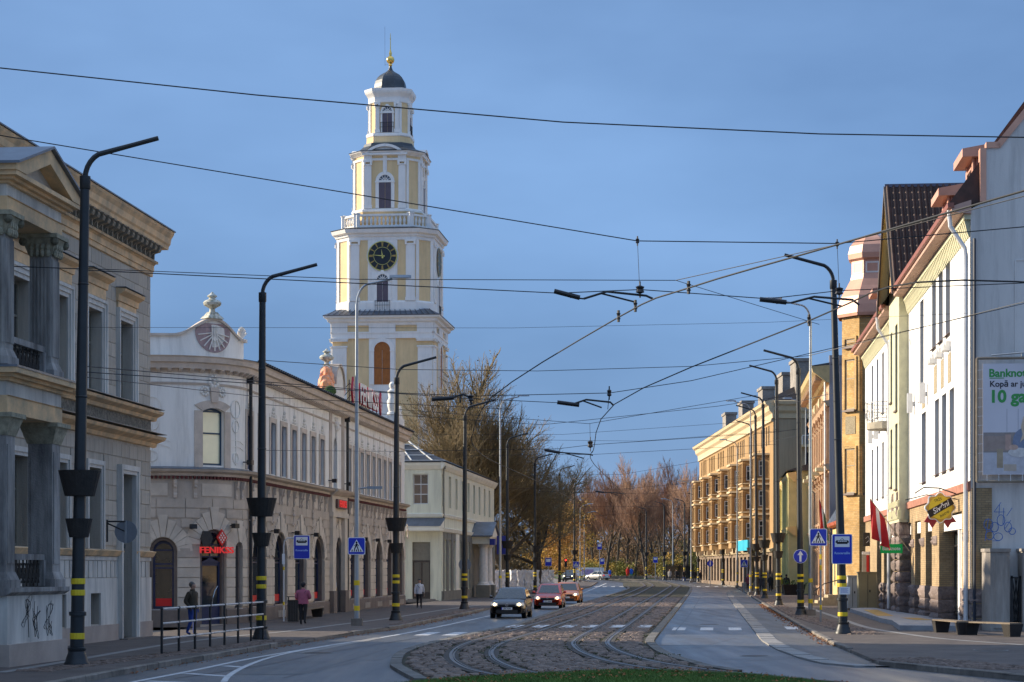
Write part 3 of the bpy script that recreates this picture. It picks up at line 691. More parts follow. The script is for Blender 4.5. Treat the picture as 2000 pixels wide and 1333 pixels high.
# portico
P0, P1, PO = U(46.4), U(50.3), -2.85
pt = MB()
pt.box(P0-.12, P1+.12, PO-.1, 0, 0, .62); pt.build('portico_plinth', M_pink, T)
MB().box(P0, P1, PO, 0, .62, 1.72).build('portico_pedestal', M_pale, T)
MB().prof([(0, 1.72), (PO-.02, 1.72), (PO-.14, 1.80), (PO-.14, 1.9), (0, 1.9)], P0-.14, P1+.14).build('portico_ledge', M_dirty, T)
def pier(u, y, z0, z1, w, m, flutes, nm):
    mb = MB(); mb.box(u-w/2-.1, u+w/2+.1, y-w/2-.1, y+w/2+.1, z0, z0+.18); mb.frust((u, y), w+.16, w+.16, w+.02, w+.02, z0+.18, z0+.36)
    c = mb.build('column_base', m, T)
    s = MB(); s.box(u-w/2, u+w/2, y-w/2, y+w/2, z0+.36, z1-.5)
    if flutes:
        for i in range(6):
            q = -w/2+w*(i+.5)/6; a = w/6*.28
            for q0, q1 in ((q-a, q+a),):
                s.box(u+q0, u+q1, y-w/2-.03, y-w/2, z0+.5, z1-.6); s.box(u-w/2-.03, u-w/2, y+q0, y+q1, z0+.5, z1-.6); s.box(u+w/2, u+w/2+.03, y+q0, y+q1, z0+.5, z1-.6)
    else:
        s.box(u-w/2+.08, u+w/2-.08, y-w/2-.02, y-w/2, z0+.55, z1-.7); s.box(u-w/2-.02, u-w/2, y-w/2+.08, y+w/2-.08, z0+.55, z1-.7)
    s.build(nm, m, T)
    k = MB(); k.frust((u, y), w+.04, w+.04, w+.3, w+.3, z1-.5, z1-.1); k.box(u-w/2-.2, u+w/2+.2, y-w/2-.2, y+w/2+.2, z1-.1, z1)
    if flutes:
        for i in range(4):
            for (ox, oy) in ((-1, -1), (1, -1), (1, 1), (-1, 1)):
                k.ball((u+ox*(w/2+.12), y+oy*(w/2+.12), z1-.18), .11, 8, 5)
            q = -w/2+w*(i+.5)/4; 
            for zz0 in (z1-.45, z1-.3): k.ball((u+q, y-w/2-.07, zz0), .075, 6, 5, 1.4); k.ball((u-w/2-.07, y+q, zz0), .075, 6, 5, 1.4); k.ball((u+w/2+.07, y+q, zz0), .075, 6, 5, 1.4)
    k.build('capital', mat('capital_stone', (.30, .275, .2), .9, .4, 6, .3, 30), T)
for u in (P0+.34, P1-.34):
    pier(u, PO+.34, 1.9, 5.85, .60, M_dirty, False, 'square_column'); pier(u, PO+.34, 6.95, 10.4, .54, M_dirty, True, 'fluted_column')
    pier(u, -.3, 1.9, 5.85, .5, M_dirty, False, 'square_column'); pier(u, -.3, 6.95, 10.4, .5, M_dirty, True, 'fluted_column')
def entab(z0, h, m, tan):
    MB().prof([(0, z0), (PO, z0), (PO, z0+h*.38), (PO-.04, z0+h*.40), (0, z0+h*.40)], P0, P1).build('architrave', tan, T)
    MB().prof([(0, z0+h*.4), (PO+.02, z0+h*.4), (PO+.02, z0+h*.72), (0, z0+h*.72)], P0+.02, P1-.02).build('frieze', m, T)
    mb = MB(); o = .0
    for i, (q, za, zb) in enumerate(((.08, .72, .80), (.2, .80, .88), (.34, .88, 1.0))): mb.box(P0-q, P1+q, PO-q, 0, z0+h*za, z0+h*zb)
    mb.build('entablature_cornice', tan, T)
entab(5.85, 1.0, M_pale, M_tan); MB().box(P0-.36, P1+.36, PO-.36, 0, 6.85, 6.90).build('balcony_floor', M_zinc, T)
entab(10.4, .85, M_pale, M_tan)
uc = (P0+P1)/2; hw = (P1-P0)/2+.4
# pediment towards the street with its metal roof
MB().add([(uc-hw+.3, PO-.02, 11.25), (uc+hw-.3, PO-.02, 11.25), (uc, PO-.02, 11.92)], [(0, 1, 2)]).build('tympanum', M_grey, T)
rk = MB()
for s in (-1, 1):
    a = (uc+s*hw, 11.25); b = (uc, 11.98)
    rk.plate([(a[0], 11.25), (a[0], 11.40), (b[0], 12.16), (b[0], 11.82), (uc+s*(hw-.7), 11.26)][::s], PO-.36, 0)
rk.build('raking_cornice', M_tan, T)
rr = MB()
for s in (-1, 1): rr.plate([(uc+s*(hw+.08), 11.375), (uc+s*(hw+.08), 11.435), (uc, 12.24), (uc, 12.18)][::s], PO-.46, 0)
rr.build('portico_roof', M_zinc, T)
rl = mat('rusty_grille', (.035, .026, .02), .7, .4, 10)
for z0 in (1.92, 6.92):
    MB().box(P0+.7, P1-.7, PO+.2, PO+.42, z0+.62, z0+.76).box(P0+.66, P0+.84, PO+.18, PO+.44, z0, z0+.62).box(P1-.84, P1-.66, PO+.18, PO+.44, z0, z0+.62).build('parapet_rail', M_dirty, T)
    gb_ = MB(); u = P0+.9
    while u < P1-.9:
        gb_.tube([(u, PO+.3, z0), (u, PO+.3, z0+.62)], .018, 5)
        gb_.tube([(u+.13+.1*math.cos(a), PO+.3, z0+.31+.24*math.sin(a)) for a in [k*PI/5 for k in range(11)]], .016, 4); gb_.tube([(u+.13+.05*math.cos(a), PO+.3, z0+.31+.12*math.sin(a)) for a in [k*PI/4 for k in range(9)]], .016, 4); u += .26
    gb_.build('iron_grille', rl, T)
    gs = MB(); y_ = PO+.7
    while y_ < -.7:
        gs.tube([(P1-.34, y_, z0), (P1-.34, y_, z0+.7)], .018, 4); y_ += .16
    gs.box(P1-.42, P1-.26, PO+.6, -.6, z0+.66, z0+.76); gs.build('iron_grille', rl, T)
# marker scribble on the pedestal (street face)
sc_ = MB(); random.seed(4)
for (cx, cz, s, k) in ((P0+1.3, 1.35, .34, 0), (P0+2.9, 1.2, .38, 2), (P0+2.0, 1.1, .30, 4)):
    pts = [(cx+s*math.sin(2.1*t+k)*(.6+.4*math.sin(t)), PO-.006, cz+s*.8*math.cos(1.3*t+k)) for t in [i*.28 for i in range(24)]]
    sc_.tube(pts, .006, 4); sc_.tube([(x+.12*math.sin(9*z), y, 1.2+(z-1.2)*1.25+.1*math.cos(7*x)) for x, y, z in pts[::-1]], .005, 4); sc_.tube([(cx+.5*s*math.sin(.9*t+k), PO-.006, 1.15+.42*math.cos(1.7*t)) for t in [i*.25 for i in range(14)]], .005, 4)
sc_.build('marker_scribble', M_black, T)
# ------------------------------------------------------------------ left side: white corner building with arched shop windows
M_cream = mat('blue_white_stucco', (.86, .835, .78), .85, .06, .9, .12, 25, streak=True, col2=(.74, .715, .665))
M_trim = mat('grey_beige_trim', (.54, .46, .385), .85, .18, 1.5, .1, 30, rnd=.08)
M_taupe = mat('taupe_rustic', (.47, .40, .33), .88, .15, 1.2, .2, 30, rnd=.07)
M_taupe2 = mat('beige_voussoir', (.58, .50, .41), .88, .14, 1.5, .2, 30, rnd=.08)
M_base = mat('brown_plinth', (.17, .135, .115), .85, .2, 1.5, .2, 30)
M_navy = mat('navy_frame', (.012, .022, .075), .45, .2, 4)
M_red = mat('red_panel', (.62, .012, .014), .5, .1, 3)
M_redsign = mat('red_neon', (.85, .03, .03), .5, .05, 3, emit=.22)
M_dred = mat('dark_red_dentil', (.12, .03, .03), .8, .3)
M_wht = mat('white_plaster', (.76, .73, .67), .8, .12, 4, .2, 20)
M_shop = glassmat('shop_glass', (.03, .04, .045), .03)
M_plaque = mat('mauve_shell', (.36, .26, .26), .85, .2, 4)
R_ = 3.2; PM = math.radians(84.3)
def XF(u, y, z):
    if u >= 0: return (u, y, z)
    p = min(-u/R_, PM); r = R_-y; x, yy = -r*math.sin(p), R_-r*math.cos(p); t = -u-R_*PM
    if t > 0: x -= t*math.cos(PM); yy += t*math.sin(PM)
    return (x, yy, z)
fx = -19.59+.1*85.2
T = thing('corner_shop_building', 'white two-storey corner building with arched navy shop windows and urn-topped parapet', 'building', (fx, 85.2, 0), RZL)
UL = -8.2; UE = 43.5
US = lambda d: (d-85.2)*1.005
ac = [US(d) for d in (87.6, 91.9, 96.3, 100.8)]; acr = [US(d) for d in (110.6, 114.5, 118.6, 122.7, 126.9)]
arches = [(u-1.35, u+1.35, .78, 4.0, 1.15) for u in ac]+[(u-1.2, u+1.2, .78, 4.0, 1.1) for u in acr]
udoor = US(106.0); fdoor = -2.36; fwin = -4.48; fnar = -.85
arches += [(udoor-.85, udoor+.85, .1, 4.0, .85), (fdoor-.62, fdoor+.62, .1, 3.95, .62), (fwin-.56, fwin+.56, .72, 3.62, .56), (fnar-.3, fnar+.3, .75, 3.45, .3), (-6.9, -5.8, .72, 3.62, .55)]
upw = [.6, 2.9, 5.15, 7.4, 9.65, 11.9, 14.15, 16.4]+[23.9+1.96*i for i in range(8)]+[41.2]
ups = [(u-.5, u+.5, 6.52, 8.8, 0) for u in upw]+[(19.6, 20.6, 6.52, 9.1, .4), (fdoor-.52, fdoor+.52, 6.55, 8.88, .14), (-7.2, -6.2, 6.55, 8.88, .14)]
wall(MB(XF), UL, UE, 0, 6.1, arches, .42, 0, .35).build('lower_wall', M_taupe, T)
wall(MB(XF), UL, UE, 6.1, 10.9, ups, .34, .0, .35).build('upper_wall', M_cream, T)
it = MB(); it.box(.3, UE-.1, .55, 14, 0, 10.8); it.slab([(XF(u, .55, 0)[0], XF(u, .55, 0)[1]) for u in (0, -.8, -1.6, -2.4, -3.2, -4.0, -4.7, -8.2)]+[(-3.5, 12), (.31, 12)], 0, 10.8); it.build('interior', M_dark, T)
MB().box(UE-.05, UE, 0, 14, 0, 10.9).build('end_wall', M_cream, T); MB(XF).box(-26, UL-.01, .02, 11, 0, 10.9).build('sun_block_wing', M_cream, T)  # plain unseen wing, added to keep low sun off the pavement
nxa = 60
def run(nm, m, prof, a=UL, b=UE, step=.5):
    mb = MB(XF)
    if a < 0: mb.prof(prof, a, min(0, b), int((min(0, b)-a)/.25)+1)
    if b > 0: mb.prof(prof, max(a, 0), b, 1)
    return mb.build(nm, m, T)
run('plinth', M_base, [(0, 0), (-.07, 0), (-.07, .68), (-.03, .74), (0, .74)], UL, fdoor-.64); run('plinth', M_base, [(0, 0), (-.07, 0), (-.07, .68), (-.03, .74), (0, .74)], fdoor+.64, udoor-.9); run('plinth', M_base, [(0, 0), (-.07, 0), (-.07, .68), (-.03, .74), (0, .74)], udoor+.9, UE)
run('string_ledge', M_trim, [(0, 6.1), (-.1, 6.1), (-.13, 6.2), (-.34, 6.28), (-.38, 6.36), (0, 6.46)])
run('ledge_flashing', M_zinc, [(.02, 6.463), (-.40, 6.363), (-.40, 6.385), (.02, 6.485)])
run('cornice', M_trim, [(0, 10.28), (-.06, 10.28), (-.06, 10.4), (-.3, 10.42), (-.34, 10.62), (-.46, 10.66), (-.50, 10.84), (-.56, 10.9), (0, 10.95)])
run('architrave_line', M_trim, [(0, 9.78), (-.04, 9.78), (-.06, 9.86), (0, 9.88)])
ln = MB(XF); u = UL
while u < UE:
    ln.box(u, u+.09, -.12, 0, 5.98, 6.1); u += .17
ln.build('dentil_strip', M_dred, T)
# modillions under the cornice
mo = MB().prof([(0, .16), (0, 0), (-.1, .02), (-.24, .1), (-.26, .16)], -.08, .08).mesh('modillion', M_trim)
u = UL+.2
while u < UE:
    p = V(XF(u, -.05, 10.27)); q = V(XF(u+.05, -.05, 10.27)); inst('modillion', mo, T, p, (0, 0, math.atan2(q.y-p.y, q.x-p.x))); u += .42
def place(nm, me, u, y, z, par=None):
    p = V(XF(u, y, z)); q = V(XF(u+.04, y, z)); return inst(nm, me, par or T, p, (0, 0, math.atan2(q.y-p.y, q.x-p.x)))
# rusticated courses between arches, voussoirs round them
ring = []
vc = {}
for o in arches:
    a, b, z0, z1, rise = o; w2 = (b-a)/2; c = (a+b)/2; Rr = (w2*w2+rise*rise)/(2*rise); zc = z1-Rr; a0 = math.acos(min(1, w2/Rr)); Ro = Rr+.62
    ring.append((a, b, zc, Ro, z0, z1-rise, c))
    n = 11 if w2 > .5 else 7
    for k in range(n):
        t0 = a0+(PI-2*a0)*k/n+.012; t1 = a0+(PI-2*a0)*(k+1)/n-.012; ro = Ro+(.30 if k == n//2 else .12 if k in (n//2-1, n//2+1) else 0)
        ri = Rr+.02; y0 = -.05 if k != n//2 else -.09
        mb = MB(XF); mb.plate([(c+ri*math.cos(t1), zc+ri*math.sin(t1)), (c+ro*math.cos(t1), zc+ro*math.sin(t1)), (c+ro*math.cos(t0), zc+ro*math.sin(t0)), (c+ri*math.cos(t0), zc+ri*math.sin(t0))], y0, .0)
        mb.build('voussoir', M_taupe2, T)
    # dark moulded archivolt inside the opening
    q = MB(XF); pp = [(a, z0), (a, z1-rise)]+arcpts(o, 10)[1:-1]+[(b, z1-rise), (b, z0)]
    for (x0, za), (x1, zb) in zip(pp, pp[1:]):
        tx, tz = x1-x0, zb-za; l = math.hypot(tx, tz); nx_, nz_ = tz/l*.12, -tx/l*.12
        q.add([(x0, .1, za), (x1, .1, zb), (x1+nx_, .1, zb+nz_), (x0+nx_, .1, za+nz_), (x0+nx_, .4, za+nz_), (x1+nx_, .4, zb+nz_)], [(0, 1, 2, 3), (3, 2, 5, 4)])
    q.build('archivolt', M_base, T)
zc_ = .80
while zc_ < 5.0:
    h = .40; ed = [UL]; zm = zc_+h/2; cuts = []
    for a, b, zc, Ro, z0, zs, c in ring:
        if zm < zs: cuts.append((a-.0, b+.0) if zm > z0 else None)
        else:
            dz = zc_-zc
            r2 = Ro*Ro-(dz*dz if dz > 0 else 0)
            if dz < 0: cuts.append((c-Ro, c+Ro)) 
            elif r2 > 0: s = math.sqrt(r2); cuts.append((c-s, c+s))
    cuts = sorted(x for x in cuts if x)+[(UE, UE)]; e = UL
    for a, b in cuts:
        while a-e > .15:
            f = min(a, e+(1.15 if a-e > 1.6 else 3)); mb = MB(XF); mb.box(e+.015, f-.015, -.045, 0, zc_+.018, zc_+h-.018, max(1, int((f-e)/.3)) if e < 0 else 1); mb.build('rustic_block', M_taupe if zc_ > 2.7 else M_taupe2, T); e = f
        e = max(e, b)
    zc_ += h
# panels and paired consoles under the ledge
cn = MB().prof([(0, .72), (0, .0), (-.06, .0), (-.08, .12), (-.05, .2), (-.09, .4), (-.16, .58), (-.18, .72)], -.07, .07).ball((0, -.1, .45), .07).mesh('console', M_trim)
pu = [-6.6, -4.0, -3.2, -1.1, -.6]+[x for o in ac for x in (o-1.55, o-.25, o+.25, o+1.5)]+[x for o in acr for x in (o-1.4, o-.25, o+.25, o+1.4)]
for u in pu: place('console', cn, u, -.01, 5.22)
fl = MB().tube([(0, -.06, .7), (0, -.1, 0), (.12, -.08, -.12), (0, -.1, -.2), (-.12, -.08, -.12), (0, -.1, 0)], .035, 5).ball((0, -.1, .3), .08).ball((0, -.09, .55), .06).mesh('garland', M_trim)
for o in ac: place('garland', fl, o-2.1, -.04, 4.5)
for o in acr: place('garland', fl, o+2.0, -.04, 4.5)
for a, b in ((-6.4, -4.2), (-3.0, -1.3)): 
    mb = MB(XF); mb.box(a+.1, b-.1, -.03, 0, 5.3, 5.8, 8); mb.build('panel', M_taupe2, T)
for o in ac+acr: MB().box(o-1.2, o-.4, -.03, 0, 5.3, 5.8).build('panel', M_taupe2, T); MB().box(o+.4, o+1.2, -.03, 0, 5.3, 5.8).build('panel', M_taupe2, T)
for o in ac+acr:
    mb = MB()
    for k in range(5): mb.box(o-.75+k*.33, o-.6+k*.33, -.1, -.06, .2, .5)
    mb.build('plinth_vents', M_taupe, T)
# shop windows
for i, o in enumerate(arches):
    a, b, z0, z1, rise = o; c = (a+b)/2; W = b-a-.24
    if z0 < .3:
        mb = MB(); mb.box(-W/2, -W/2+.12, 0, .09, 0, 2.5); mb.box(W/2-.12, W/2, 0, .09, 0, 2.5); mb.box(-W/2+.12, W/2-.12, 0, .09, 2.38, 2.5); mb.box(-W/2+.12, W/2-.12, 0, .08, 0, .75); mb.plate([(-W/2, 2.5), (0, 2.72), (W/2, 2.5)], -.03, .05)
        d_ = place('shop_door', mb.mesh('shop_door', M_navy), c, .26, .1)
        MB().add([(-W/2+.12, .05, .75), (W/2-.12, .05, .75), (W/2-.12, .05, 2.38), (-W/2+.12, .05, 2.38)], [(0, 1, 2, 3)]).build('pane', M_shop, d_)
        MB().tube([(.02, -.09, .75), (.06, -.12, 1.1), (.14, -.12, 1.35), (.3, -.09, 1.55)], .022, 6).build('handle', mat('chrome', (.6, .6, .6), .2, .05, metal=1), d_)
        window(d_, 0, 0, 2.72, W, z1-z0-2.84, (.5,), (), .06, M_navy, M_shop, rise*.8, name='fanlight')
    else:
        o_ = window(T, c, .28, z0+.02, W, z1-z0-.16, (.5,) if W > 1.5 else (), (.60, .66), .10, M_navy, M_shop, rise*.92, name='shop_window', xf=XF)
        if W > .6:
            for s in ((-1, 1) if W > 1.5 else (0,)):
                x0 = -W/2+.12 if s <= 0 else .04; x1 = W/2-.12 if s >= 0 else -.04
                MB().box(x0, x1, .012, .03, .11, .42).build('red_poster', M_red, o_)
        MB(XF).box(a, b, -.06, .3, z0-.05, z0, 3).build('sill', mat('sill_metal', (.35, .37, .42), .4, .1, metal=.5), T)
# upper windows with surrounds and flower finials
s1 = MB()
for s in (-1, 1): s1.box(min(s*.5, s*.72), max(s*.5, s*.72), -.05, .004, 0, 2.5)
s1.box(-.5, .5, -.05, 0, 2.28, 2.5); s1 = s1.mesh('window_surround', M_trim)
or_ = MB().tube([(0, -.03, 0), (0, -.03, 1.0)], .018, 5).ball((0, -.04, .35), .09).ball((-.14, -.03, .2), .07).ball((.14, -.03, .2), .07).ball((-.24, -.03, .06), .05).ball((.24, -.03, .06), .05).tube([(-.66, -.02, -.9), (-.66, -.02, .15)], .015, 4).tube([(.66, -.02, -.9), (.66, -.02, .15)], .015, 4).mesh('stucco_ornament', M_wht)
for u in upw:
    inst('window_surround', s1, T, (u, 0, 6.5)); window(T, u, .12, 6.52, 1.0, 2.28, (), (.62,), .17, M_navy, M_glass); inst('stucco_ornament', or_, T, (u, 0, 9.03))
window(T, 20.1, .2, 6.52, 1.0, 2.58, (), (.55,), .09, M_navy, M_glass, .4)
M_reflpane = mat('painted_reflection_glass', (.80, .76, .50), .12, .10, .7, spec=.8)  # pale pane colour paints in the reflection of the sunlit house opposite
fw_ = window(T, fdoor, .18, 6.55, 1.04, 2.33, (), (.56,), .09, mat('blue_grey_frame', (.03, .06, .10), .5, .2), M_reflpane, .14, xf=XF)
b1 = MB(XF)
for s in (-1, 1): b1.box(fdoor+min(s*.52, s*.86), fdoor+max(s*.52, s*.86), -.06, .004, 6.46, 8.75, 2)
pp = arcpts((fdoor-.52, fdoor+.52, 0, 8.88, .14), 6); po = arcpts((fdoor-.86, fdoor+.86, 0, 9.2, .22), 6)
for (p, q), (r, s) in zip(zip(pp, pp[1:]), zip(po, po[1:])): b1.plate([p, q, s, r], -.06, 0)
b1.build('window_surround', M_trim, T)
MB(XF).plate([(fdoor-.14, 9.1), (fdoor+.14, 9.1), (fdoor+.2, 9.7), (fdoor-.2, 9.7)], -.12, 0).build('keystone', M_trim, T)
# plaster relief on the rounded corner
rl_ = MB(XF)
for (cu, cz, r) in ((fdoor, 9.95, .30), (fdoor-.42, 9.55, .22), (fdoor+.42, 9.55, .22)):
    for k in range(9): a = k*2*PI/9; rl_.ball((cu+r*.7*math.cos(a), -.02, cz+r*.7*math.sin(a)), r*.34, 6, 4)
    rl_.ball((cu, -.03, cz), r*.4, 6, 4)
for cu in (-4.9, -1.1):
    for zz_, r in ((8.9, .34), (8.2, .24), (6.9, .2)):
        rl_.tube([(cu+r*math.cos(k*PI/6), -.012, zz_+r*1.1*math.sin(k*PI/6)) for k in range(13)], .028, 4)
    rl_.tube([(cu, -.012, 9.3), (cu, -.012, 6.6)], .025, 4)
    for zz_ in (7.6, 7.35): rl_.tube([(cu-.7, -.012, zz_-.12), (cu-.35, -.012, zz_), (cu, -.012, zz_+.03), (cu+.35, -.012, zz_), (cu+.7, -.012, zz_-.12)], .02, 4)
rl_.build('plaster_relief', M_wht, T)
# curved parapet, shell plaque and urn over the corner
pr = MB(XF); us = [-8.2+.2*i for i in range(41)]
def ptop(u):
    t = abs(u-fdoor)/1.75; return 11.72+(.72*(math.cos(min(t, 1)*PI)+1)/2 if t < 1 else 0)
for a, b in zip(us, us[1:]):
    if b > -.2: break
    pr.plate([(a, 10.93), (b, 10.93), (b, ptop(b)), (a, ptop(a))], -.02, .22)
pr.build('parapet', M_cream, T)
pc = MB(XF)
for a, b in zip(us, us[1:]):
    if b > -.2: break
    pc.plate([(a, ptop(a)), (b, ptop(b)), (b, ptop(b)+.10), (a, ptop(a)+.10)], -.12, .3)
pc.build('parapet_coping', M_trim, T)
sh = MB(XF); pts = [(fdoor+.84*math.cos(a), 11.98+.86*math.sin(a)) for a in [PI+PI*k/14 for k in range(15)]]+[(fdoor+.80, 12.1), (fdoor+.4, 12.3), (fdoor-.4, 12.3), (fdoor-.80, 12.1)]
sh.plate(pts, -.06, 0); sh.build('shell_plaque', M_plaque, T)
sr = MB(XF)
for k in range(9):
    a = PI+PI*(k+.5)/9; sr.tube([(fdoor+.15*math.cos(a), -.07, 11.95+.2*math.sin(a)), (fdoor+.74*math.cos(a), -.08, 11.95+.76*math.sin(a))], .028, 4)
for k in (-.12, -.04, .04, .12): sr.tube([(fdoor+k, -.08, 12.2), (fdoor+k, -.08, 11.6)], .025, 4)
sr.build('shell_ribs', M_wht, T)
urn = MB().frust((0, 0), .95, .7, .75, .55, 0, .14).frust((0, 0), .7, .5, .4, .34, .14, .34).lathe([(.16, .34), (.13, .46), (.14, .52), (.42, .68), (.46, .80), (.38, .90), (.18, .98), (.15, 1.06), (.24, 1.10), (.24, 1.16), (.12, 1.24), (.05, 1.32), (.001, 1.36)], 14).mesh('urn', mat('mossy_urn', (.55, .55, .50), .85, .45, 5, .3, 20, col2=(.16, .15, .07)), True)
place('urn', urn, fdoor, .1, 12.5).scale = (.82,)*3
acr_ = MB()
for k in range(7): a = PI/2+(k-3)*.32; acr_.tube([(0, 0, 0), (.28*math.cos(a), 0, .28*math.sin(a)), (.5*math.cos(a), -.06, .5*math.sin(a))], [.05, .07, .05], 5)
acr_.box(-.4, .4, -.12, .12, -.12, .02); acm = acr_.mesh('acroterion', M_wht)
place('acroterion', acm, -.5, .05, 11.85)
# roof of the long wing
MB().add([(-.1, -.6, 10.95), (UE+.3, -.6, 10.95), (UE+.3, 7, 12.3), (-.1, 7, 12.3), (-.1, 14, 10.9), (UE+.3, 14, 10.9)], [(0, 1, 2, 3), (3, 2, 5, 4), (0, 3, 4), (1, 5, 2)]).build('roof', M_dkroof, T)
MB(XF).slab([XF(u, .2, 0)[:2] for u in (0, -1, -2, -3, -4, -5, -6, -8.2)]+[(-3.4, 12), (0, 12)], 10.93, 10.98).build('corner_roof', M_dkroof, T)
te = MB(); u = 0
while u < UE: te.box(u, u+.2, -.66, -.5, 10.94, 11.02); u += .45
te.build('roof_edge_tiles', M_dkroof, T)
# middle bay: projecting portal, gable wrapped in orange net
MB().box(18.3, 19.15, -.22, 0, 0, 5.0).box(21.6, 22.4, -.22, 0, 0, 5.0).box(18.2, 22.5, -.26, 0, 5.0, 5.25).box(18.2, 22.5, -.2, 0, 5.25, 6.1).build('portal', M_taupe2, T)
[MB().box(a, a+.92, -.27, 0, 0, 1.25).build('portal_base', M_base, T) for a in (18.25, 21.53)]
MB().prof([(0, 6.1), (-.25, 6.1), (-.5, 6.3), (-.56, 6.4), (0, 6.5)], 18.1, 22.6).build('portal_cornice', M_trim, T)
for x in (18.35, 21.75): MB().box(x, x+.12, -.08, 0, 6.46, 10.28).box(x+.35, x+.47, -.08, 0, 6.46, 10.28).build('pilaster_strip', M_trim, T)
inst('stucco_ornament', MB().ball((0, -.05, 0), .2).ball((-.2, -.04, .2), .14).ball((.2, -.04, .2), .14).tube([(0, -.05, -.6), (0, -.05, .4)], .06, 6).tube([(-.3, -.04, .5), (0, -.06, .35), (.3, -.04, .5)], .06, 5).mesh('stucco_ornament', M_wht), T, (20.1, 0, 9.6))
gp_ = MB(); zb = 10.93
pts = [(18.6, zb), (21.6, zb), (21.6, 11.7)]+[(20.1+1.2*math.cos(k*PI/10), 11.75+1.0*math.sin(k*PI/10)) for k in range(11)]+[(18.6, 11.7)]
gp_.plate(pts, -.2, .35); gp_.build('gable', M_wht, T)
ga = MB()
for k in range(10):
    a0, a1 = k*PI/10, (k+1)*PI/10; ga.plate([(20.1+1.2*math.cos(a0), 11.75+1.0*math.sin(a0)), (20.1+1.34*math.cos(a0), 11.75+1.14*math.sin(a0)), (20.1+1.34*math.cos(a1), 11.75+1.14*math.sin(a1)), (20.1+1.2*math.cos(a1), 11.75+1.0*math.sin(a1))], -.3, .4)
ga.build('gable_arch', M_trim, T)
inst('urn', urn, T, (19.3, .3, 12.5), (0, 0, 0), .82)
M_net = mat('orange_net', (.75, .24, .07), .8, .35, 6, .8, 12, col2=(.62, .40, .30))
def lump(sx, sy, sz, seed):
    random.seed(seed); mb = MB(); n = 14; m_ = 10; rs = []
    for i in range(m_+1):
        t = PI*i/m_; rs.append([(sx*math.sin(t)*math.cos(2*PI*k/n)*(1+random.uniform(-.24, .24)), sy*math.sin(t)*math.sin(2*PI*k/n)*(1+random.uniform(-.24, .24)), -sz*math.cos(t)*(1+random.uniform(-.06, .06))) for k in range(n)])
    return mb.loft(rs)
lump(.55, .4, .62, 1).build('orange_netting', M_net, T, (17.9, .1, 11.5)); lump(.42, .36, .6, 2).build('orange_netting', M_net, T, (18.5, .15, 12.0)); lump(.36, .34, .45, 5).build('orange_netting', M_net, T, (19.2, .25, 12.25)); lump(.34, .3, .55, 3).build('orange_netting', M_net, T, (21.75, .1, 11.8))
lump(.35, .3, .35, 9).build('roof_shrub', mat('shrub_green', (.05, .10, .02), .9, .5, 9), T, (17.0, -.3, 11.15))
# statue and end gable
MB().box(39.2, 42.8, -.1, .4, 10.93, 11.7).plate([(39.4, 11.7), (42.6, 11.7), (41.6, 12.15), (40.4, 12.15)], -.05, .35).build('end_gable', M_wht, T)
MB().lathe([(.34, 0), (.30, .15), (.22, .2), (.30, .5), (.34, .8), (.22, 1.05), (.28, 1.3), (.30, 1.45), (.14, 1.58), (.2, 1.72), (.2, 1.88), (.1, 2.0), (.001, 2.03)], 12).build('rooftop_statue', M_wht, T, (39.6, .15, 11.75), (0, 0, 0), True)
place('acroterion', acm, 42.4, .15, 12.0)
# rain pipes
for u, z0 in ((.25, 0), (22.75, .2)): MB().tube([(u, -.15, 10.2), (u, -.15, z0+.2)], .075, 8).box(u-.14, u+.14, -.28, -.02, 10.1, 10.4).build('rain_pipe', M_black, T)
MB(XF).tube([(-5.9, -.1, 4.9), (-5.75, -.35, 4.7), (-5.7, -.45, 4.3), (-5.75, -.4, 3.9), (-5.9, -.1, 3.7)], .06, 6).build('white_pipe', M_wht, T)
# small floodlights
lamp = MB().box(-.13, .13, -.42, -.2, -.09, .1).tube([(0, 0, .02), (0, -.25, .02)], .025, 5).mesh('floodlight', M_black)
for u, z in ((-3.35, 4.05), (-1.5, 4.1), (ac[1]-2.1, 4.0), (ac[2]-2.1, 4.0), (ac[3]-2.1, 4.0), (acr[1]-2.0, 4.0), (acr[2]-2.0, 4.0), (acr[3]-2.0, 4.0), (-.4, 6.75), (18.2, 6.8), (22.2, 6.8), (-5.6, 6.85)): place('floodlight', lamp, u, 0, z)
# lettering
p = V(XF(fdoor, -.22, 3.1)); q = V(XF(fdoor+.04, -.22, 3.1)); an = math.atan2(q.y-p.y, q.x-p.x)
text('FENIKSS', .36, M_redsign, T, p, (PI/2, 0, an), .03, 'shop_lettering', .004, 1.3)
lg = place('diamond_sign', MB().plate([(0, -.34), (.27, 0), (0, .34), (-.27, 0)], -.04, .04).mesh('diamond_sign', M_red), fdoor+.32, -.1, 3.62)
dm = MB()
for a in range(-1, 2):
    for b in range(-1, 2):
        cx, cz = (a-b)*.07, (a+b)*.09; dm.plate([(cx, cz-.05), (cx+.04, cz), (cx, cz+.05), (cx-.04, cz)], -.05, -.042)
dm.build('diamond_pattern', M_wht, lg)
place('diamond_sign', MB().plate([(-.2, -.3), (.12, -.3), (.24, 0), (.12, .3), (-.2, .3), (-.3, 0)], -.03, .03).mesh('diamond_sign', M_black), fdoor-.35, -.1, 3.58)
bx_ = MB().box(-1.35, 1.35, -.3, -.2, -.22, .24).build('sign_box', mat('sign_brown', (.14, .08, .07), .6, .2), T, (20.4, -.03, 5.68))
text('FENIKSS', .50, M_redsign, T, (20.45, -.34, 5.68), FR, .02, 'shop_lettering', .006, 1.1)
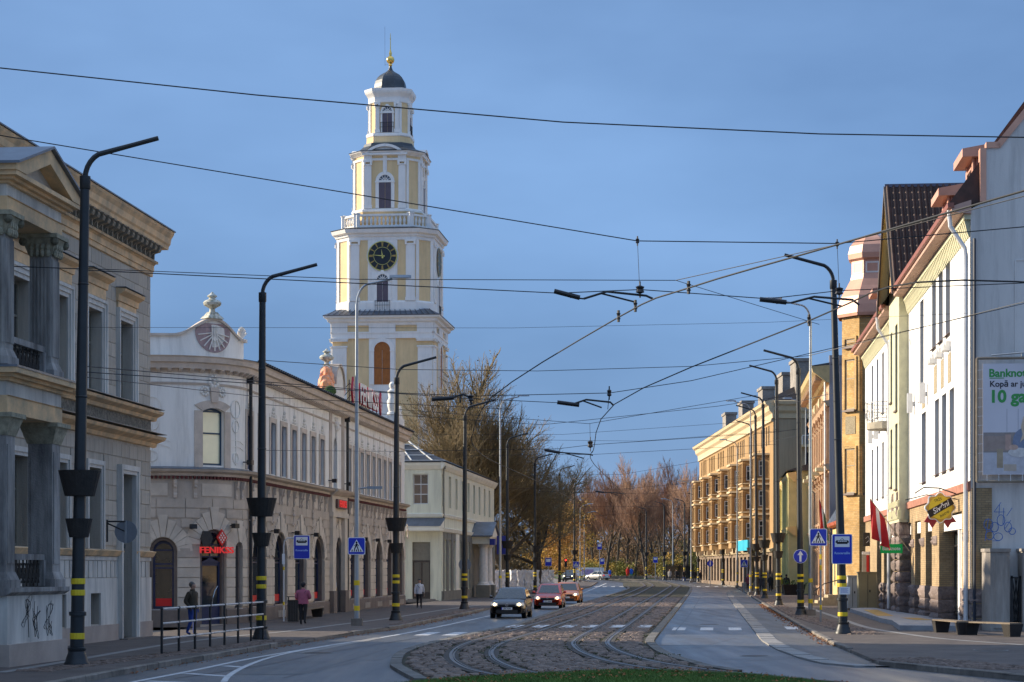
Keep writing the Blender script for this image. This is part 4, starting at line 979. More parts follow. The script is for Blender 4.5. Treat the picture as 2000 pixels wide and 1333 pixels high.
# rooftop letters on a scaffold, white faces with red sides
M_lred = mat('letter_red', (.45, .02, .04), .6, .15); u0, u1 = US(108.6), US(117.3)
RS = thing('rooftop_sign', 'white and dark red rooftop letters on a frame above the long facade', 'sign', (fx, 85.2, 0), RZL)
uc = (u0+u1)/2
t_ = text('FENIKSS', 1.5, M_wht, RS, (uc, -.46, 11.75), FR, .012, 'letter_faces', .03, 1.12); text('FENIKSS', 1.5, M_lred, RS, (uc+.03, -.40, 11.73), FR, .045, 'letter_sides', .045, 1.12)
for u in (u0-.1, u1+.1):
    dg_ = MB().plate([(u, 11.05), (u+.42, 11.8), (u, 12.55), (u-.42, 11.8)], -.36, -.26).build('diamond_sign', M_lred, RS)
    dm = MB()
    for a in range(-1, 2):
        for b in range(-1, 2):
            cx, cz = u+(a-b)*.11, 11.8+(a+b)*.2; dm.plate([(cx, cz-.12), (cx+.07, cz), (cx, cz+.12), (cx-.07, cz)], -.37, -.362)
    dm.build('diamond_pattern', M_wht, dg_)
fr_ = MB(); fr_.tube([(u0, -.1, 11.25), (u1, -.1, 11.25)], .03, 4).tube([(u0, -.1, 12.2), (u1, -.1, 12.2)], .03, 4)
for k in range(8): u = u0+(u1-u0)*k/7; fr_.tube([(u, -.1, 10.93), (u, -.1, 12.4)], .03, 4).tube([(u, -.1, 12.2), (u, .9, 11.1)], .025, 4)
fr_.build('sign_frame', M_iron, RS)

# ------------------------------------------------------------------ left side: pale green building beyond
M_green = mat('pale_green_stucco', (.72, .70, .53), .85, .10, .7, .12, 25, streak=True)
M_gtrim = mat('pale_green_trim', (.78, .75, .62), .85, .1, 1)
M_gbase = mat('grey_olive_base', (.19, .185, .155), .85, .2, 1.2, .2, 25)
M_wfr = mat('white_window_paint', (.62, .62, .60), .5, .1, 4)
gx = -19.59+.1*145.7
T = thing('pale_green_house', 'pale green two-storey house with white columned porch beyond the corner building', 'building', (gx, 145.7, 0), RZL)
UG = lambda d: (d-145.7)*1.005; GL = 34.6
uw = [1.0+3.75*i for i in range(9)]
lw = [(1.0, 2.6), (3.6, 5.0), (6.2, 7.6), (9.6, 11.0), (12.4, 13.8), (15.2, 16.4), (24.5, 26.3), (28, 29.8), (31.3, 33)]
wall(MB(), 0, GL, 0, 10.0, [(u-.62, u+.62, 6.85, 9.15, 0) for u in uw]+[(a, b, .9, 4.5, 0) for a, b in lw], .35).build('side_wall', M_green, T)
GW = 11.0
wall(MB(), 0, GW, 0, 10.0, [(GW-2.05, GW-.95, 7.0, 9.15, 0), (GW-2.1, GW-.8, .25, 4.3, 0), (GW-5.3, GW-4.2, 7.0, 9.15, 0)], .35).build('front_wall', M_green, T, (0, GW, 0), (0, 0, -PI/2))
MB().box(.4, GL-.1, .45, GW, 0, 9.9).build('interior', M_dark, T)
MB().box(GL-.05, GL, 0, GW, 0, 10).build('end_wall', M_green, T)
for u in uw: window(T, u, .2, 6.85, 1.24, 2.3, (.5,), (.62,), .08, M_wfr, M_glass)
for a, b in lw: window(T, (a+b)/2, .22, .9, b-a, 3.6, (), (.72,), .07, M_gbase, M_shop)
nw = window(T, 0, 0, 7.0, 1.1, 2.15, (.5,), (.33, .66), .07, M_wfr, glassmat('amber_reflect', (.10, .06, .045), .08)); nw.location = (.2, 1.5, 7.0); nw.rotation_euler = (0, 0, -PI/2)
dr = inst('entrance_door', MB().box(-.65, .65, 0, .08, 2.6, 2.75).box(-.65, -.55, 0, .08, 0, 2.6).box(.55, .65, 0, .08, 0, 2.6).box(-.06, .06, 0, .08, 0, 2.6).box(-.55, .55, .01, .07, 0, .5).mesh('entrance_door', mat('brown_door', (.06, .045, .035), .6, .2)), T, (.2, 1.45, .25), (0, 0, -PI/2))
MB().add([(-.55, .04, .5), (.55, .04, .5), (.55, .04, 2.6), (-.55, .04, 2.6)], [(0, 1, 2, 3)]).build('pane', M_shop, dr)
MB().add([(-.65, .04, 2.75), (.65, .04, 2.75), (.65, .04, 4.05), (-.65, .04, 4.05)], [(0, 1, 2, 3)]).build('fanlight', glassmat('louvre', (.12, .11, .08), .4), dr)
MB().box(-.6, 0, .2, 2.6, 0, .16).box(-.3, 0, .4, 2.4, .16, .25).build('doorstep', M_kerb, T)
# quoin pilasters, string course, cornice on both faces
for (pr_, nm, m) in (([(0, 9.45), (-.08, 9.5), (-.25, 9.75), (-.32, 9.95), (0, 10.02)], 'cornice', M_gtrim), ([(0, 6.1), (-.08, 6.1), (-.14, 6.3), (0, 6.36)], 'string_course', M_gtrim), ([(0, 5.0), (-.12, 5.05), (-.2, 5.3), (0, 5.36)], 'shop_cornice', M_gtrim)):
    MB().prof(pr_, -.3, GL+.3).build(nm, m, T); MB().prof(pr_, 0, GW).build(nm, m, T, (0, GW, 0), (0, 0, -PI/2))
MB().box(0, GL, -.06, 0, 0, .8).build('plinth', M_gbase, T)
e = .3
for a, b in lw+[(GL, GL)]:
    if a-e > .3: MB().box(e, a, -.08, 0, .8, 5.0).build('pilaster', M_gbase if int(e*3) % 2 else M_gtrim, T)
    MB().box(a, b, -.05, .0, 4.5, 5.0).build('shop_lintel', M_gbase, T) if b > a else None
    e = b
MB().add([(-.4, -.4, 10.03), (GL+.4, -.4, 10.03), (GL+.4, GW, 10.03), (-.4, GW, 10.03), (3.5, 4.5, 12.1), (GL-3, 4.5, 12.1), (GL-3, 7, 12.1), (3.5, 7, 12.1)], [(0, 1, 5, 4), (1, 2, 6, 5), (2, 3, 7, 6), (3, 0, 4, 7), (4, 5, 6, 7), (3, 2, 1, 0)]).build('roof', M_dkroof, T)
sn = MB()
for k in range(5): sn.tube([(-.25+.75*k, -.3+.9*k, 10.1+.43*k), (-.25+.75*k, GW-2+.0*k, 10.1+.43*k)], .05, 4)
for k in range(6): sn.tube([(-.3, .6+1.5*k, 10.1), (3.3, 3.3+.6*k, 12.05)], .05, 4)
sn.build('snow_ladder', M_wfr, T)
MB().add([(-.9, .0, 5.4), (-.9, 3.4, 5.4), (0, 3.4, 6.0), (0, -.2, 6.0), (-.9, 0, 5.1), (-.9, 3.4, 5.1), (0, 3.4, 5.1), (0, -.2, 5.1)], [(0, 1, 2, 3), (4, 5, 1, 0), (5, 6, 2, 1), (4, 0, 3, 7), (7, 6, 5, 4)]).build('door_canopy', M_gtrim, T)
MB().add([(-.95, -.05, 5.42), (-.95, 3.45, 5.42), (0, 3.45, 6.03), (0, -.3, 6.03)], [(0, 1, 2, 3)]).build('canopy_roof', M_zinc, T)
MB().tube([(.35, -.12, 9.5), (.35, -.12, 5.3)], .06, 6).box(.2, .5, -.25, 0, 9.5, 9.8).tube([(.35, -.12, 5.0), (.35, -.12, .2)], .06, 6).build('rain_pipe', M_gbase, T)
for u in (18.5, 22.0):
    MB().lathe([(.55, 0), (.55, 1.15), (.42, 1.2), (.42, 1.3), (.36, 1.36), (.35, 2.6), (.32, 4.1), (.40, 4.2), (.45, 4.4)], 14, (u, -.9, 0)).build('porch_column', M_wht, T, smooth=True); MB().box(u-.55, u+.55, -1.45, -.35, 0, 1.1).build('column_base', M_gbase, T)
MB().box(17.7, 22.8, -1.5, 0, 4.4, 4.95).plate([(17.5, 4.95), (23.0, 4.95), (20.25, 6.0)], -1.6, 0).build('porch_pediment', M_gtrim, T)
MB().plate([(17.3, 4.97), (17.3, 5.07), (20.25, 6.2), (20.25, 6.08)], -1.75, 0).plate([(23.2, 5.07), (23.2, 4.97), (20.25, 6.08), (20.25, 6.2)], -1.75, 0).build('porch_roof', M_zinc, T)
MB().box(17.6, 18.4, -1.9, -1.5, 4.3, 4.8).build('bank_sign', mat('sign_blue', (.02, .03, .25), .5, .1), T); MB().box(22.0, 22.5, -2.4, -1.6, 3.6, 5.1).build('blue_sign', mat('sign_blue', (.02, .03, .25), .5, .1), T)
# ------------------------------------------------------------------ church tower
D_ = 206.0
RZT = RZL-PI/2                                  # front face square to the street
tc_ = at(757, 1114, D_)
M_yel = mat('tower_yellow', (.78, .58, .32), .85, .10, .4, .1, 20, grime=.16)
M_tw = mat('tower_white', (.85, .83, .79), .8, .07, .6, .08, 20, grime=.15)
M_lead = mat('lead_roof', (.055, .065, .075), .5, .25, 1, metal=.3)
M_gold = mat('gilded', (.90, .60, .16), .22, .08, 3, metal=1)
M_plum = mat('plum_shutter', (.12, .095, .12), .7, .15, 3)
M_orange = mat('orange_boards', (.36, .125, .03), .8, .22, 3, .2, 30)
M_tgl = glassmat('tower_glass', (.05, .06, .08), .1)
T = thing('church_tower', 'tall yellow and white baroque church tower with clock, balustrade and dark dome', 'church tower', (tc_.x, D_+4.8, 0), RZT)
zt = lambda y: 2.3+(1114-y)*D_/F
def octa(w, c):                                 # square w with corners cut by c, counter-clockwise
    h = w/2; return [(-h+c, -h), (h-c, -h), (h, -h+c), (h, h-c), (h-c, h), (-h+c, h), (-h, h-c), (-h, -h+c)]
def stage(w, c, z0, z1, m, nm): return MB().slab(octa(w, c), z0, z1).build(nm, m, T)
def mould(w, c, prof, m, nm):                   # stacked moulding rings: (overhang, z)
    mb = MB(); mb.loft([[(x*(1+2*o/w), y*(1+2*o/w), z) for x, y in octa(w, c)] for o, z in prof]); return mb.build(nm, m, T)
def faces(w, c):                                # the four main faces: centre, angle, width ; then four cut corners
    h = w/2; r = []
    for k in range(4): a = k*PI/2; r.append(((h*math.sin(a), -h*math.cos(a)), a, w-2*c))
    q = h-c/2
    for k in range(4): a = PI/4+k*PI/2; r.append(((q*math.sqrt(2)*math.sin(a), -q*math.sqrt(2)*math.cos(a)), a, c*math.sqrt(2)))
    return r
def onface(f, nm, me, u, y, z):
    (cx, cy), a, _ = f; return inst(nm, me, T, (cx+u*math.cos(a)-y*math.sin(a)*1.0, cy+u*math.sin(a)+y*math.cos(a), z), (0, 0, a))
def bx(*a): return MB().box(*a)
def pil(w, h, capd=.5): 
    mb = MB().box(-w/2, w/2, -.16, 0, 0, h-capd).box(-w/2-.06, w/2+.06, -.22, 0, 0, .35).box(-w/2-.05, w/2+.05, -.21, 0, h-capd, h-capd+.12).box(-w/2-.1, w/2+.1, -.27, 0, h-.2, h)
    for s in (-1, 1): mb.lathe([(.12, -.02), (.12, .3)], 8, (s*(w/2-.02), -.2, h-.5))
    return mb.mesh('pilaster', M_tw)
def arched(w, h, z, f, fill, surround=.35, panel=True, grille=0, fan=True):
    mb = MB(); p = arcpts((-w/2, w/2, 0, h, 1), 12); q = arcpts((-w/2-surround, w/2+surround, 0, h+surround, 1), 12)
    for (a, b), (c, d) in zip(zip(p, p[1:]), zip(q, q[1:])): mb.plate([a, b, d, c], -.14, 0)
    mb.box(-w/2-surround, -w/2, -.14, 0, 0, p[0][1]); mb.box(w/2, w/2+surround, -.14, 0, 0, p[0][1]); mb.box(-.14, .14, -.2, 0, h, h+surround+.1)
    mb.box(-w/2-surround-.05, -w/2+.02, -.2, 0, p[0][1]-.15, p[0][1]); mb.box(w/2-.02, w/2+surround+.05, -.2, 0, p[0][1]-.15, p[0][1])
    onface(f, 'window_surround', mb.mesh('window_surround', M_tw), 0, 0, z)
    sh = MB(); zs = p[0][1]; sh.box(-w/2, -.02, -.03, 0, 0, zs); sh.box(.02, w/2, -.03, 0, 0, zs)
    if not fan:
        sh.plate(p+[], -.035, 0)
    o = onface(f, 'shutter', sh.mesh('shutter', fill), 0, -.01, z)
    if fan:
        g = MB().plate(p, -.02, 0).build('pane', M_tgl, o); fb = MB()
        for k in range(1, 6): a = PI*k/6; fb.tube([(0, -.04, zs), (w/2*math.cos(a), -.04, zs+w/2*math.sin(a))], .035, 4)
        fb.box(-w/2, w/2, -.06, -.02, zs-.12, zs+.1).tube([(.25*w*math.cos(k*PI/8), -.04, zs+.25*w*math.sin(k*PI/8)) for k in range(9)], .035, 4); fb.build('fanlight_bars', M_tw, o)
    if grille:
        gr = MB(); n = int(w/.17)
        for k in range(n+1): gr.tube([(-w/2-.15+(w+.3)*k/n, -.2, 0), (-w/2-.15+(w+.3)*k/n, -.2, grille)], .018, 4)
        gr.box(-w/2-.2, w/2+.2, -.22, -.18, grille-.04, grille).box(-w/2-.2, w/2+.2, -.22, -.18, grille*.5, grille*.5+.03); gr.build('grille', M_iron, o)
# stage 1: square base
W1 = 10.15; z1 = zt(662)
stage(W1, .02, 0, zt(636), M_yel, 'base_wall'); F1 = faces(W1, .02)[:4]
cp = MB().box(-.72, .72, -.22, .0, 0, z1-.9).box(-.45, .45, -.26, -.22, 13, z1-1.6).box(-.80, .80, -.30, 0, z1-.9, z1-.75).box(-.9, .9, -.36, 0, z1-.12, z1).box(-.84, .84, -.32, 0, z1-.3, z1-.12).mesh('pilaster', M_tw)
for f in F1[:2]+F1[3:]:
    for s in (-1, 1): onface(f, 'pilaster', cp, s*(W1/2-.74), 0, 0)
    cw = MB().box(-1.35, 1.35, -.1, 0, 0, zt(636)).mesh('centre_strip', M_tw); onface(f, 'centre_strip', cw, 0, 0, 0)
    ar = MB().box(-W1/2, W1/2, -.2, 0, 0, .62).box(-W1/2, W1/2, -.26, 0, .5, .66).mesh('architrave', M_tw); onface(f, 'architrave', ar, 0, 0, z1)
    fp = MB().box(-.8, .8, -.22, 0, 0, 1.1).mesh('frieze_block', M_tw); [onface(f, 'frieze_block', fp, s*(W1/2-.74), 0, z1+.66) for s in (-1, 1)]; onface(f, 'frieze_block', MB().box(-1.35, 1.35, -.2, 0, 0, 1.1).mesh('frieze_block', M_tw), 0, 0, z1+.66)
    arched(1.65, zt(669)-zt(752), zt(752), ((f[0][0]+.1*math.sin(f[1]), f[0][1]-.1*math.cos(f[1])), f[1], f[2]), M_orange, .42, fan=False)
mould(W1, .02, [(.0, zt(637)), (.18, zt(636)), (.22, zt(632)), (.45, zt(629)), (.5, zt(625)), (.78, zt(622)), (.82, zt(619)), (0, zt(618))], M_tw, 'cornice')
mould(W1, .02, [(.86, zt(618.8)), (.88, zt(617.5)), (-.45, zt(604)), (-.6, zt(603))], mat('zinc_skirt', (.13, .15, .19), .4, .2, 1, metal=.5), 'skirt_roof')
sm = MB()
for k in range(20):
    x = -5.4+k*.57; sm.tube([(x, -6.02, zt(617)), (x*.87, -4.95, zt(604)-.03)], .035, 4)
sm.build('roof_seams', M_lead, T)
# stage 2: clock stage with cut corners
W2, C2 = 9.75, 1.53; za, zb = zt(605), zt(470)
stage(W2, C2, za-.5, zb+1, M_yel, 'clock_stage_wall'); F2 = faces(W2, C2)
mould(W2, C2, [(.1, za-.4), (.16, za), (.16, za+.7), (.08, za+.85), (0, za+.9)], M_tw, 'stage_base')
p2 = pil(.92, zb-za-.8)
for f in F2[:4]:
    for s in (-1, 1): onface(f, 'pilaster', p2, s*(f[2]/2-.52), 0, za+.85)
    onface(f, 'centre_strip', bx(-1.5, 1.5, -.09, 0, 0, zb-za-.8).mesh('centre_strip', M_tw), 0, 0, za+.85)
    onface(f, 'clock_back', MB().plate([(1.62*math.cos(k*PI/12), 1.62*math.sin(k*PI/12)) for k in range(24)], -.12, 0).mesh('clock_back', M_tw), 0, 0, zt(501))
for f in F2[4:]:
    for s in (-1, 1): onface(f, 'corner_strip', bx(-.17, .17, -.1, 0, 0, zb-za-.8).mesh('corner_strip', M_tw), s*(f[2]/2-.18), 0, za+.85)
mat('dial_gold', (.42, .27, .08), .4, .1, metal=.6)
M_cl = mat('clock_black', (.012, .014, .018), .4, .2)
for f in F2[:2]+F2[3:4]:
    ck = onface(f, 'clock', MB().plate([(1.5*math.cos(k*PI/16), 1.5*math.sin(k*PI/16)) for k in range(32)], -.08, 0).mesh('clock', M_cl), 0, -.14, zt(501))
    for r0, r1 in ((1.42, 1.5), (.86, .90)):
        rg = MB()
        for k in range(32): a, b = k*PI/16, (k+1)*PI/16; rg.plate([(r0*math.cos(b), r0*math.sin(b)), (r1*math.cos(b), r1*math.sin(b)), (r1*math.cos(a), r1*math.sin(a)), (r0*math.cos(a), r0*math.sin(a))], -.10, -.082)
        rg.build('clock_ring', M_gold, ck)
    for k in range(12):
        a = k*PI/6; wd_ = .07 if k % 3 else .11; c, s = math.cos(a), math.sin(a)
        MB().plate([(c*.95-s*wd_*.6, s*.95+c*wd_*.6), (c*.95+s*wd_*.6, s*.95-c*wd_*.6), (c*1.38+s*wd_, s*1.38-c*wd_), (c*1.38-s*wd_, s*1.38+c*wd_)], -.105, -.083).build('hour_mark', MATS['dial_gold'], ck)
    for a, l, w_ in ((PI*.965, 1.35, .06), (PI*.545, .72, .09)):
        c, s = math.cos(a), math.sin(a); MB().plate([(-c*.25+s*w_, -s*.25-c*w_), (c*l, s*l), (-c*.25-s*w_, -s*.25+c*w_)], -.13, -.11).build('clock_hand', M_gold, ck)
    arched(1.15, zt(537)-zt(607), zt(607)+.02, ((f[0][0]+.09*math.sin(f[1]), f[0][1]-.09*math.cos(f[1])), f[1], f[2]), M_plum, .3, grille=.95)
mould(W2, C2, [(0, zb), (.1, zb+.05), (.1, zb+.35), (.22, zb+.4), (.25, zb+.6), (.5, zb+.72), (.58, zb+.95), (.62, zb+1.1), (0, zb+1.15)], M_tw, 'cornice')
mould(W2, C2, [(.66, zb+1.1), (.68, zb+1.16), (-.4, zb+1.42), (-.6, zb+1.43)], M_lead, 'cornice_roof')
# balustrade
zq = zb+1.4; W3, C3 = 8.6, 1.55; F3 = faces(W3, C3)
bal = MB().lathe([(.11, 0), (.11, .08), (.07, .12), (.15, .38), (.15, .5), (.07, .78), (.11, .84), (.11, .92)], 8).mesh('baluster', M_tw, True)
for f in F3:
    n = int(f[2]/.42)
    for k in range(n): onface(f, 'baluster', bal, -f[2]/2+f[2]*(k+.5)/n, 0, zq+.22)
    onface(f, 'rail', MB().box(-f[2]/2, f[2]/2, -.16, .16, 0, .22).box(-f[2]/2, f[2]/2, -.17, .17, 1.14, 1.34).mesh('rail', M_tw), 0, 0, zq)
    for s in (-1, 1): onface(f, 'rail_post', MB().box(-.26, .26, -.2, .2, 0, 1.36).box(-.31, .31, -.25, .25, 1.36, 1.46).mesh('rail_post', M_tw), s*f[2]/2, .0, zq)
# stage 3
W4, C4 = 6.8, 1.25; zc, zd = zt(425), zt(308)
stage(W4, C4, zc-1.5, zt(292), M_yel, 'third_stage_wall'); F4 = faces(W4, C4)
mould(W4, C4, [(.16, zc-1.4), (.16, zt(412)), (.2, zt(411)), (.2, zt(406)), (.06, zt(404)), (0, zt(404))], M_yel, 'stage_base'); mould(W4, C4, [(.17, zt(410)), (.24, zt(409)), (.24, zt(405)), (.1, zt(403)), (0, zt(403))], M_tw, 'base_moulding')
p4 = pil(.72, zd-zt(403))
for f in F4[:4]:
    for s in (-1, 1): onface(f, 'pilaster', p4, s*(f[2]/2-.4), 0, zt(403)); onface(f, 'frieze_block', bx(-.42, .42, -.18, 0, 0, .7).mesh('frieze_block', M_tw), s*(f[2]/2-.4), 0, zd)
    onface(f, 'architrave', bx(-f[2]/2, f[2]/2, -.12, 0, 0, .22).mesh('architrave', M_tw), 0, 0, zd-.02); onface(f, 'keystone', bx(-.2, .2, -.14, 0, 0, 1.9).mesh('keystone', M_tw), 0, 0, zt(333))
    arched(1.25, zt(337)-zt(402), zt(402), f, M_plum, .34)
    sg = MB(); pp = arcpts((-2.05, 2.05, 0, 1.05, .95), 12); qq = arcpts((-1.75, 1.75, 0, .78, .72), 12)
    for (a, b), (c, d) in zip(zip(pp, pp[1:]), zip(qq, qq[1:])): sg.plate([c, d, b, a], -.42, .6)
    sg.box(-2.3, 2.3, -.4, 0, -.06, .12); sg.plate(qq, -.1, 0); onface(f, 'curved_pediment', sg.mesh('curved_pediment', M_tw), 0, 0, zt(297))
for f in F4[4:]:
    for s in (-1, 1): onface(f, 'corner_strip', bx(-.14, .14, -.09, 0, 0, zd-zt(403)).mesh('corner_strip', M_tw), s*(f[2]/2-.15), 0, zt(403))
    onface(f, 'architrave', bx(-f[2]/2, f[2]/2, -.1, 0, 0, .22).mesh('architrave', M_tw), 0, 0, zd-.02)
mould(W4, C4, [(0, zt(299)), (.1, zt(298)), (.2, zt(296)), (.42, zt(293)), (.48, zt(291)), (0, zt(290))], M_tw, 'cornice')
mould(W4, C4, [(.5, zt(291)), (.52, zt(290)), (.0, zt(286)), (-.55, zt(281)), (-.85, zt(275)), (-.95, zt(269)), (-1.2, zt(268.5))], M_lead, 'bell_roof')
# stage 4: lantern
W5, C5 = 3.95, .75; F5 = faces(W5, C5); ze, zf = zt(248), zt(188)
stage(W5, C5, zt(270), zt(186), M_yel, 'lantern_wall')
mould(W5, C5, [(.3, zt(270.5)), (.26, zt(256)), (.1, zt(255)), (.1, zt(255))], M_yel, 'lantern_base'); mould(W5, C5, [(.28, zt(255.5)), (.32, zt(254)), (.3, zt(249)), (.08, zt(248)), (0, zt(248))], M_tw, 'base_moulding')
p5 = pil(.42, zf-ze, .4)
for f in F5[:4]:
    for s in (-1, 1): onface(f, 'pilaster', p5, s*(f[2]/2-.22), 0, ze)
    arched(1.02, zt(197)-zt(247), zt(247), f, M_plum, .18, grille=1.0)
for f in F5[4:]: onface(f, 'corner_strip', bx(-.14, .14, -.08, 0, 0, zf-ze).mesh('corner_strip', M_tw), -f[2]/2+.12, 0, ze)
mould(W5, C5, [(.0, zf), (.1, zf+.05), (.12, zf+.55), (.2, zf+.7), (.38, zf+.95), (.45, zt(166)), (.48, zt(161)), (0, zt(160))], M_tw, 'cornice')
dm = MB(); prf = [(1.80, 160.2), (1.78, 157), (1.70, 152), (1.66, 145), (1.56, 138), (1.36, 131.5), (1.08, 126), (.75, 122), (.48, 119), (.28, 115.5), (.16, 110), (.12, 106)]
dm.loft([[(r*math.cos(PI/8+k*PI/4), r*math.sin(PI/8+k*PI/4), zt(y)) for k in range(8)] for r, y in prf]); dm.build('dome', M_lead, T)
MB().lathe([(.14, 0), (.2, .1), (.12, .3), (.14, .6), (.1, .75)], 10, (0, 0, zt(107))).build('finial_neck', M_gold, T, smooth=True); MB().ball((0, 0, zt(94.5)), .42, 16, 12).build('gold_ball', M_gold, T, smooth=True)
MB().lathe([(.12, 0), (.16, .3), (.05, .7), (.03, 2.2), (.01, 2.4)], 8, (0, 0, zt(87))).box(-.03, .03, -.18, .18, zt(53), zt(51)).build('spire_rod', M_gold, T)
MB().tube([(-.55, -.1, zt(106)), (-.56, -.1, zt(28))], .022, 4).tube([(-.55, -.1, zt(104)), (0, 0, zt(104))], .02, 4).tube([(-.55, -.1, zt(92)), (-.2, 0, zt(92))], .02, 4).build('lightning_rod', mat('rod_metal', (.5, .5, .52), .3, .1, metal=.8), T)
# nave behind the tower
MB().box(-12, 3.2, 5.2, 48, 0, 13.5).build('nave_wall', M_yel, T); MB().add([(-12.4, 5.2, 13.5), (3.6, 5.2, 13.5), (-4.4, 5.2, 18), (-12.4, 48, 13.5), (3.6, 48, 13.5), (-4.4, 48, 18)], [(0, 1, 2), (1, 4, 5, 2), (0, 2, 5, 3), (3, 5, 4), (0, 3, 4, 1)]).build('nave_roof', M_lead, T)
# distant steeple far down the street
ft = at(1096, 1114, 560)
T = thing('distant_steeple', 'small dark church steeple far off behind the yellow trees', 'steeple', (ft.x, 560, 0))
zf_ = lambda y: zz(y, 560); M_far = mat('far_steeple', (.16, .15, .16), .9, .2)
MB().box(-1.5, 1.5, -1.5, 1.5, 0, zf_(975)).box(-1.7, 1.7, -1.7, 1.7, zf_(976), zf_(974)).build('wall', M_far, T)
for s in (-1, 1):
    for t in (-1, 1): MB().frust((s*1.3, t*1.3), .5, .5, .02, .02, zf_(975), zf_(958)).build('pinnacle', M_far, T)
MB().frust((0, 0), 2.2, 2.2, .1, .1, zf_(975), zf_(948)).build('spire', M_far, T)
# ------------------------------------------------------------------ right side: white building with brick ground floor
RZR = math.atan2(-1, -.095)                      # u runs from far to near
DN = 74.8; cxn = 9.65+.095*DN
M_white2 = mat('bright_white_render', (.80, .79, .76), .85, .06, .5, .12, 40, grime=.14)
M_crm = mat('cream_render', (.58, .56, .38), .85, .12, 2.5, .15, 30)
M_ybrick = brickmat('yellow_brick', (.50, .30, .10), (.62, .40, .16), (.36, .27, .16))
M_bbrick = brickmat('buff_brick', (.36, .25, .13), (.46, .33, .18), (.22, .17, .11))
M_copper = mat('copper_sheet', (.60, .32, .22), .45, .12, 1.2, metal=.1, rnd=.1)
M_copper2 = mat('copper_dark', (.30, .11, .075), .5, .15, 1.2, metal=.2)
M_tile = mat('brown_pantile', (.06, .03, .022), .7, .35, 2, rnd=.3)
M_granite = mat('rough_granite', (.20, .155, .14), .85, .4, 6, .9, 9, rnd=.25)
M_gable = mat('grey_gable_render', (.66, .64, .61), .9, .09, .5, .15, 30, streak=True)
M_sill = mat('brown_sill', (.16, .115, .10), .6, .2)
M_ledge = mat('red_ledge', (.36, .16, .11), .8, .25, 3)
M_gut = mat('white_gutter', (.62, .63, .64), .4, .1, metal=.2)
M_pebble = mat('pebble_dash', (.36, .30, .20), .9, .5, 22, .8, 30)
LW = 50.0                                        # facade length, near end at u = LW
T = thing('white_town_house', 'white three-storey house with brick ground floor and copper dormers at right', 'building', (cxn+.095*LW/1.0045, DN+LW/1.0045, 0), RZR)
UR = lambda d: LW-(d-DN)*1.0045
EV = 15.4
def opn(d, w, z0, z1): return (UR(d)-w/2, UR(d)+w/2, z0, z1, 0)
tri = [81.9, 84.4, 86.9]; far = [108.3, 112.0, 115.6, 119.2]
w3 = [opn(d, 1.5, 11.7, 14.7) for d in tri]+[opn(91.8, 1.5, 9.9, 14.4)]+[opn(d, 1.15, 10.9, 14.2) for d in far]
w2 = [opn(d, 1.55, 6.3, 9.45) for d in (80.6, 83.2, 85.8)]+[opn(91.0, 1.8, 6.2, 9.3)]+[opn(d, 1.1, 6.3, 9.3) for d in far]
wall(MB(), 0, LW, 5.5, EV, w3+w2, .45).build('upper_wall', M_white2, T)
for o in w3+w2:
    window(T, (o[0]+o[1])/2, .34, o[2], o[1]-o[0], o[3]-o[2], (), (.3,), .07, mat('grey_frame', (.12, .12, .12), .5, .1), M_glass)
    MB().add([(o[0]-.03, -.12, o[2]-.02), (o[1]+.03, -.12, o[2]-.02), (o[1]+.03, .36, o[2]+.16), (o[0]-.03, .36, o[2]+.16), (o[0]-.03, -.12, o[2]-.06), (o[1]+.03, -.12, o[2]-.06)], [(0, 1, 2, 3), (4, 5, 1, 0), (4, 0, 3), (5, 2, 1)]).build('sill', M_sill, T)
for d in (81.9, 84.4, 86.9): 
    u = UR(d-.6); MB().box(u-.5, u+.5, -.02, 0, 9.75, 10.9).build('pebble_panel', M_pebble, T)
    for s in (-.35, .2): MB().box(u+s, u+s+.22, -.3, 0, 10.98, 11.2).box(u+s+.03, u+s+.19, -.2, 0, 11.2, 11.36).build('bracket', M_white2, T)
MB().box(UR(91)-.55, UR(91)+.55, -.02, 0, 9.5, 9.84).build('pebble_panel', M_pebble, T)
for d in (89.6, 95.0, 114, 118): MB().box(UR(d)-.16, UR(d)+.16, -.34, -.1, 9.6, 10.5).box(UR(d)-.05, UR(d)+.05, -.12, 0, 9.9, 10.1).build('wall_lamp', M_gut, T)
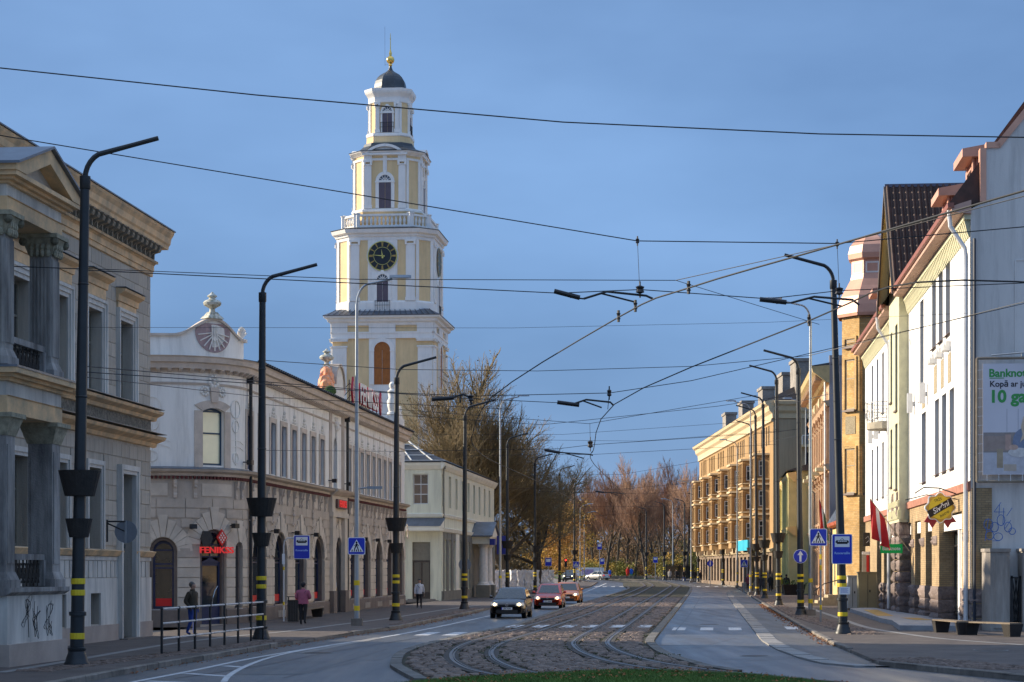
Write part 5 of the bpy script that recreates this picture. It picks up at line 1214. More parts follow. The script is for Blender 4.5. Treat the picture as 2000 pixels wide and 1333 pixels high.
# ground floor: brick piers on rough granite, deep openings
piers = [(74.8, 77.4), (85.0, 87.7), (90.2, 92.3), (94.8, 96.6), (103.6, 105.2), (107.8, 109.4), (111.4, 113.0), (116, 124.5)]
ops = [(UR(b), UR(a), .0, 4.55, 0) for (x, a), (b, y) in zip(piers, piers[1:])]
wall(MB(), 0, LW, 0, 5.3, ops, .75).build('brick_wall', M_bbrick, T)
MB().box(.1, LW-.1, .8, 13, 0, EV-.2).build('interior', M_dark, T)
MB().prof([(0, 5.2), (-.1, 5.22), (-.12, 5.5), (-.04, 5.56), (0, 5.56)], 0, LW).build('brick_ledge', M_ledge, T)
random.seed(21)
def rough(w, d_, h, seed):
    random.seed(seed); mb = MB(); n = 5; P = []
    def r(): return random.uniform(-.045, .045)
    g_ = [[(-w/2+w*i/n, -.10+r()*1.4 if 0 < i < n and 0 < j < n else -.01, h*j/n) for i in range(n+1)] for j in range(n+1)]
    vs = [p for row in g_ for p in row]; mb.add(vs, [(j*(n+1)+i, j*(n+1)+i+1, (j+1)*(n+1)+i+1, (j+1)*(n+1)+i) for j in range(n) for i in range(n)])
    g2 = [[(w/2+.01+(r()+.05 if 0 < i < n and 0 < j < n else 0), d_*i/n-.01, h*j/n) for i in range(n+1)] for j in range(n+1)]
    mb.add([p for row in g2 for p in row], [(j*(n+1)+i, j*(n+1)+i+1, (j+1)*(n+1)+i+1, (j+1)*(n+1)+i) for j in range(n) for i in range(n)])
    mb.add([(-w/2, 0, h), (w/2, 0, h), (w/2, d_, h), (-w/2, d_, h)], [(0, 1, 2, 3)]); mb.add([(-w/2, 0, 0), (-w/2, d_, 0), (-w/2, d_, h), (-w/2, 0, h)], [(0, 1, 2, 3)])
    return mb.mesh('granite_block', M_granite, True)
for i, (a, b) in enumerate(piers):
    w_ = (b-a)*1.0045; u = UR((a+b)/2)
    if w_ > 4: continue
    for k in range(3): inst('granite_block', rough(w_+.12, .78, .53, i*7+k), T, (u+random.uniform(-.03, .03), -.04, k*.545))
    inst('granite_block', rough(w_*.5, .4, .4, i*7+5), T, (u, -.02, 3.35))
# granite gate columns
for d in (98.3, 100.8):
    for k, (h, z) in enumerate(((.55, 0), (.5, .57), (.6, 1.09), (.5, 1.72), (.55, 2.25), (.6, 2.83), (.5, 3.45), (.7, 3.97), (.8, 4.7), (.6, 5.52))): inst('granite_block', rough(.85-(.06*k if k > 6 else 0), .6, h, int(d*3)+k), T, (UR(d)+random.uniform(-.04, .04), -.42, z))
# shop windows and white frames in the openings
u = UR(81.2)
for k, s in enumerate((-2.9, -1.75)): MB().box(u+3.4+s, u+3.4+s+.5, .25, .4, 0, 4.4).box(u+3.4+s+.6, u+3.4+s+.8, .28, .4, 0, 4.4).build('white_frame', M_white2, T)
MB().box(ops[0][0], ops[0][1], .2, .5, 3.9, 4.5).build('white_blind_box', M_white2, T)
for o in ops:
    c = (o[0]+o[1])/2; window(T, c, .62, .5, o[1]-o[0], 4.0, (.5,), (.7,), .08, M_black, M_shop, name='shop_window')
    if o is not ops[0]: MB().box(o[0]+.1, o[1]-.1, .1, .3, 4.0, 4.5).build('blind', M_white2, T)
# cream oriel
oc = UR(100.5); OW, OD = 5.4, .45
wall(MB(), oc-OW/2, oc+OW/2, 4.6, 16.2, [(oc-1.9, oc-.9, 10.6, 14.1, 0), (oc+.7, oc+1.9, 10.0, 14.2, 0), (oc-1.9, oc-.9, 6.4, 9.3, 0), (oc+.7, oc+1.9, 6.2, 9.4, 0)], .3, -OD).build('oriel_front', M_crm, T)
for (a, b, c, d) in ((oc-1.9, oc-.9, 10.6, 14.1), (oc+.7, oc+1.9, 10.0, 14.2), (oc-1.9, oc-.9, 6.4, 9.3), (oc+.7, oc+1.9, 6.2, 9.4)):
    window(T, (a+b)/2, -OD+.24, c, b-a, d-c, (), (.3,), .07, MATS['grey_frame'], M_glass); MB().box(a-.03, b+.03, -OD-.1, -OD+.2, c-.05, c+.03).build('sill', M_sill, T)
MB().box(oc-OW/2, oc-OW/2+.04, -OD+.004, .0, 4.6, 16.2).box(oc+OW/2-.04, oc+OW/2, -OD+.004, 0, 4.6, 16.2).build('oriel_side', M_crm, T)
MB().box(oc-OW/2+.05, oc+OW/2-.05, -OD+.4, .1, 4.62, 16.0).build('oriel_core', M_dark, T)
cr = MB(); 
for k in range(14):
    for z, h in ((4.75, .45), (5.35, .3)): cr.box(oc-OW/2+.1+k*.385, oc-OW/2+.3+k*.385, -OD-.07, -OD, z, z+h)
for k in range(4): cr.box(oc+OW/2, oc+OW/2+.07, -OD+.08+k*.25, -OD+.22+k*.25, 4.75, 5.2)
cr.build('corbel_fringe', M_crm, T)
# eaves, scalloped corbels, gutter, roof
for a, b in ((oc+OW/2, LW), (0, oc-OW/2)):
    MB().prof([(0, EV-.1), (-.7, EV-.02), (-.72, EV+.18), (0, EV+.4)], a, b+(.15 if b == LW else 0)).build('soffit', mat('pink_eave_panel', (.52, .33, .26), .7, .12), T)
    MB().prof([(-.62, EV+.12), (-.84, EV+.13), (-.86, EV+.30), (-.62, EV+.30)], a, b+(.2 if b == LW else 0)).build('copper_gutter', M_copper2, T)
    MB().box(a, b, -.24, 0, EV-.28, EV-.1).build('frieze_board', M_crm, T)
cb = MB().prof([(0, 0), (-.05, .0), (-.12, .18), (-.16, .4), (-.22, .6), (0, .6)], -.13, .13).mesh('corbel', M_crm)
u = oc+OW/2+.3
while u < LW-.2: inst('corbel', cb, T, (u, 0, EV-.88)); u += .46
u = .5
while u < oc-OW/2-.2: inst('corbel', cb, T, (u, 0, EV-.88)); u += .46
SL = 1.36                                        # roof pitch
MB().add([(0, -.8, EV+.3), (LW-.1, -.8, EV+.3), (LW-.1, 6.6, EV+.3+7.4*SL), (0, 6.6, EV+.3+7.4*SL), (0, 14, EV+.3), (LW-.1, 14, EV+.3)], [(0, 1, 2, 3), (3, 2, 5, 4), (0, 3, 4), (1, 5, 2)]).build('roof', M_tile, T)
# gable end wall facing the camera, with copper coping
gw = MB(); zc0 = EV+.1
gpts = [(0, 0), (13.4, 0), (13.4, EV), (6.6, EV+.6+6.3*SL), (1.05, zc0+2.2), (.55, zc0+2.2), (.55, zc0+.25), (0, zc0)]
gw.add([(LW, y, z) for y, z in gpts]+[(LW-.35, y, z) for y, z in gpts], [tuple(range(8)), tuple(range(15, 7, -1))]+[(i, i+8, (i+1) % 8+8, (i+1) % 8) for i in range(8)]); gw.build('gable_wall', M_gable, T)
cp_ = MB()
for (a, b) in ((gpts[4], gpts[3]), (gpts[5], gpts[4]), (gpts[6], gpts[5])):
    dy, dz = b[0]-a[0], b[1]-a[1]; l = math.hypot(dy, dz); ny, nz_ = -dz/l*.22, dy/l*.22
    if a == gpts[6]: ny, nz_ = -.22, 0
    q = [(a[0], a[1]), (b[0], b[1]), (b[0]+ny, b[1]+nz_), (a[0]+ny, a[1]+nz_)]
    cp_.add([(LW+.06, y, z) for y, z in q]+[(LW-.42, y, z) for y, z in q], [(0, 1, 2, 3), (7, 6, 5, 4), (3, 2, 6, 7), (0, 4, 5, 1), (1, 5, 6, 2), (0, 3, 7, 4)])
cp_.build('coping', M_copper, T)
MB().add([(LW+.004, 1.6, 9.7), (LW+.004, 12, 9.7), (LW+.004, 12, 13.6), (LW+.004, 1.6, 13.6)], [(0, 1, 2, 3)]).tube([(LW+.01, 1.6, 13.6), (LW+.01, 12, 13.6)], .03, 4).tube([(LW+.01, 1.6, 9.7), (LW+.01, 12, 9.7)], .03, 4).tube([(LW+.01, 1.6, 9.7), (LW+.01, 1.6, 13.6)], .03, 4).build('repair_panel', mat('gable_patch', (.68, .66, .63), .9, .08, .6, .1, 30), T)
MB().box(LW, LW+.06, .02, .75, 0, 5.3).build('brick_return', M_bbrick, T)
# downpipes
for u, off in ((LW-.25, 0), (oc-OW/2-3.6, 0)):
    MB().tube([(u, -.75, EV+.1), (u, -.7, EV-.5), (u+.1, -.2, EV-1.3), (u+.1, -.16, EV-1.6), (u+.1, -.16, .3)], .085, 8).build('downpipe', M_gut, T)
MB().tube([(LW+.09, .12, EV-1), (LW+.09, .12, .4)], .06, 6).build('downpipe', mat('dark_blue_pipe', (.02, .03, .05), .5, .1), T)
# dormers
def dormer(u, y0, z0, w, h, dp):
    o = MB().box(u-w/2, u+w/2, y0+.02, y0+dp, z0, z0+h).build('dormer', M_copper2, T)
    for s in (-1, 1):
        for k in range(5): MB().box(u+s*w/2-.01, u+s*w/2+.01, y0+.1+k*.5, y0+.14+k*.5, z0, z0+h).build('standing_seam', M_copper, o)
    window(o, u, y0-.04, z0+.25, w*.62, h-.5, (.5,), (), .08, M_copper, M_glass)
    MB().box(u-w/2, u-w*.31, y0-.03, y0+.02, z0, z0+h).box(u+w*.31, u+w/2, y0-.03, y0+.02, z0, z0+h).build('dormer_jamb', M_copper, o)
    MB().add([(u-w/2-.3, y0-.45, z0+h), (u+w/2+.3, y0-.45, z0+h), (u+w/2+.3, y0-.45, z0+h+.3), (u-w/2-.3, y0-.45, z0+h+.3), (u-w/2-.3, y0+dp+1.2, z0+h+1.1), (u+w/2+.3, y0+dp+1.2, z0+h+1.1), (u-w/2-.3, y0+dp, z0+h), (u+w/2+.3, y0+dp, z0+h)], [(0, 1, 2, 3), (3, 2, 5, 4), (1, 7, 5, 2), (0, 3, 4, 6), (0, 6, 7, 1)]).build('dormer_roof', M_copper, o)
dormer(LW-2.6, .3, EV+.7, 2.2, 1.55, 3); dormer(LW-10.5, .3, EV+.7, 2.2, 1.55, 3); dormer(6, .3, EV+1.35, 2, 1.4, 3)
# cross gable above the oriel
RG = 21.1; GH = 4.3; GD = 1.85
gz0 = RG-GH*1.28
MB().add([(oc-OW/2, -OD, 16.1), (oc+OW/2, -OD, 16.1), (oc, -OD, 16.1+OW/2*1.55)], [(0, 1, 2)]).build('gable_front', M_ybrick, T)
MB().plate([(oc-.12, 16.6), (oc+.12, 16.6), (oc+.05, 19.4), (oc-.05, 19.4)], -OD-.02, -OD).build('gable_slit', M_black, T)
yo = -OD-.45
for s in (-1, 1):
    rf = MB(); rf.add([(oc, yo, RG), (oc+s*GH, yo, gz0), (oc+s*GH, 4.5, gz0), (oc, 6.5, RG), (oc, yo, RG-.16), (oc+s*GH, yo, gz0-.16), (oc+s*GH, 4.5, gz0-.16), (oc, 6.5, RG-.16)], [(0, 1, 2, 3), (7, 6, 5, 4), (0, 4, 5, 1), (1, 5, 6, 2)]); me = rf.mesh('gable_roof', M_tile); fixn(me); inst('gable_roof', me, T)
    sf = MB(); sf.add([(oc, yo, RG-.17), (oc+s*GH, yo, gz0-.17), (oc+s*GH, -OD, gz0-.17), (oc, -OD, RG-.17)], [(0, 1, 2, 3)]); sf.build('cream_soffit', mat('cream_board', (.60, .55, .26), .7, .1), T)
    # barge board
    bb = MB(); bb.add([(oc, yo-.05, RG+.05), (oc+s*GH, yo-.05, gz0+.05), (oc+s*GH, yo-.05, gz0-.3), (oc, yo-.05, RG-.32), (oc, yo+.04, RG+.05), (oc+s*GH, yo+.04, gz0+.05), (oc+s*GH, yo+.04, gz0-.3), (oc, yo+.04, RG-.32)], [(0, 1, 2, 3), (7, 6, 5, 4), (0, 4, 5, 1), (2, 6, 7, 3), (1, 5, 6, 2)]); me = bb.mesh('barge_board', mat('dark_barge', (.10, .085, .075), .8, .2)); fixn(me); inst('barge_board', me, T)
    # pantiles on the slope
    tl = MB(); ls = math.hypot(GH, GH*1.28)/13; 
    tl.loft([[(-.15+.3*k/6, -.02, .055*math.sin(k/6*2*PI)+.02) for k in range(7)]+[(.15, -.02, -.02), (-.15, -.02, -.02)], [(-.15+.3*k/6, ls*1.06, .055*math.sin(k/6*2*PI)+.07) for k in range(7)]+[(.15, ls*1.06, 0), (-.15, ls*1.06, 0)]]); tme = tl.mesh('roof_tile', M_tile); fixn(tme)
    ang = math.atan2(1.28, 1)
    if s > 0:
        for r in range(13):
            for c_ in range(15):
                y_ = yo+.2+c_*.3
                t = (r+1)/13; p = V((oc+GH*t, y_, RG-GH*1.28*t))
                if p.z < 15.4+max(0, (p.y+.8))*SL*.98: continue
                M4 = Matrix(((0, -math.cos(ang), math.sin(ang)), (1, 0, 0), (0, math.sin(ang), math.cos(ang))))
                inst('roof_tile', tme, T, p+V((.03, 0, .03)), M4.to_euler())
MB().box(oc-.12, oc+.12, yo, 6.5, RG-.02, RG+.14).build('ridge_cap', mat('blue_grey_ridge', (.12, .14, .2), .5, .1, metal=.4), T)
# balcony on the far white part
bc = UR(108.6); bo = MB(); ring_ = [(bc+1.35*math.cos(a), -1.15*math.sin(a)) for a in [k*PI/8 for k in range(9)]]
bo.slab([(x, y) for x, y in ring_][::-1], 9.75, 10.1); bo.build('balcony_slab', mat('concrete_balcony', (.40, .36, .28), .9, .25, 3), T)
br_ = MB()
for z in (10.3, 10.75, 11.15): br_.tube([(x, y, z) for x, y in ring_], .025, 4)
for k in range(17): a = k*PI/16; x, y = bc+1.35*math.cos(a), -1.15*math.sin(a); br_.tube([(x, y, 10.1), (x, y, 11.15)], .016, 4)
for k in range(8): a = (k+.5)*PI/8; x, y = bc+1.38*math.cos(a), -1.18*math.sin(a); br_.tube([(x+.12*math.cos(t)*math.sin(a), y+.12*math.cos(t)*math.cos(a), 10.5+.14*math.sin(t)) for t in [q*PI/4 for q in range(9)]], .012, 4)
br_.build('balcony_railing', mat('grey_railing', (.28, .29, .30), .5, .1, metal=.5), T)
# ------------------------------------------------------------------ yellow-brick corner turret with copper bell roof
tx = at(1690, 1114, 128)
T = thing('brick_turret', 'yellow brick turret with a pink copper bell roof beside the white house', 'turret', (tx.x+.55, 128.3, 0), math.radians(-12))
r8 = 2.05; zt_ = lambda y: zz(y, 128)
def o8(r, z): return [(r*math.cos(PI/8+k*PI/4), r*math.sin(PI/8+k*PI/4), z) for k in range(8)]
MB().loft([o8(r8, 0), o8(r8, zt_(622))]).build('brick_wall', brickmat('turret_brick', (.52, .30, .09), (.66, .42, .17), (.34, .25, .14), .3, .11, op='SUBTRACT'), T)
for (z0, z1) in ((zt_(680), zt_(612)-1.7), (zt_(803), zt_(705)), (zt_(965), zt_(878))):
    for k in (4, 5, 6):
        a = PI/4*k+PI/4; n = V((math.cos(a), math.sin(a), 0)); ap = r8*math.cos(PI/8); rz = a+PI/2
        o = MB().box(-.52, .52, -.02, .35, 0, z1-z0).mesh('recess', M_dark); w_ = window(T, n.x*(ap+.01), n.y*(ap+.01), z0, .9, z1-z0, (), (.62,), .1, mat('tan_frame', (.30, .24, .16), .6, .1), M_glass, rz=rz)
        MB().box(-.55, .55, -.22, .05, -.12, .0).build('sill', M_sill, w_); MB().box(-.6, -.46, -.08, .02, 0, z1-z0).box(.46, .6, -.08, .02, 0, z1-z0).box(-.6, .6, -.08, .02, z1-z0, z1-z0+.16).build('brick_surround', M_ybrick, w_)
for k in (4, 5, 6):
    a = PI/4*k+PI/4; ap = r8*math.cos(PI/8); MB().box(-.45, .45, -.03, .02, 0, 1.1).build('pebble_panel', M_pebble, T, (math.cos(a)*ap, math.sin(a)*ap, zt_(850)), (0, 0, a+PI/2))
cp = [(2.32, 622), (2.36, 616), (2.30, 600), (2.12, 582), (1.75, 562), (1.5, 548), (1.42, 538), (1.42, 512), (1.62, 508), (1.66, 498), (1.52, 482), (1.15, 468), (.6, 460), (.05, 455)]
for k in range(8):                               # one copper panel for each side and band
    for (ra, ya), (rb, yb) in zip(cp, cp[1:]):
        A, B = o8(ra, zt_(ya)), o8(rb, zt_(yb)); j = (k+1) % 8
        mb = MB().add([A[k], A[j], B[j], B[k]], [(0, 1, 2, 3)]); mb.build('copper_panel', M_copper, T)
for k in (4, 5): 
    a = PI/4*k+PI/4; ap = 1.43*math.cos(PI/8); window(T, math.cos(a)*ap, math.sin(a)*ap, zt_(537), .85, zt_(515)-zt_(537), (), (), .1, M_wht, glassmat('sky_glass', (.25, .27, .3), .1), rz=a+PI/2, name='lantern_window')
# ------------------------------------------------------------------ low yellow house with grey metal mansard
def house(nm, label, d0, d1, off, cat='building'):
    x = lambda d: 9.65+.095*d; return thing(nm, label, cat, (x(d1)+off, d1, zg(d1)), RZR), (d1-d0)*1.0045
M_yw = mat('warm_yellow_wall', (.66, .50, .22), .85, .12, 1, .1, 25)
T, LL = house('low_yellow_house', 'low yellow house with grey metal mansard roof and dormer', 132, 160, .2)
wn = [(u-.5, u+.5, 1.2, 3.6, 0) for u in (3, 6.5, 10, 13.5, 17, 20.5, 24.5)]
wall(MB(), 0, LL, 0, 5.9, wn, .2).build('wall', M_yw, T); MB().box(.1, LL-.1, .3, 9, 0, 5.8).build('interior', M_dark, T)
for o in wn: window(T, (o[0]+o[1])/2, .1, 1.2, 1.0, 2.4, (.5,), (.6,), .08, M_wfr, M_glass); MB().box(o[0]-.15, o[0], -.04, 0, 1.1, 3.8).box(o[1], o[1]+.15, -.04, 0, 1.1, 3.8).box(o[0]-.2, o[1]+.2, -.08, 0, 3.6, 3.85).build('window_trim', M_crm, T)
MB().box(LL-.05, LL, 0, 9, 0, 5.9).build('end_wall', M_yw, T)
M_seam = mat('grey_seam_metal', (.12, .15, .17), .4, .15, 1, metal=.5)
MB().add([(0, -.5, 5.8), (LL, -.5, 5.8), (LL, 2.0, 9.8), (0, 2.0, 9.8), (LL, 4.5, 10.6), (0, 4.5, 10.6), (LL, 9, 5.8), (0, 9, 5.8)], [(0, 1, 2, 3), (3, 2, 4, 5), (5, 4, 6, 7), (1, 6, 4, 2), (0, 3, 5, 7)]).build('roof', M_seam, T)
sm = MB()
for k in range(46): u = .3+k*LL/46; sm.box(u-.02, u+.02, -.0, .03, 0, 4.72)
me = sm.mesh('roof_seams', M_gut); inst('roof_seams', me, T, (0, -.53, 5.82), (-math.atan2(2.5, 4.0), 0, 0))
MB().prof([(0, 5.55), (-.5, 5.62), (-.58, 5.85), (0, 5.8)], 0, LL+.2).build('eave', mat('red_fascia', (.42, .10, .05), .7, .2), T)
for u in (LL-3.0, LL-14):
    o = MB().box(u-.8, u+.8, .0, 3, 6.6, 8.9).build('dormer', mat('pale_dormer', (.42, .44, .42), .8, .15), T); window(o, u, -.05, 6.8, .95, 1.8, (.5,), (.5,), .09, M_wht, M_glass)
    MB().plate([(u-1.1, 8.85), (u+1.1, 8.85), (u, 9.7)], -.35, 3).build('dormer_roof', M_copper2, o)
MB().tube([(LL-.3, -.5, 5.7), (LL-.1, -.45, 5.2), (LL+.05, -.15, 4.4), (LL+.05, -.15, .2)], .08, 6).build('downpipe', M_gut, T)
# ------------------------------------------------------------------ ornate orange town house with blank grey party wall
M_or = mat('orange_ochre_stucco', (.50, .335, .21), .85, .2, 1.5, .15, 20)
T, LL = house('ornate_ochre_house', 'ornate ochre stucco house with heavy eaves and a blank grey side wall', 161, 188, .0)
wn = [(u-.55, u+.55, z, z+2.5, 0) for u in (2.5, 6, 9.5, 13, 16.5, 20, 23.8) for z in (1.2, 6.4, 11.3)]
wall(MB(), 0, LL, 0, 17.6, wn, .3).build('wall', M_or, T); MB().box(.1, LL-.5, .4, 14, 0, 17.4).build('interior', M_dark, T)
for o in wn:
    window(T, (o[0]+o[1])/2, .2, o[2], 1.1, 2.5, (.5,), (.62,), .09, M_wfr, M_glass); MB().box(o[0]-.28, o[0], -.12, 0, o[2]-.2, o[3]+.1).box(o[1], o[1]+.28, -.12, 0, o[2]-.2, o[3]+.1).prof([(0, o[3]+.1), (-.12, o[3]+.12), (-.4, o[3]+.4), (0, o[3]+.5)], o[0]-.4, o[1]+.4).box(o[0]-.35, o[1]+.35, -.3, 0, o[2]-.4, o[2]-.2).build('window_surround', M_or, T)
for u in (.5, 4.2, 7.7, 11.3, 14.8, 18.3, 22, 26.3):
    for z, h in ((.2, 4.6), (5.7, 4.0), (10.7, 4.2)): MB().box(u-.3, u+.3, -.2, 0, z, z+h).box(u-.4, u+.4, -.3, 0, z+h, z+h+.3).box(u-.36, u+.36, -.26, 0, z, z+.4).build('pilaster', M_or, T)
for z in (5.2, 10.2, 15.2): MB().prof([(0, z), (-.2, z), (-.35, z+.3), (-.5, z+.4), (0, z+.5)], 0, LL).build('string_course', M_or, T)
for u in (3, 10, 17, 24): MB().box(u-.7, u+.7, -.9, 0, 10.2, 10.5).build('stucco_console', M_crm, T); MB().box(u-.5, u+.5, -.3, -.1, 15.8, 16.6).build('stucco_block', M_crm, T)
MB().prof([(0, 17.0), (-.3, 17.1), (-1.3, 17.9), (-1.4, 18.3), (0, 18.4)], -.3, LL+.3).build('eaves', mat('tan_eaves', (.50, .36, .17), .8, .2), T)
ev = MB()
for k in range(30): ev.box(k*.92, k*.92+.3, -1.1, -.1, 17.25, 17.7)
ev.build('eave_brackets', M_or, T)
MB().box(LL-.4, LL, 0, 15, 0, 19.2).build('party_wall', mat('mauve_grey_render', (.33, .30, .31), .9, .08, .4, .1, 20, streak=True), T)
MB().add([(0, -1.4, 18.4), (LL, -1.4, 18.4), (LL, 6, 19.6), (0, 6, 19.6), (0, 15, 18.4), (LL, 15, 18.4)], [(0, 1, 2, 3), (3, 2, 5, 4), (1, 5, 2), (0, 3, 4)]).build('roof', M_dkroof, T)
MB().tube([(LL-.6, -.3, 17.2), (LL-.6, -.3, .2)], .09, 6).build('downpipe', M_gut, T)
# ------------------------------------------------------------------ yellow-green two-storey house
M_yg = mat('yellow_green_stucco', (.62, .56, .26), .85, .12, 1, .1, 25)
T, LL = house('yellow_green_house', 'yellow-green house with projecting bays left of the ochre one', 189, 216, -1.4)
wn = [(u-.5, u+.5, z, z+2.6, 0) for u in (2.5, 6, 9.5, 13, 16.5, 20, 24) for z in (1.4, 7.0)]
wall(MB(), 0, LL, 0, 11.6, wn, .25).build('wall', M_yg, T); MB().box(.1, LL-.1, .35, 13, 0, 11.5).box(LL-.05, LL, 0, 13, 0, 11.6).build('interior', M_yg, T)
for o in wn: window(T, (o[0]+o[1])/2, .15, o[2], 1.0, 2.6, (.5,), (.6,), .08, M_wfr, M_glass); MB().box(o[0]-.25, o[0], -.1, 0, o[2]-.2, o[3]+.3).box(o[1], o[1]+.25, -.1, 0, o[2]-.2, o[3]+.3).box(o[0]-.3, o[1]+.3, -.25, 0, o[3]+.3, o[3]+.55).build('window_surround', M_crm, T)
for u in (.6, 11.2, 22.0, LL-.5): MB().box(u-.5, u+.5, -.7, 0, 0, 11.0).box(u-.6, u+.6, -.85, 0, 5.6, 6.0).box(u-.6, u+.6, -.85, 0, 0, .8).build('pier', M_yg, T)
for z in (5.4, 10.4): MB().prof([(0, z), (-.2, z), (-.7, z+.5), (-.8, z+.8), (0, z+.9)], 0, LL+.3).build('cornice', M_yw, T)
MB().add([(0, -.9, 11.4), (LL+.3, -.9, 11.4), (LL+.3, 6, 13.6), (0, 6, 13.6), (LL+.3, 13, 11.4), (0, 13, 11.4)], [(0, 1, 2, 3), (3, 2, 4, 5), (1, 4, 2), (0, 3, 5)]).build('roof', M_dkroof, T)
# ------------------------------------------------------------------ tan apartment block with stacked bay windows
DA, DB = 222.0, 305.0; xa = 510/F*DA
M_tanb = mat('tan_stucco_block', (.37, .23, .10), .85, .18, .6, .12, 20, streak=True); M_tanl = mat('cream_cornice', (.58, .46, .29), .85, .12, 1); M_brn = mat('brown_stone_base', (.20, .145, .10), .85, .2, 1, .2, 20)
T = thing('tan_apartment_block', 'long tan apartment block with stacked bay windows and grey chimneys', 'building', (xa-.4, DB, zg(260)-.3), math.atan2(-1, .005))
LL = DB-DA; ZT = 20.4
bays = [LL-5.5-11.6*i for i in range(7)]
rows = [5.9, 9.2, 12.5]; wn = []
for b in bays:
    for r in rows+[16.1]: wn += [(b-4.2-.6, b-4.2+.6, r, r+2.1, 0)]
    for s in (-1.9, 0, 1.9): wn.append((b+s-.55, b+s+.55, 16.1, 18.2, 0))
wall(MB(), 0, LL, 4.6, ZT, wn, .25).build('wall', M_tanb, T)
MB().box(.1, LL-.1, .3, 15, 0, ZT).build('interior', M_dark, T)
M_apg = glassmat('apartment_glass', (.05, .06, .07), .06)
for o in wn: window(T, (o[0]+o[1])/2, .12, o[2], o[1]-o[0], 2.1, (.5,), (.65,), .09, M_wfr, M_apg)
for b in bays:
    for r in rows:
        bw, bd = 2.3, 1.5; o = MB(); pl_ = [(b-bw, 0), (b-bw+.7, -bd), (b+bw-.7, -bd), (b+bw, 0)]
        o.slab(pl_[::-1], r-.9, r-.1); o.slab(pl_[::-1], r+2.2, r+2.5)
        for x, y in pl_: o.box(x-.22, x+.22, y-.05, y+.25, r-.1, r+2.2)
        o.box(b-.2, b+.2, -bd, -bd+.25, r-.1, r+2.2)
        bo_ = o.build('bay_window', M_tanb, T); MB().slab([(x*1.0+(x-b)*.12, y*1.15) for x, y in pl_][::-1], r+2.5, r+2.72).build('bay_cornice', M_tanl, bo_); MB().slab([(x+(x-b)*.1, y*1.1) for x, y in pl_][::-1], r-.2, r-.08).build('bay_sill', M_tanl, bo_)
        MB().box(b-bw+.7, b+bw-.7, -bd+.2, -bd+.24, r-.1, r+2.2).build('bay_wall', M_tanb, bo_)
        for s in (-.72, .72): window(bo_, b+s, -bd+.12, r+.1, .92, 1.9, (.5,), (.65,), .08, M_wfr, M_apg)
        for s in (-1, 1):
            g_ = MB().add([(b+s*bw, -.05, r-.1), (b+s*(bw-.7), -bd+.1, r-.1), (b+s*(bw-.7), -bd+.1, r+2.2), (b+s*bw, -.05, r+2.2)], [(0, 1, 2, 3)]); g_.build('bay_side', M_tanb, bo_); sw = window(bo_, b+s*(bw-.33), -bd*.52, r+.2, .6, 1.7, (), (.65,), .08, M_wfr, M_apg, rz=s*math.atan2(bd-.1, .7)); sw.location.y -= .06
    for s in (-1.8, 1.8):
        MB().box(b+s-.3, b+s+.3, -1.0, 0, 4.4, 5.0).build('console', M_tanl, T)
gops = [(b+s-1.1, b+s+1.1, .9, 3.9, 0) for b in bays for s in (-3.8, 0, 3.8)]
wall(MB(), 0, LL, 0, 4.6, gops, .5, -.1).build('ground_floor_wall', M_brn, T)
for o in gops: window(T, (o[0]+o[1])/2, .3, .9, 2.2, 3.0, (.5,), (.75,), .1, M_brn, M_shop, name='shop_window')
MB().box(0, LL, -.35, -.1, 0, .8).build('plinth', M_brn, T); MB().prof([(-.1, 4.3), (-.3, 4.3), (-.5, 4.6), (0, 4.75)], 0, LL).build('string_course', M_tanl, T)
MB().prof([(0, 18.8), (-.15, 18.8), (-.2, 19.3), (-.5, 19.6), (-.6, 20.1), (-.9, 20.3), (-1.0, 20.6), (0, 20.8)], -.6, LL+.6).build('cornice', M_tanl, T); MB().prof([(0, 18.4), (-.25, 18.5), (-.2, 18.8), (0, 18.8)], 0, LL).build('cornice', M_tanl, T)
MB().add([(-.6, -.9, 20.7), (LL+.6, -.9, 20.7), (LL-3, 5, 23.6), (3, 5, 23.6), (LL+.6, 15, 20.7), (-.6, 15, 20.7)], [(0, 1, 2, 3), (3, 2, 4, 5), (1, 4, 2), (0, 3, 5)]).build('roof', mat('dark_brown_roof', (.035, .025, .022), .6, .2), T)
for i, u in enumerate((LL-2.5, LL-13, LL-31, LL-52, LL-72)): MB().box(u-2.2, u+2.2, 2.5, 4.0, 20.9, 25.2-.5*(i > 0)).box(u-2.35, u+2.35, 2.35, 4.15, 25.0-.5*(i > 0), 25.35-.5*(i > 0)).build('chimney', brickmat('grey_brick', (.28, .25, .22), (.36, .33, .29), (.2, .19, .18)), T)
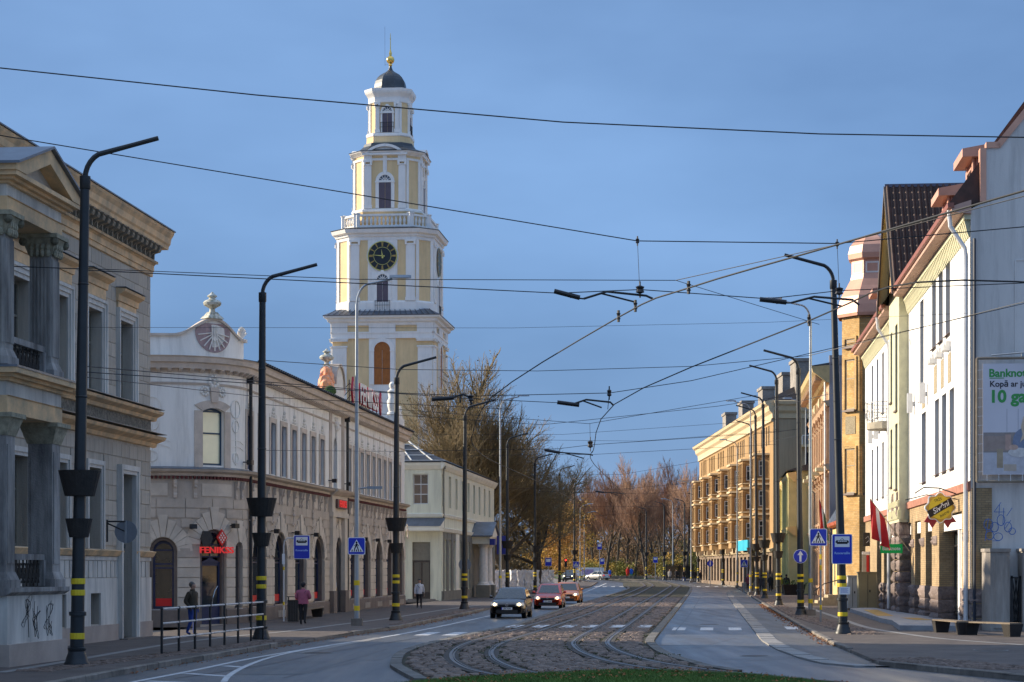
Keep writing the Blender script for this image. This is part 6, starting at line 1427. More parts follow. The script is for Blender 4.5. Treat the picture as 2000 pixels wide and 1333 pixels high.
# near end wall, its balconies and shop sign
W_e = 14.0; eo = [(3.6, 4.9, z, z+2.7, 0) for z in (5.4, 8.9, 12.4, 16.0)]
wall(MB(), 0, W_e, 0, ZT, eo, .25).build('end_wall', mat('tan_end_wall', (.37, .28, .18), .88, .15, .6, .12, 20, streak=True), T, (LL, 0, 0), (0, 0, PI/2))
for o in eo:
    w_ = window(T, LL-.15, 4.25, o[2], 1.3, 2.7, (.5,), (.7,), .09, M_wfr, M_apg, rz=PI/2)
    if o[2] > 6:
        bl_ = MB().box(LL, LL+1.0, 3.0, 5.6, o[2]-.35, o[2]-.1).build('balcony', M_tanl, T); rb = MB()
        for k in range(14): rb.tube([(LL+.95, 3.05+k*.19, o[2]-.1), (LL+.95, 3.05+k*.19, o[2]+.85)], .025, 4)
        for k in range(5):
            for y in (3.05, 5.55): rb.tube([(LL+.1+k*.2, y, o[2]-.1), (LL+.1+k*.2, y, o[2]+.85)], .025, 4)
        rb.box(LL+.9, LL+1.0, 3.0, 5.6, o[2]+.85, o[2]+.93).build('balcony_rail', M_wht, bl_)
MB().prof([(0, 18.8), (-.15, 18.8), (-.2, 19.3), (-.5, 19.6), (-.6, 20.1), (-.9, 20.3), (-1.0, 20.6), (0, 20.8)], 0, W_e).build('cornice', M_tanl, T, (LL, 0, 0), (0, 0, PI/2))
MB().box(LL+.05, LL+.2, .6, 3.6, 5.0, 6.3).build('red_bank_sign', mat('bank_red', (.62, .02, .03), .5, .05), T); text('Citade', .95, M_wht, T, (LL+.22, 2.1, 5.6), (PI/2, 0, PI/2), .01, 'sign_lettering', .02, .85)
MB().box(bays[1]-2.6, bays[0]-3.2, -1.75, -1.5, 4.55, 5.75).build('turquoise_sign', mat('turquoise', (.02, .42, .60), .5, .05), T)
# ------------------------------------------------------------------ trees
M_bark = mat('bark', (.075, .06, .045), .9, .4, 3, .6, 12); M_twig = mat('twig', (.19, .14, .07), .9, .3, 2); M_twig2 = mat('twig_reddish', (.34, .205, .13), .9, .3, .5)
def grow(seed, height, trunk_r, levels, spread, upward, nch, first=.28, lean=(0, 0), crown_w=1.0, rmin=.012, trunkw=.13):
    random.seed(seed); bark = MB(); twig = MB(); tips = []
    def rec(p, dr, ln, r, lv):
        n = 4 if lv < 2 else 3; pts = [p]; d = dr.normalized(); q = p
        for i in range(n):
            jt_ = .13 if lv else trunkw; d = (d+V((random.gauss(0, jt_), random.gauss(0, jt_), random.gauss(0, .08)+upward*(.10 if lv else .03)))).normalized(); q = q+d*ln/n; pts.append(q)
        r1 = r*(.62 if lv < levels else .3); rs = [max(rmin, r+(r1-r)*i/n) for i in range(n+1)]
        (bark if lv <= 1 else twig).tube(pts, rs, 8 if lv == 0 else 6 if lv == 1 else 4 if lv == 2 else 3, False)
        if lv >= levels: tips.append(q); return
        k = nch[min(lv, len(nch)-1)]
        for j in range(k):
            t = (first if lv == 0 else .22)+(1-(first if lv == 0 else .22))*(j+random.random())/k; i = min(int(t*n), n-1); b = pts[i]+(pts[i+1]-pts[i])*(t*n-i)
            ax = d.orthogonal().normalized(); ax.rotate(Quaternion(d, j*2.4+random.uniform(-.6, .6)))
            an = random.uniform(.55, 1.0)*spread; nd = d*math.cos(an)+ax*math.sin(an); nd.z += .25*upward; rec(b, nd, ln*random.uniform(.48, .72)*(1.15-.4*t), r*(1-.5*t)*(.5 if lv < 2 else .46), lv+1)
        rec(q, d, ln*.55, r1, lv+1)
    rec(V((0, 0, 0)), V((lean[0], lean[1], 1)), height*.5, trunk_r, 0)
    zmax = max(p.z for p in tips); s = height/zmax
    for m_ in (bark, twig): m_.v = [(x*s*crown_w, y*s*crown_w, z*s) for x, y, z in m_.v]
    return bark, twig, [V((p.x*s*crown_w, p.y*s*crown_w, p.z*s)) for p in tips]
def leafmass(spots, n, spread, size, seed):
    random.seed(seed); mb = MB()
    for i in range(n):
        p = random.choice(spots); c = V((p[0]+random.gauss(0, spread), p[1]+random.gauss(0, spread), p[2]+random.gauss(0, spread*.8))); s = size*random.uniform(.6, 1.3)
        a = V((random.gauss(0, 1), random.gauss(0, 1), random.gauss(0, 1))).normalized(); b = a.orthogonal().normalized(); e = a.cross(b)
        mb.add([c-b*s, c+e*s*.6, c+b*s, c-e*s*.6], [(0, 1, 2, 3)])
    return mb
def bare(nm, label, x, d, gr, leaf=None, rot=0, group=None, mt=None, z=None, sc_=1):
    t = thing(nm, label, 'tree', (x, d, zg(d) if z is None else z), rot, group); b, tw, tips = gr
    if not hasattr(b, 'me'): b.me = b.mesh('trunk', M_bark, True); tw.me = {}
    k = (mt or M_twig).name
    if k not in tw.me: tw.me[k] = tw.mesh('crown', mt or M_twig)
    inst('trunk', b.me, t, scale=sc_); inst('crown', tw.me[k], t, scale=sc_)
    if leaf: o = leaf.build('leaves', mat('mossy_leaf', (.17, .13, .03), .8, .5, 1), t); o.scale = (sc_,)*3
    return t
A = grow(1, 23, .55, 5, .78, .85, (10, 7, 6, 5, 4), .2, (0, 0), 1.25)
B = grow(5, 19.5, .5, 5, .95, .45, (9, 7, 6, 5, 4), .25, (.14, 0), 1.25)
bare('bare_lime_tree', 'dense bare tree with upright mossy twigs behind the pale green house', -5.2, 190, A, leafmass(A[2], 2600, .35, .10, 3))
bare('bare_lime_tree', 'spreading bare tree with thick trunk beside the far end of the pale green house', -.7, 199, B, leafmass(B[2], 900, .3, .09, 4))
bare('bare_lime_tree', 'bare tree between the church and the spreading tree', -3.6, 207, A, None, 2.0, None, None, None, .80)
bare('bare_lime_tree', 'lower bare tree leaning over the white wrapped fence', 2.4, 214, B, None, 1.0, None, None, None, .84)
C1 = grow(8, 23, .36, 5, .72, .75, (9, 6, 5, 4, 4), .38, (.03, 0), .8, rmin=.017, trunkw=.04); C2 = grow(12, 23, .32, 5, .66, .85, (9, 6, 5, 4, 4), .42, (.05, .02), .75, rmin=.017, trunkw=.05); C3 = grow(17, 23, .40, 5, .75, .7, (9, 6, 5, 4, 4), .35, (-.08, 0), .85, rmin=.017, trunkw=.05)
pk = [(1128, 385, C2, .84, 'leftmost tall bare park tree behind the black car'), (1160, 372, C1, .86, 'tall bare park tree behind the white hatchback'), (1183, 360, C3, .90, 'thick leaning bare park tree just right of the white hatchback'), (1205, 390, C2, 1.04, 'tallest bare park tree in the middle of the view'),
      (1240, 366, C1, .84, 'bare park tree right of the red and blue figures'), (1262, 352, C3, .86, 'dark thick-trunked bare park tree above the low stone wall'), (1292, 385, C2, .96, 'slim bare park tree left of the bus stop sign'), (1318, 372, C1, .97, 'tall bare park tree behind the bus stop sign'), (1340, 345, C3, .88, 'bare park tree beside the bus shelter'), (1362, 398, C2, .95, 'rightmost bare park tree next to the tan block'), (1106, 372, C1, .78, 'bare park tree behind the far traffic light'), (1224, 402, C3, .86, 'slender bare park tree behind the red figure'), (1276, 400, C1, .9, 'bare park tree just left of the bus stop sign'), (1145, 410, C3, .85, 'bare park tree behind the poster stand')]
for i, (px, d, g_, s, lb) in enumerate(pk): bare('park_tree', lb, (px-1000)/F*d, d, g_, None, i*1.3, 'bare park trees at the bend', M_twig2, None, s)
def crownspots(w, h, z0, seed, n=60):
    random.seed(seed); return [(random.gauss(0, w*.42), random.gauss(0, w*.42), z0+h*random.betavariate(1.6, 1.9)) for _ in range(n)]
ML = [mat('leaf_orange', (.40, .20, .04), .7, .35, .4), mat('leaf_gold', (.50, .30, .03), .7, .35, .4), mat('leaf_olive', (.22, .20, .03), .7, .4, .4), mat('leaf_rust', (.24, .13, .06), .7, .4, .4)]
au = [(1092, 300, 4.2, 12, 0, 'orange autumn tree beyond the wrapped fence'), (1108, 330, 4.5, 13, 1, 'golden autumn tree left of the black car'), (1125, 402, 5, 13, 0, 'bright orange tree behind the leftmost park tree'), (1072, 330, 4, 11, 1, 'small golden tree behind the poles at the fence'), (1150, 430, 6, 14, 3, 'rust coloured tree behind the white hatchback'), (1195, 440, 6, 13, 3, 'rust coloured tree in the middle distance'), (1236, 440, 6, 12, 3, 'brown autumn tree behind the stone wall'), (1285, 440, 6, 13, 3, 'rusty tree left of the bus stop'), (1330, 420, 6, 13, 3, 'reddish tree behind the bus shelter'), (1362, 380, 4, 6.5, 2, 'olive tree next to the tan block')]
for i, (px, d, w_, h_, k, lb) in enumerate(au):
    t = thing('autumn_tree', lb, 'tree', ((px-1000)/F*d, d, zg(d)), 0, 'autumn trees in the park')
    MB().tube([(0, 0, 0), (.1, 0, h_*.4), (.3, .1, h_*.8)], [.22, .15, .04], 6).tube([(.1, 0, h_*.35), (-1, .3, h_*.65)], [.1, .03], 5).tube([(.1, 0, h_*.4), (1.2, -.3, h_*.7)], [.1, .03], 5).build('trunk', M_bark, t)
    leafmass(crownspots(w_, h_*.95, h_*.12, i+40), 5200, .55, .115, i).build('crown', ML[k], t)
bu = [(1150, 362, 2.2, 3, 2), (1172, 368, 2.6, 3.2, 1), (1200, 372, 2.4, 3.6, 2), (1222, 366, 2.2, 3.2, 2), (1246, 372, 2.4, 3, 3), (1285, 368, 2.8, 4.6, 1), (1305, 360, 2.6, 4.6, 2), (1322, 372, 2.6, 5.0, 1), (1340, 366, 2.4, 4.0, 2), (1136, 380, 2.4, 4, 1), (1352, 350, 2, 4.2, 2)]
for i, (px, d, w_, h_, k) in enumerate(bu):
    t = thing('park_shrub', ['olive', 'golden', 'dark olive', 'green-brown', 'brownish', 'bright yellow', 'yellow-green', 'tall golden', 'olive-green', 'orange-gold', 'small olive'][i]+' shrub '+['behind the white hatchback', 'right of the white hatchback', 'by the leaning park tree', 'left of the red figure', 'right of the blue figure', 'left of the bus stop sign', 'behind the bus stop sign', 'between bus sign and shelter', 'behind the bus shelter', 'left of the white hatchback', 'beside the tan block corner'][i], 'shrub', ((px-1000)/F*d, d, zg(d)), 0, 'shrubs along the park edge')
    MB().tube([(0, 0, 0), (.1, .1, h_*.6)], [.06, .02], 5).tube([(0, 0, 0), (-.5, .1, h_*.5)], [.05, .02], 5).build('stem', M_bark, t); leafmass(crownspots(w_, h_*.95, .1, i+70, 40), 1300, .4, .14, i+9).build('crown', ML[k], t)
random.seed(77); fw = MB()
for i in range(26000):
    px = random.uniform(880, 1420); d = random.uniform(455, 560); h_ = abs(random.gauss(0, 5.5)); x = (px-1000)/F*d; c = V((x, d, zg(d)+h_)); s = random.uniform(.2, .5); a = V((random.gauss(0, 1), random.gauss(0, 1), random.gauss(0, 1))).normalized(); b = a.orthogonal(); e = a.cross(b)
    fw.add([c-b*s, c+e*s*.6, c+b*s, c-e*s*.6], [(0, 1, 2, 3)])
tag(fw.build('far_wood', mat('far_foliage', (.13, .085, .03), .85, .5, .15)), 'brown and rust far-off wood closing the view at the bend', None, None, 'stuff')
lawn = MB(); ribbon(lawn, lambda d: 8, lambda d: 60, 352, 450, .02, 8); tag(lawn.build('park_lawn', mat('lawn', (.06, .12, .02), .85, .3, .5)), 'green lawn of the park beyond the bend', None, None, 'structure')
# ------------------------------------------------------------------ poles, lamps, signs, wires, street furniture
M_pole = mat('pole_graphite', (.022, .026, .03), .45, .2, 3, metal=.2); M_galv = mat('galvanised', (.33, .36, .39), .38, .15, 2, metal=.7); M_band = mat('yellow_band', (.72, .52, .015), .55, .12, 6); M_bask = mat('planter_dark', (.022, .019, .017), .8, .3, 6, .3, 25)
M_blue = mat('sign_blue_face', (.012, .035, .48), .4, .05, 3); M_signw = mat('sign_white', (.78, .80, .82), .45, .04, 3); M_signback = mat('sign_grey_back', (.20, .22, .25), .5, .1, 3, metal=.4); M_signk = mat('sign_black', (.01, .01, .012), .5, .1)
def tram_pole(px, py, top, arm, label, baskets=True, side=1, lean=0.0, d=None):
    p = gp(px, py) if d is None else V(((px-1000)/F*d, d, zg(d))); d = p.y; h = zz(top, d)-p.z
    t = thing('tram_pole', label, 'pole', p+V((0, 0, .1)), 0, 'dark tram poles'); h -= .1
    sx = lean*h
    def ax(z): return (sx*z/h, 0, z)
    MB().lathe([(.30, 0), (.30, .06), (.26, .12), (.24, .2), (.19, .34), (.21, .38), (.21, .42), (.16, .44)], 16).build('base', M_pole, t, smooth=True)
    s = MB(); s.tube([ax(.4), ax(1.2)], [.162, .16], 14); s.tube([ax(1.2), ax(h)], [.152, .102], 14); s.lathe([(.16, -.05), (.20, -.04), (.20, .04), (.15, .06)], 14, ax(1.2)); s.lathe([(.125, -.03), (.145, 0), (.12, .03)], 14, ax(h*.55)); s.lathe([(.11, -.03), (.13, 0), (.11, .03)], 14, ax(h*.78)); s.lathe([(.11, -.3), (.125, -.28), (.125, 0), (.09, .01)], 14, ax(h)); s.build('shaft', M_pole, t, smooth=True)
    for z0, z1 in ((.62, .76), (1.62, 1.75), (1.88, 2.01)):
        r = .167 if z0 < 1.4 else .162; MB().lathe([(r, z0), (r+.004, z0+.01), (r+.004, z1-.01), (r, z1)], 14, (sx*z0/h, 0, 0)).build('yellow_band', M_band, t)
    if baskets:
        for z0, z1, r0, r1 in ((2.95, 3.38, .22, .31), (3.9, 4.48, .34, .485)):
            b = MB(); b.lathe([(r0, z0), (r1, z1), (r1-.04, z1), (r0*.6, z0+.12)], 20, (sx*z0/h, 0, 0)); b.build('planter', M_bask, t)
    if arm:
        pts = [(sx, 0, h-.05)]+[(sx+side*.55*(1-math.cos(a)), 0, h-.05+.62*math.sin(a)) for a in [k*PI/14 for k in range(1, 6)]]
        e = pts[-1]; pts.append((e[0]+side*arm, 0, e[2]+arm*.27)); MB().tube(pts, [.062]*6+[.05], 8).build('lamp_arm', M_pole, t, smooth=True)
        q = V(pts[-1]); v_ = (q-V(pts[-2])).normalized(); MB().tube([tuple(q-v_*.55), tuple(q+v_*.12)], .055, 8).build('lamp_head', M_pole, t)
    return t
PL = [(150, 1310, 345, 1.25, 'nearest left tram pole with two planters and curved lamp arm'), (510, 1256, 572, 1.3, 'left tram pole at the end of the black railing'), (773, 1217, 738, 1.3, 'left tram pole beyond the crossing sign post'), (907, 1194, 812, 1.3, 'left tram pole in front of the pale green house')]
for i, (px, py, tp, ar, lb) in enumerate(PL): tram_pole(px, py, tp, ar, lb, i < 3, 1, .017 if i == 0 else .004)
for (px, dd, tp, lb, bk_) in ((991, 160, 868, 'left tram pole right of the pale green house', True), (1045, 190, 905, 'left tram pole at the wrapped fence end', True), (1093, 224, 925, 'bluish left tram pole behind the orange car', False), (1122, 262, 955, 'left tram pole just before the bend', True)): tram_pole(px, 1180, tp, 1.2, lb, bk_, 1, 0, dd)
PR = [(1647, 1245, 548, 'nearest right tram pole carrying the tram stop sign', False), (1564, 1207, 720, 'right tram pole beside the round arrow sign', False), (1521, 1187, 742, 'third right tram pole with two tapered planters', True), (1494, 1173, 790, 'fourth right tram pole with planters', True), (1479, 1166, 812, 'fifth right tram pole with planters', True)]
for i, (px, py, tp, lb, bk_) in enumerate(PR): tram_pole(px, py, tp, 1.25, lb, bk_, -1, -.028 if i == 0 else -.01)
for (px, dd, tp, lb) in ((1467, 212, 838, 'right tram pole before the tan block'), (1412, 262, 942, 'right tram pole in front of the tan block'), (1364, 300, 975, 'right tram pole by the two walkers'), (1337, 312, 985, 'right tram pole at the bus shelter'), (1297, 330, 990, 'right tram pole by the bus stop sign'), (1262, 345, 1000, 'farthest right tram pole on the island tip')): tram_pole(px, 1140, tp, 1.1, lb, True, -1, 0, dd)
def lamp_post(px, d, top, arm, side, label, bands=True):
    p = V(((px-1000)/F*d, d, zg(d)+.1)); h = zz(top, d)-p.z; t = thing('lamp_post', label, 'lamp post', p, 0, 'slim galvanised lamp posts')
    MB().box(-.22, .22, -.22, .22, 0, .3).build('footing', M_kerb, t); MB().tube([(0, 0, .3), (0, 0, h*.45), (0, 0, h-1.0)], [.11, .085, .06], 10).build('shaft', M_galv, t, smooth=True)
    pts = [(0, 0, h-1.05)]+[(side*.5*(1-math.cos(a)), 0, h-1.05+.85*math.sin(a)) for a in [k*PI/14 for k in range(1, 7)]]; e = pts[-1]; pts.append((e[0]+side*arm, 0, e[2]+arm*.22)); MB().tube(pts, .045, 8).build('lamp_arm', M_galv, t, smooth=True); q = pts[-1]
    MB().loft([[(q[0]+side*(u-.1), y*w_, q[2]+.05+z) for y, z in ((-1, -.02), (1, -.02), (.8, .09), (-.8, .09))] for u, w_ in ((0, .07), (.25, .15), (.7, .15), (.85, .06))]).build('lamp_head', M_galv, t)
    if bands:
        for z0 in (.6, 1.6): MB().lathe([(.112, z0), (.115, z0+.01), (.115, z0+.19), (.112, z0+.2)], 10).build('yellow_band', M_band, t)
    return t
lp = [(697, 80.7, 545, 1.0, 1, 'tall slim lamp post carrying the left crossing sign'), (977, 150, 775, 1.0, 1, 'slim lamp post right of the pale green house'), (1583, 99, 588, 1.1, -1, 'slim lamp post beside the right crossing sign'), (1574, 190, 780, 1.0, -1, 'slim lamp post in front of the ochre house'), (1466, 178, 785, 1.0, -1, 'slim lamp post before the tan block'), (1440, 235, 860, .9, -1, 'slim lamp post by the turquoise sign'), (1350, 290, 940, .9, -1, 'slim lamp post at the bus stop'), (1141, 330, 1000, .8, 1, 'far slim lamp post behind the black car'), (1133, 300, 985, .8, 1, 'far slim lamp post left of the white hatchback'), (1314, 335, 975, .8, -1, 'far slim lamp post at the island')]
LPO = [lamp_post(*a) for a in lp]
o = LPO[0]; MB().tube([(0, 0, 5.4), (.4, 0, 5.45)], .035, 6).box(.4, 1.0, -.1, .1, 5.4, 5.5).build('lower_lamp', M_galv, o)
o = LPO[3]; 
# --- signs
def plate(w, h, r=.06, n=4):
    pts = []
    for cx, cz, a0 in ((w/2-r, h/2-r, 0), (-w/2+r, h/2-r, PI/2), (-w/2+r, -h/2+r, PI), (w/2-r, -h/2+r, 1.5*PI)): pts += [(cx+r*math.cos(a0+k*PI/2/n), cz+r*math.sin(a0+k*PI/2/n)) for k in range(n+1)]
    return pts
def sign_face(t, w, h, z, face, y=-.14, rz=0):
    b = MB().plate(plate(w, h), -.012, .012).build('sign_plate', M_signw, t, (0, y, z), (0, 0, rz)); MB().plate(plate(w-.05, h-.05, .05), -.018, -.0125).build('sign_field', face, b); MB().plate(plate(w-.02, h-.02), .0125, .018).build('sign_back', M_signback, b); return b
def ped(t, s, z, y=-.14, rz=0):
    b = sign_face(t, s, s, z, M_blue, y, rz); k = s/1.0
    MB().plate([(-.40*k, -.34*k), (.40*k, -.34*k), (0, .38*k)], -.022, -.0185).build('white_triangle', M_signw, b)
    f = MB(); f.plate([(.07*k*math.cos(a)*.8, .20*k+.07*k*math.sin(a)) for a in [i*PI/5 for i in range(10)]], -.026, -.0225); f.plate([(-.09*k, -.02*k), (.05*k, -.02*k), (.06*k, .13*k), (-.04*k, .13*k)], -.026, -.0225); f.plate([(-.06*k, .10*k), (-.02*k, .12*k), (-.13*k, 0), (-.16*k, .02*k)], -.0262, -.0226); f.plate([(.04*k, .10*k), (.08*k, .10*k), (.15*k, .0), (.12*k, -.02*k)], -.0262, -.0226)
    f.plate([(-.09*k, -.02*k), (-.01*k, -.02*k), (-.1*k, -.22*k), (-.16*k, -.22*k)], -.0262, -.0226); f.plate([(0, -.02*k), (.06*k, -.02*k), (.13*k, -.22*k), (.07*k, -.22*k)], -.0262, -.0226); f.build('walking_figure', M_signk, b)
    for i in range(5): x = (-.30+.13*i)*k; MB().plate([(x, -.32*k), (x+.07*k, -.32*k), (x+.055*k+(.02*k if i < 2 else -.02*k if i > 2 else 0), -.20*k), (x+.01*k+(.02*k if i < 2 else -.02*k if i > 2 else 0), -.20*k)], -.026, -.0225).build('zebra_stripe', M_signk, b)
    return b
def tramsign(t, w, h, z, y=-.14, rz=0, x=0):
    b = sign_face(t, w, h, z, M_blue, y, rz); b.location.x = x; k = w
    MB().plate([(-.36*k, .10*k), (.36*k, .10*k), (.36*k, .62*k), (-.36*k, .62*k)], -.022, -.0185).build('white_panel', M_signw, b)
    f = MB(); zc = .33*k; f.plate([(-.31*k, zc-.03*k), (.31*k, zc-.03*k), (.33*k, zc+.03*k), (.27*k, zc+.10*k), (-.27*k, zc+.10*k), (-.33*k, zc+.03*k)], -.026, -.0225); f.plate([(-.26*k, zc-.08*k), (.26*k, zc-.08*k), (.26*k, zc-.03*k), (-.26*k, zc-.03*k)], -.0262, -.0226); f.tube([(-.1*k, -.025, zc+.1*k), (0, -.025, zc+.2*k), (.1*k, -.025, zc+.1*k)], .012*k, 4); f.build('tram_symbol', M_signk, b)
    for i in range(5): MB().plate([((-.21+.09*i)*k, zc+.03*k), ((-.14+.09*i)*k, zc+.03*k), ((-.14+.09*i)*k, zc+.08*k), ((-.21+.09*i)*k, zc+.08*k)], -.028, -.0265).build('tram_window', M_signw, b)
    text('Koncertzāle', .15*k, mat('sign_pale_blue', (.30, .45, .75), .5, .05), b, (0, -.019, -.20*k), FR, .001, 'stop_name', .004); return b
def signpost(nm, px, d, h, label, cat='sign', r=.045, bands=True):
    t = thing(nm, label, cat, ((px-1000)/F*d, d, zg(d)+.1)); MB().tube([(0, 0, 0), (0, 0, h)], r, 10).build('post', M_galv, t, smooth=True)
    if bands:
        for z in (.55, 2.2, 2.65): MB().lathe([(r+.002, z), (r+.004, z+.2), (r, z+.21)], 10).build('yellow_band', M_band, t)
    return t
# left crossing sign hangs on the slim lamp post: a thing of its own
lpx = gp(697, 1228); t = thing('crossing_sign', 'blue pedestrian crossing sign on the slim lamp post at left', 'sign', ((697-1000)/F*80.7, 80.7, .1)); ped(t, .68, zz(1067, 80.7)-.1)
d = 87.5; t = thing('tram_stop_sign', 'blue tram stop sign reaching out over the left footway', 'sign', ((554-1000)/F*d, d, .1)); zt0 = zz(1056, d)
MB().tube([(0, 0, 0), (0, 0, zt0-.35), (.04, 0, zt0-.12), (.15, 0, zt0), (.75, 0, zt0)], .035, 8).build('post', mat('white_post', (.6, .6, .6), .5, .1), t, smooth=True); MB().lathe([(.04, .7), (.042, .85)], 8).lathe([(.04, 2.2), (.042, 2.35)], 8).build('yellow_band', M_band, t); tramsign(t, .70, 1.02, zz(1069, d)-.1, -.06, 0, .78); MB().box(-.06, .06, -.06, -.04, 2.45, 2.9).build('timetable', M_signw, t)
d = gp(1603, 1222).y; t = signpost('crossing_sign', 1603, d, zz(1034, d)-.1, 'blue pedestrian crossing sign on its own banded post at right'); b = ped(t, .72, zz(1050, d)-.1); b.location.x = -.12
p = gp(1647, 1245); d = p.y; t = thing('tram_stop_sign', 'blue tram stop sign fixed to the nearest right pole', 'sign', (p.x-.08, d, .1)); b = tramsign(t, .70, 1.03, zz(1073, d)-.1, -.24)
MB().box(-.05, .05, .02, .2, -.3, .3).build('clamp', M_galv, b)
t = thing('notice', 'white paper notice taped to the nearest right pole', 'notice', (p.x+.02, d, .1)); MB().plate(plate(.36, .26, .01), -.2, -.19).build('sheet', M_signw, t, (0, 0, zz(1154, d)-.1)); nb = MB()
for k in range(5): nb.box(-.14, .12-.03*(k % 2), -.203, -.2005, .07-.035*k, .082-.035*k)
nb.build('print_lines', mat('print_blue', (.2, .25, .5), .6, .1), t, (0, 0, zz(1154, d)-.1))
p = gp(1564, 1207); d = p.y; t = thing('arrow_sign', 'round blue straight-ahead arrow sign on the second right pole', 'sign', (p.x-.05, d, .1)); zc = zz(1087, d)-.1
MB().plate([(.34*math.cos(k*PI/14), .34*math.sin(k*PI/14)) for k in range(28)], -.012, .012).build('sign_plate', M_signw, t, (0, -.22, zc)); MB().plate([(.32*math.cos(k*PI/14), .32*math.sin(k*PI/14)) for k in range(28)], -.018, -.0125).build('sign_field', M_blue, t, (0, -.22, zc))
MB().plate([(-.05, -.26), (.05, -.26), (.05, .06), (.14, .06), (0, .27), (-.14, .06), (-.05, .06)], -.024, -.0185).build('arrow', M_signw, t, (0, -.22, zc)); MB().box(-.04, .04, -.2, 0, -.05, .05).build('clamp', M_galv, t, (0, 0, zc))
# round signs seen from behind
def backsign(px, py, d, r, label, brk):
    c = at(px, py, d); t = thing('round_sign', label, 'sign', c); MB().plate([(r*math.cos(k*PI/14), r*math.sin(k*PI/14)) for k in range(28)], -.012, .012).build('disc', M_signback, t); MB().box(-.03, .03, -.04, -.013, -r, r).build('back_rail', M_galv, t)
    if brk: MB().tube([(0, 0, .0), (-brk, 0, .25)], .025, 6).tube([(0, -.02, .3), (-brk, -.02, .3)], .025, 6).tube([(-brk, 0, -.3), (-brk, 0, .35)], .03, 6).build('bracket', M_iron, t)
backsign(246, 1039, 60, .33, 'round sign seen from behind on a wall bracket of the grey mansion', .55); backsign(908, 1103, 117.5, .36, 'round sign seen from behind on the pole by the pale green house', 0)
for (px, py, d, kind, lb) in ((1125, 1103, 258, 'ped', 'small far crossing sign left of the white hatchback'), (1453, 1101, 205, 'ped', 'small far crossing sign in front of the tan block'), (1171, 1068, 330, 'blk', 'far blue sign on a pole above the white hatchback'), (1176, 1097, 330, 'blk', 'far lower blue sign below another above the hatchback'), (1280, 1094, 335, 'stop', 'far blue bus stop sign at the park'), (1071, 1098, 235, 'stop', 'blue sign beyond the wrapped fence'), (1387, 1101, 262, 'rnd', 'far round blue sign by the tan block')):
    c = at(px, py, d); t = thing('far_sign', lb, 'sign', (c.x, d, zg(d)+.1)); h = c.z-zg(d)-.1; MB().tube([(0, 0, 0), (0, 0, h+.3)], .05, 6).build('post', M_galv, t)
    if kind == 'ped': ped(t, .75, h, -.1)
    elif kind == 'rnd': MB().plate([(.4*math.cos(k*PI/10), .4*math.sin(k*PI/10)) for k in range(20)], -.02, .02).build('sign_field', M_blue, t, (0, -.1, h)); MB().plate([(-.06, -.25), (.06, -.25), (.06, .25), (-.06, .25)], -.03, -.021).build('arrow', M_signw, t, (0, -.1, h))
    else: b = sign_face(t, .75, .95, h, M_blue, -.1); MB().plate([(-.24, .0), (.24, .0), (.24, .34), (-.24, .34)], -.024, -.0185).build('white_panel', M_signw, b)
# --- railing on the left kerb
t = thing('railing', 'black pedestrian railing with pale worn rails on the left kerb', 'railing', gp(316, 1288)); P0_ = gp(316, 1288); P1_ = gp(514, 1257); n = 7
for k in range(n+1):
    p = P0_+(P1_-P0_)*k/n-P0_; MB().lathe([(.035, 0), (.035, 1.18), (.05, 1.2), (.03, 1.24)], 8, (p.x, p.y, .1)).build('post', M_black, t)
for z in (.42, .82, 1.2): MB().tube([(0, 0, z+.1), tuple((P1_-P0_)+V((0, 0, z+.1)))], .027, 8).build('rail', mat('worn_rail', (.50, .50, .50), .4, .3, 4, metal=.15), t, smooth=True)
# --- bins, benches, cabinets
def litter_bin(px, py, label, w_=.42, h_=.95):
    p = gp(px, py); t = thing('litter_bin', label, 'litter bin', p+V((0, 0, .11))); MB().box(-w_/2, w_/2, -w_/2, w_/2, .05, h_).build('body', M_bask, t)
    for k in range(6): MB().box(-w_/2+.02+k*w_/6, -w_/2+.055+k*w_/6, -w_/2-.012, -w_/2, .1, h_-.05).build('slat', mat('bin_slat', (.05, .045, .04), .7, .2), t)
    MB().box(-w_/2-.03, w_/2+.03, -w_/2-.03, w_/2+.03, h_+.12, h_+.15).box(-w_/2, -w_/2+.04, -.02, .02, h_, h_+.12).box(w_/2-.04, w_/2, -.02, .02, h_, h_+.12).build('lid', M_black, t)
litter_bin(573, 1222, 'dark litter bin beside the woman in pink', .44, .95); litter_bin(1911, 1236, 'dark slatted litter bin at the corner of the white house', .46, 1.0)
def bench(pa, pb, label, z=.11):
    A_, B_ = gp(*pa), gp(*pb); t = thing('bench', label, 'bench', A_+V((0, 0, z)), math.atan2(B_.y-A_.y, B_.x-A_.x), None); l = (B_-A_).length
    for x in (.0, l): MB().frust((x, 0), .30, .42, .44, .56, 0, .42).build('bench_support', M_bask, t)
    for k in range(7): MB().box(-.2, l+.2, -.26+k*.076, -.26+k*.076+.06, .42, .465).build('seat_slat', mat('bench_wood', (.17, .13, .09), .7, .25, 5), t)
bench((1838, 1242), (1884, 1247), 'low wooden bench at right with dark tapered supports, the left one'); bench((1893, 1247), (1977, 1251), 'low wooden bench with a blue scribble on its end support'); bench((585, 1216), (620, 1210), 'low dark bench behind the woman in pink')
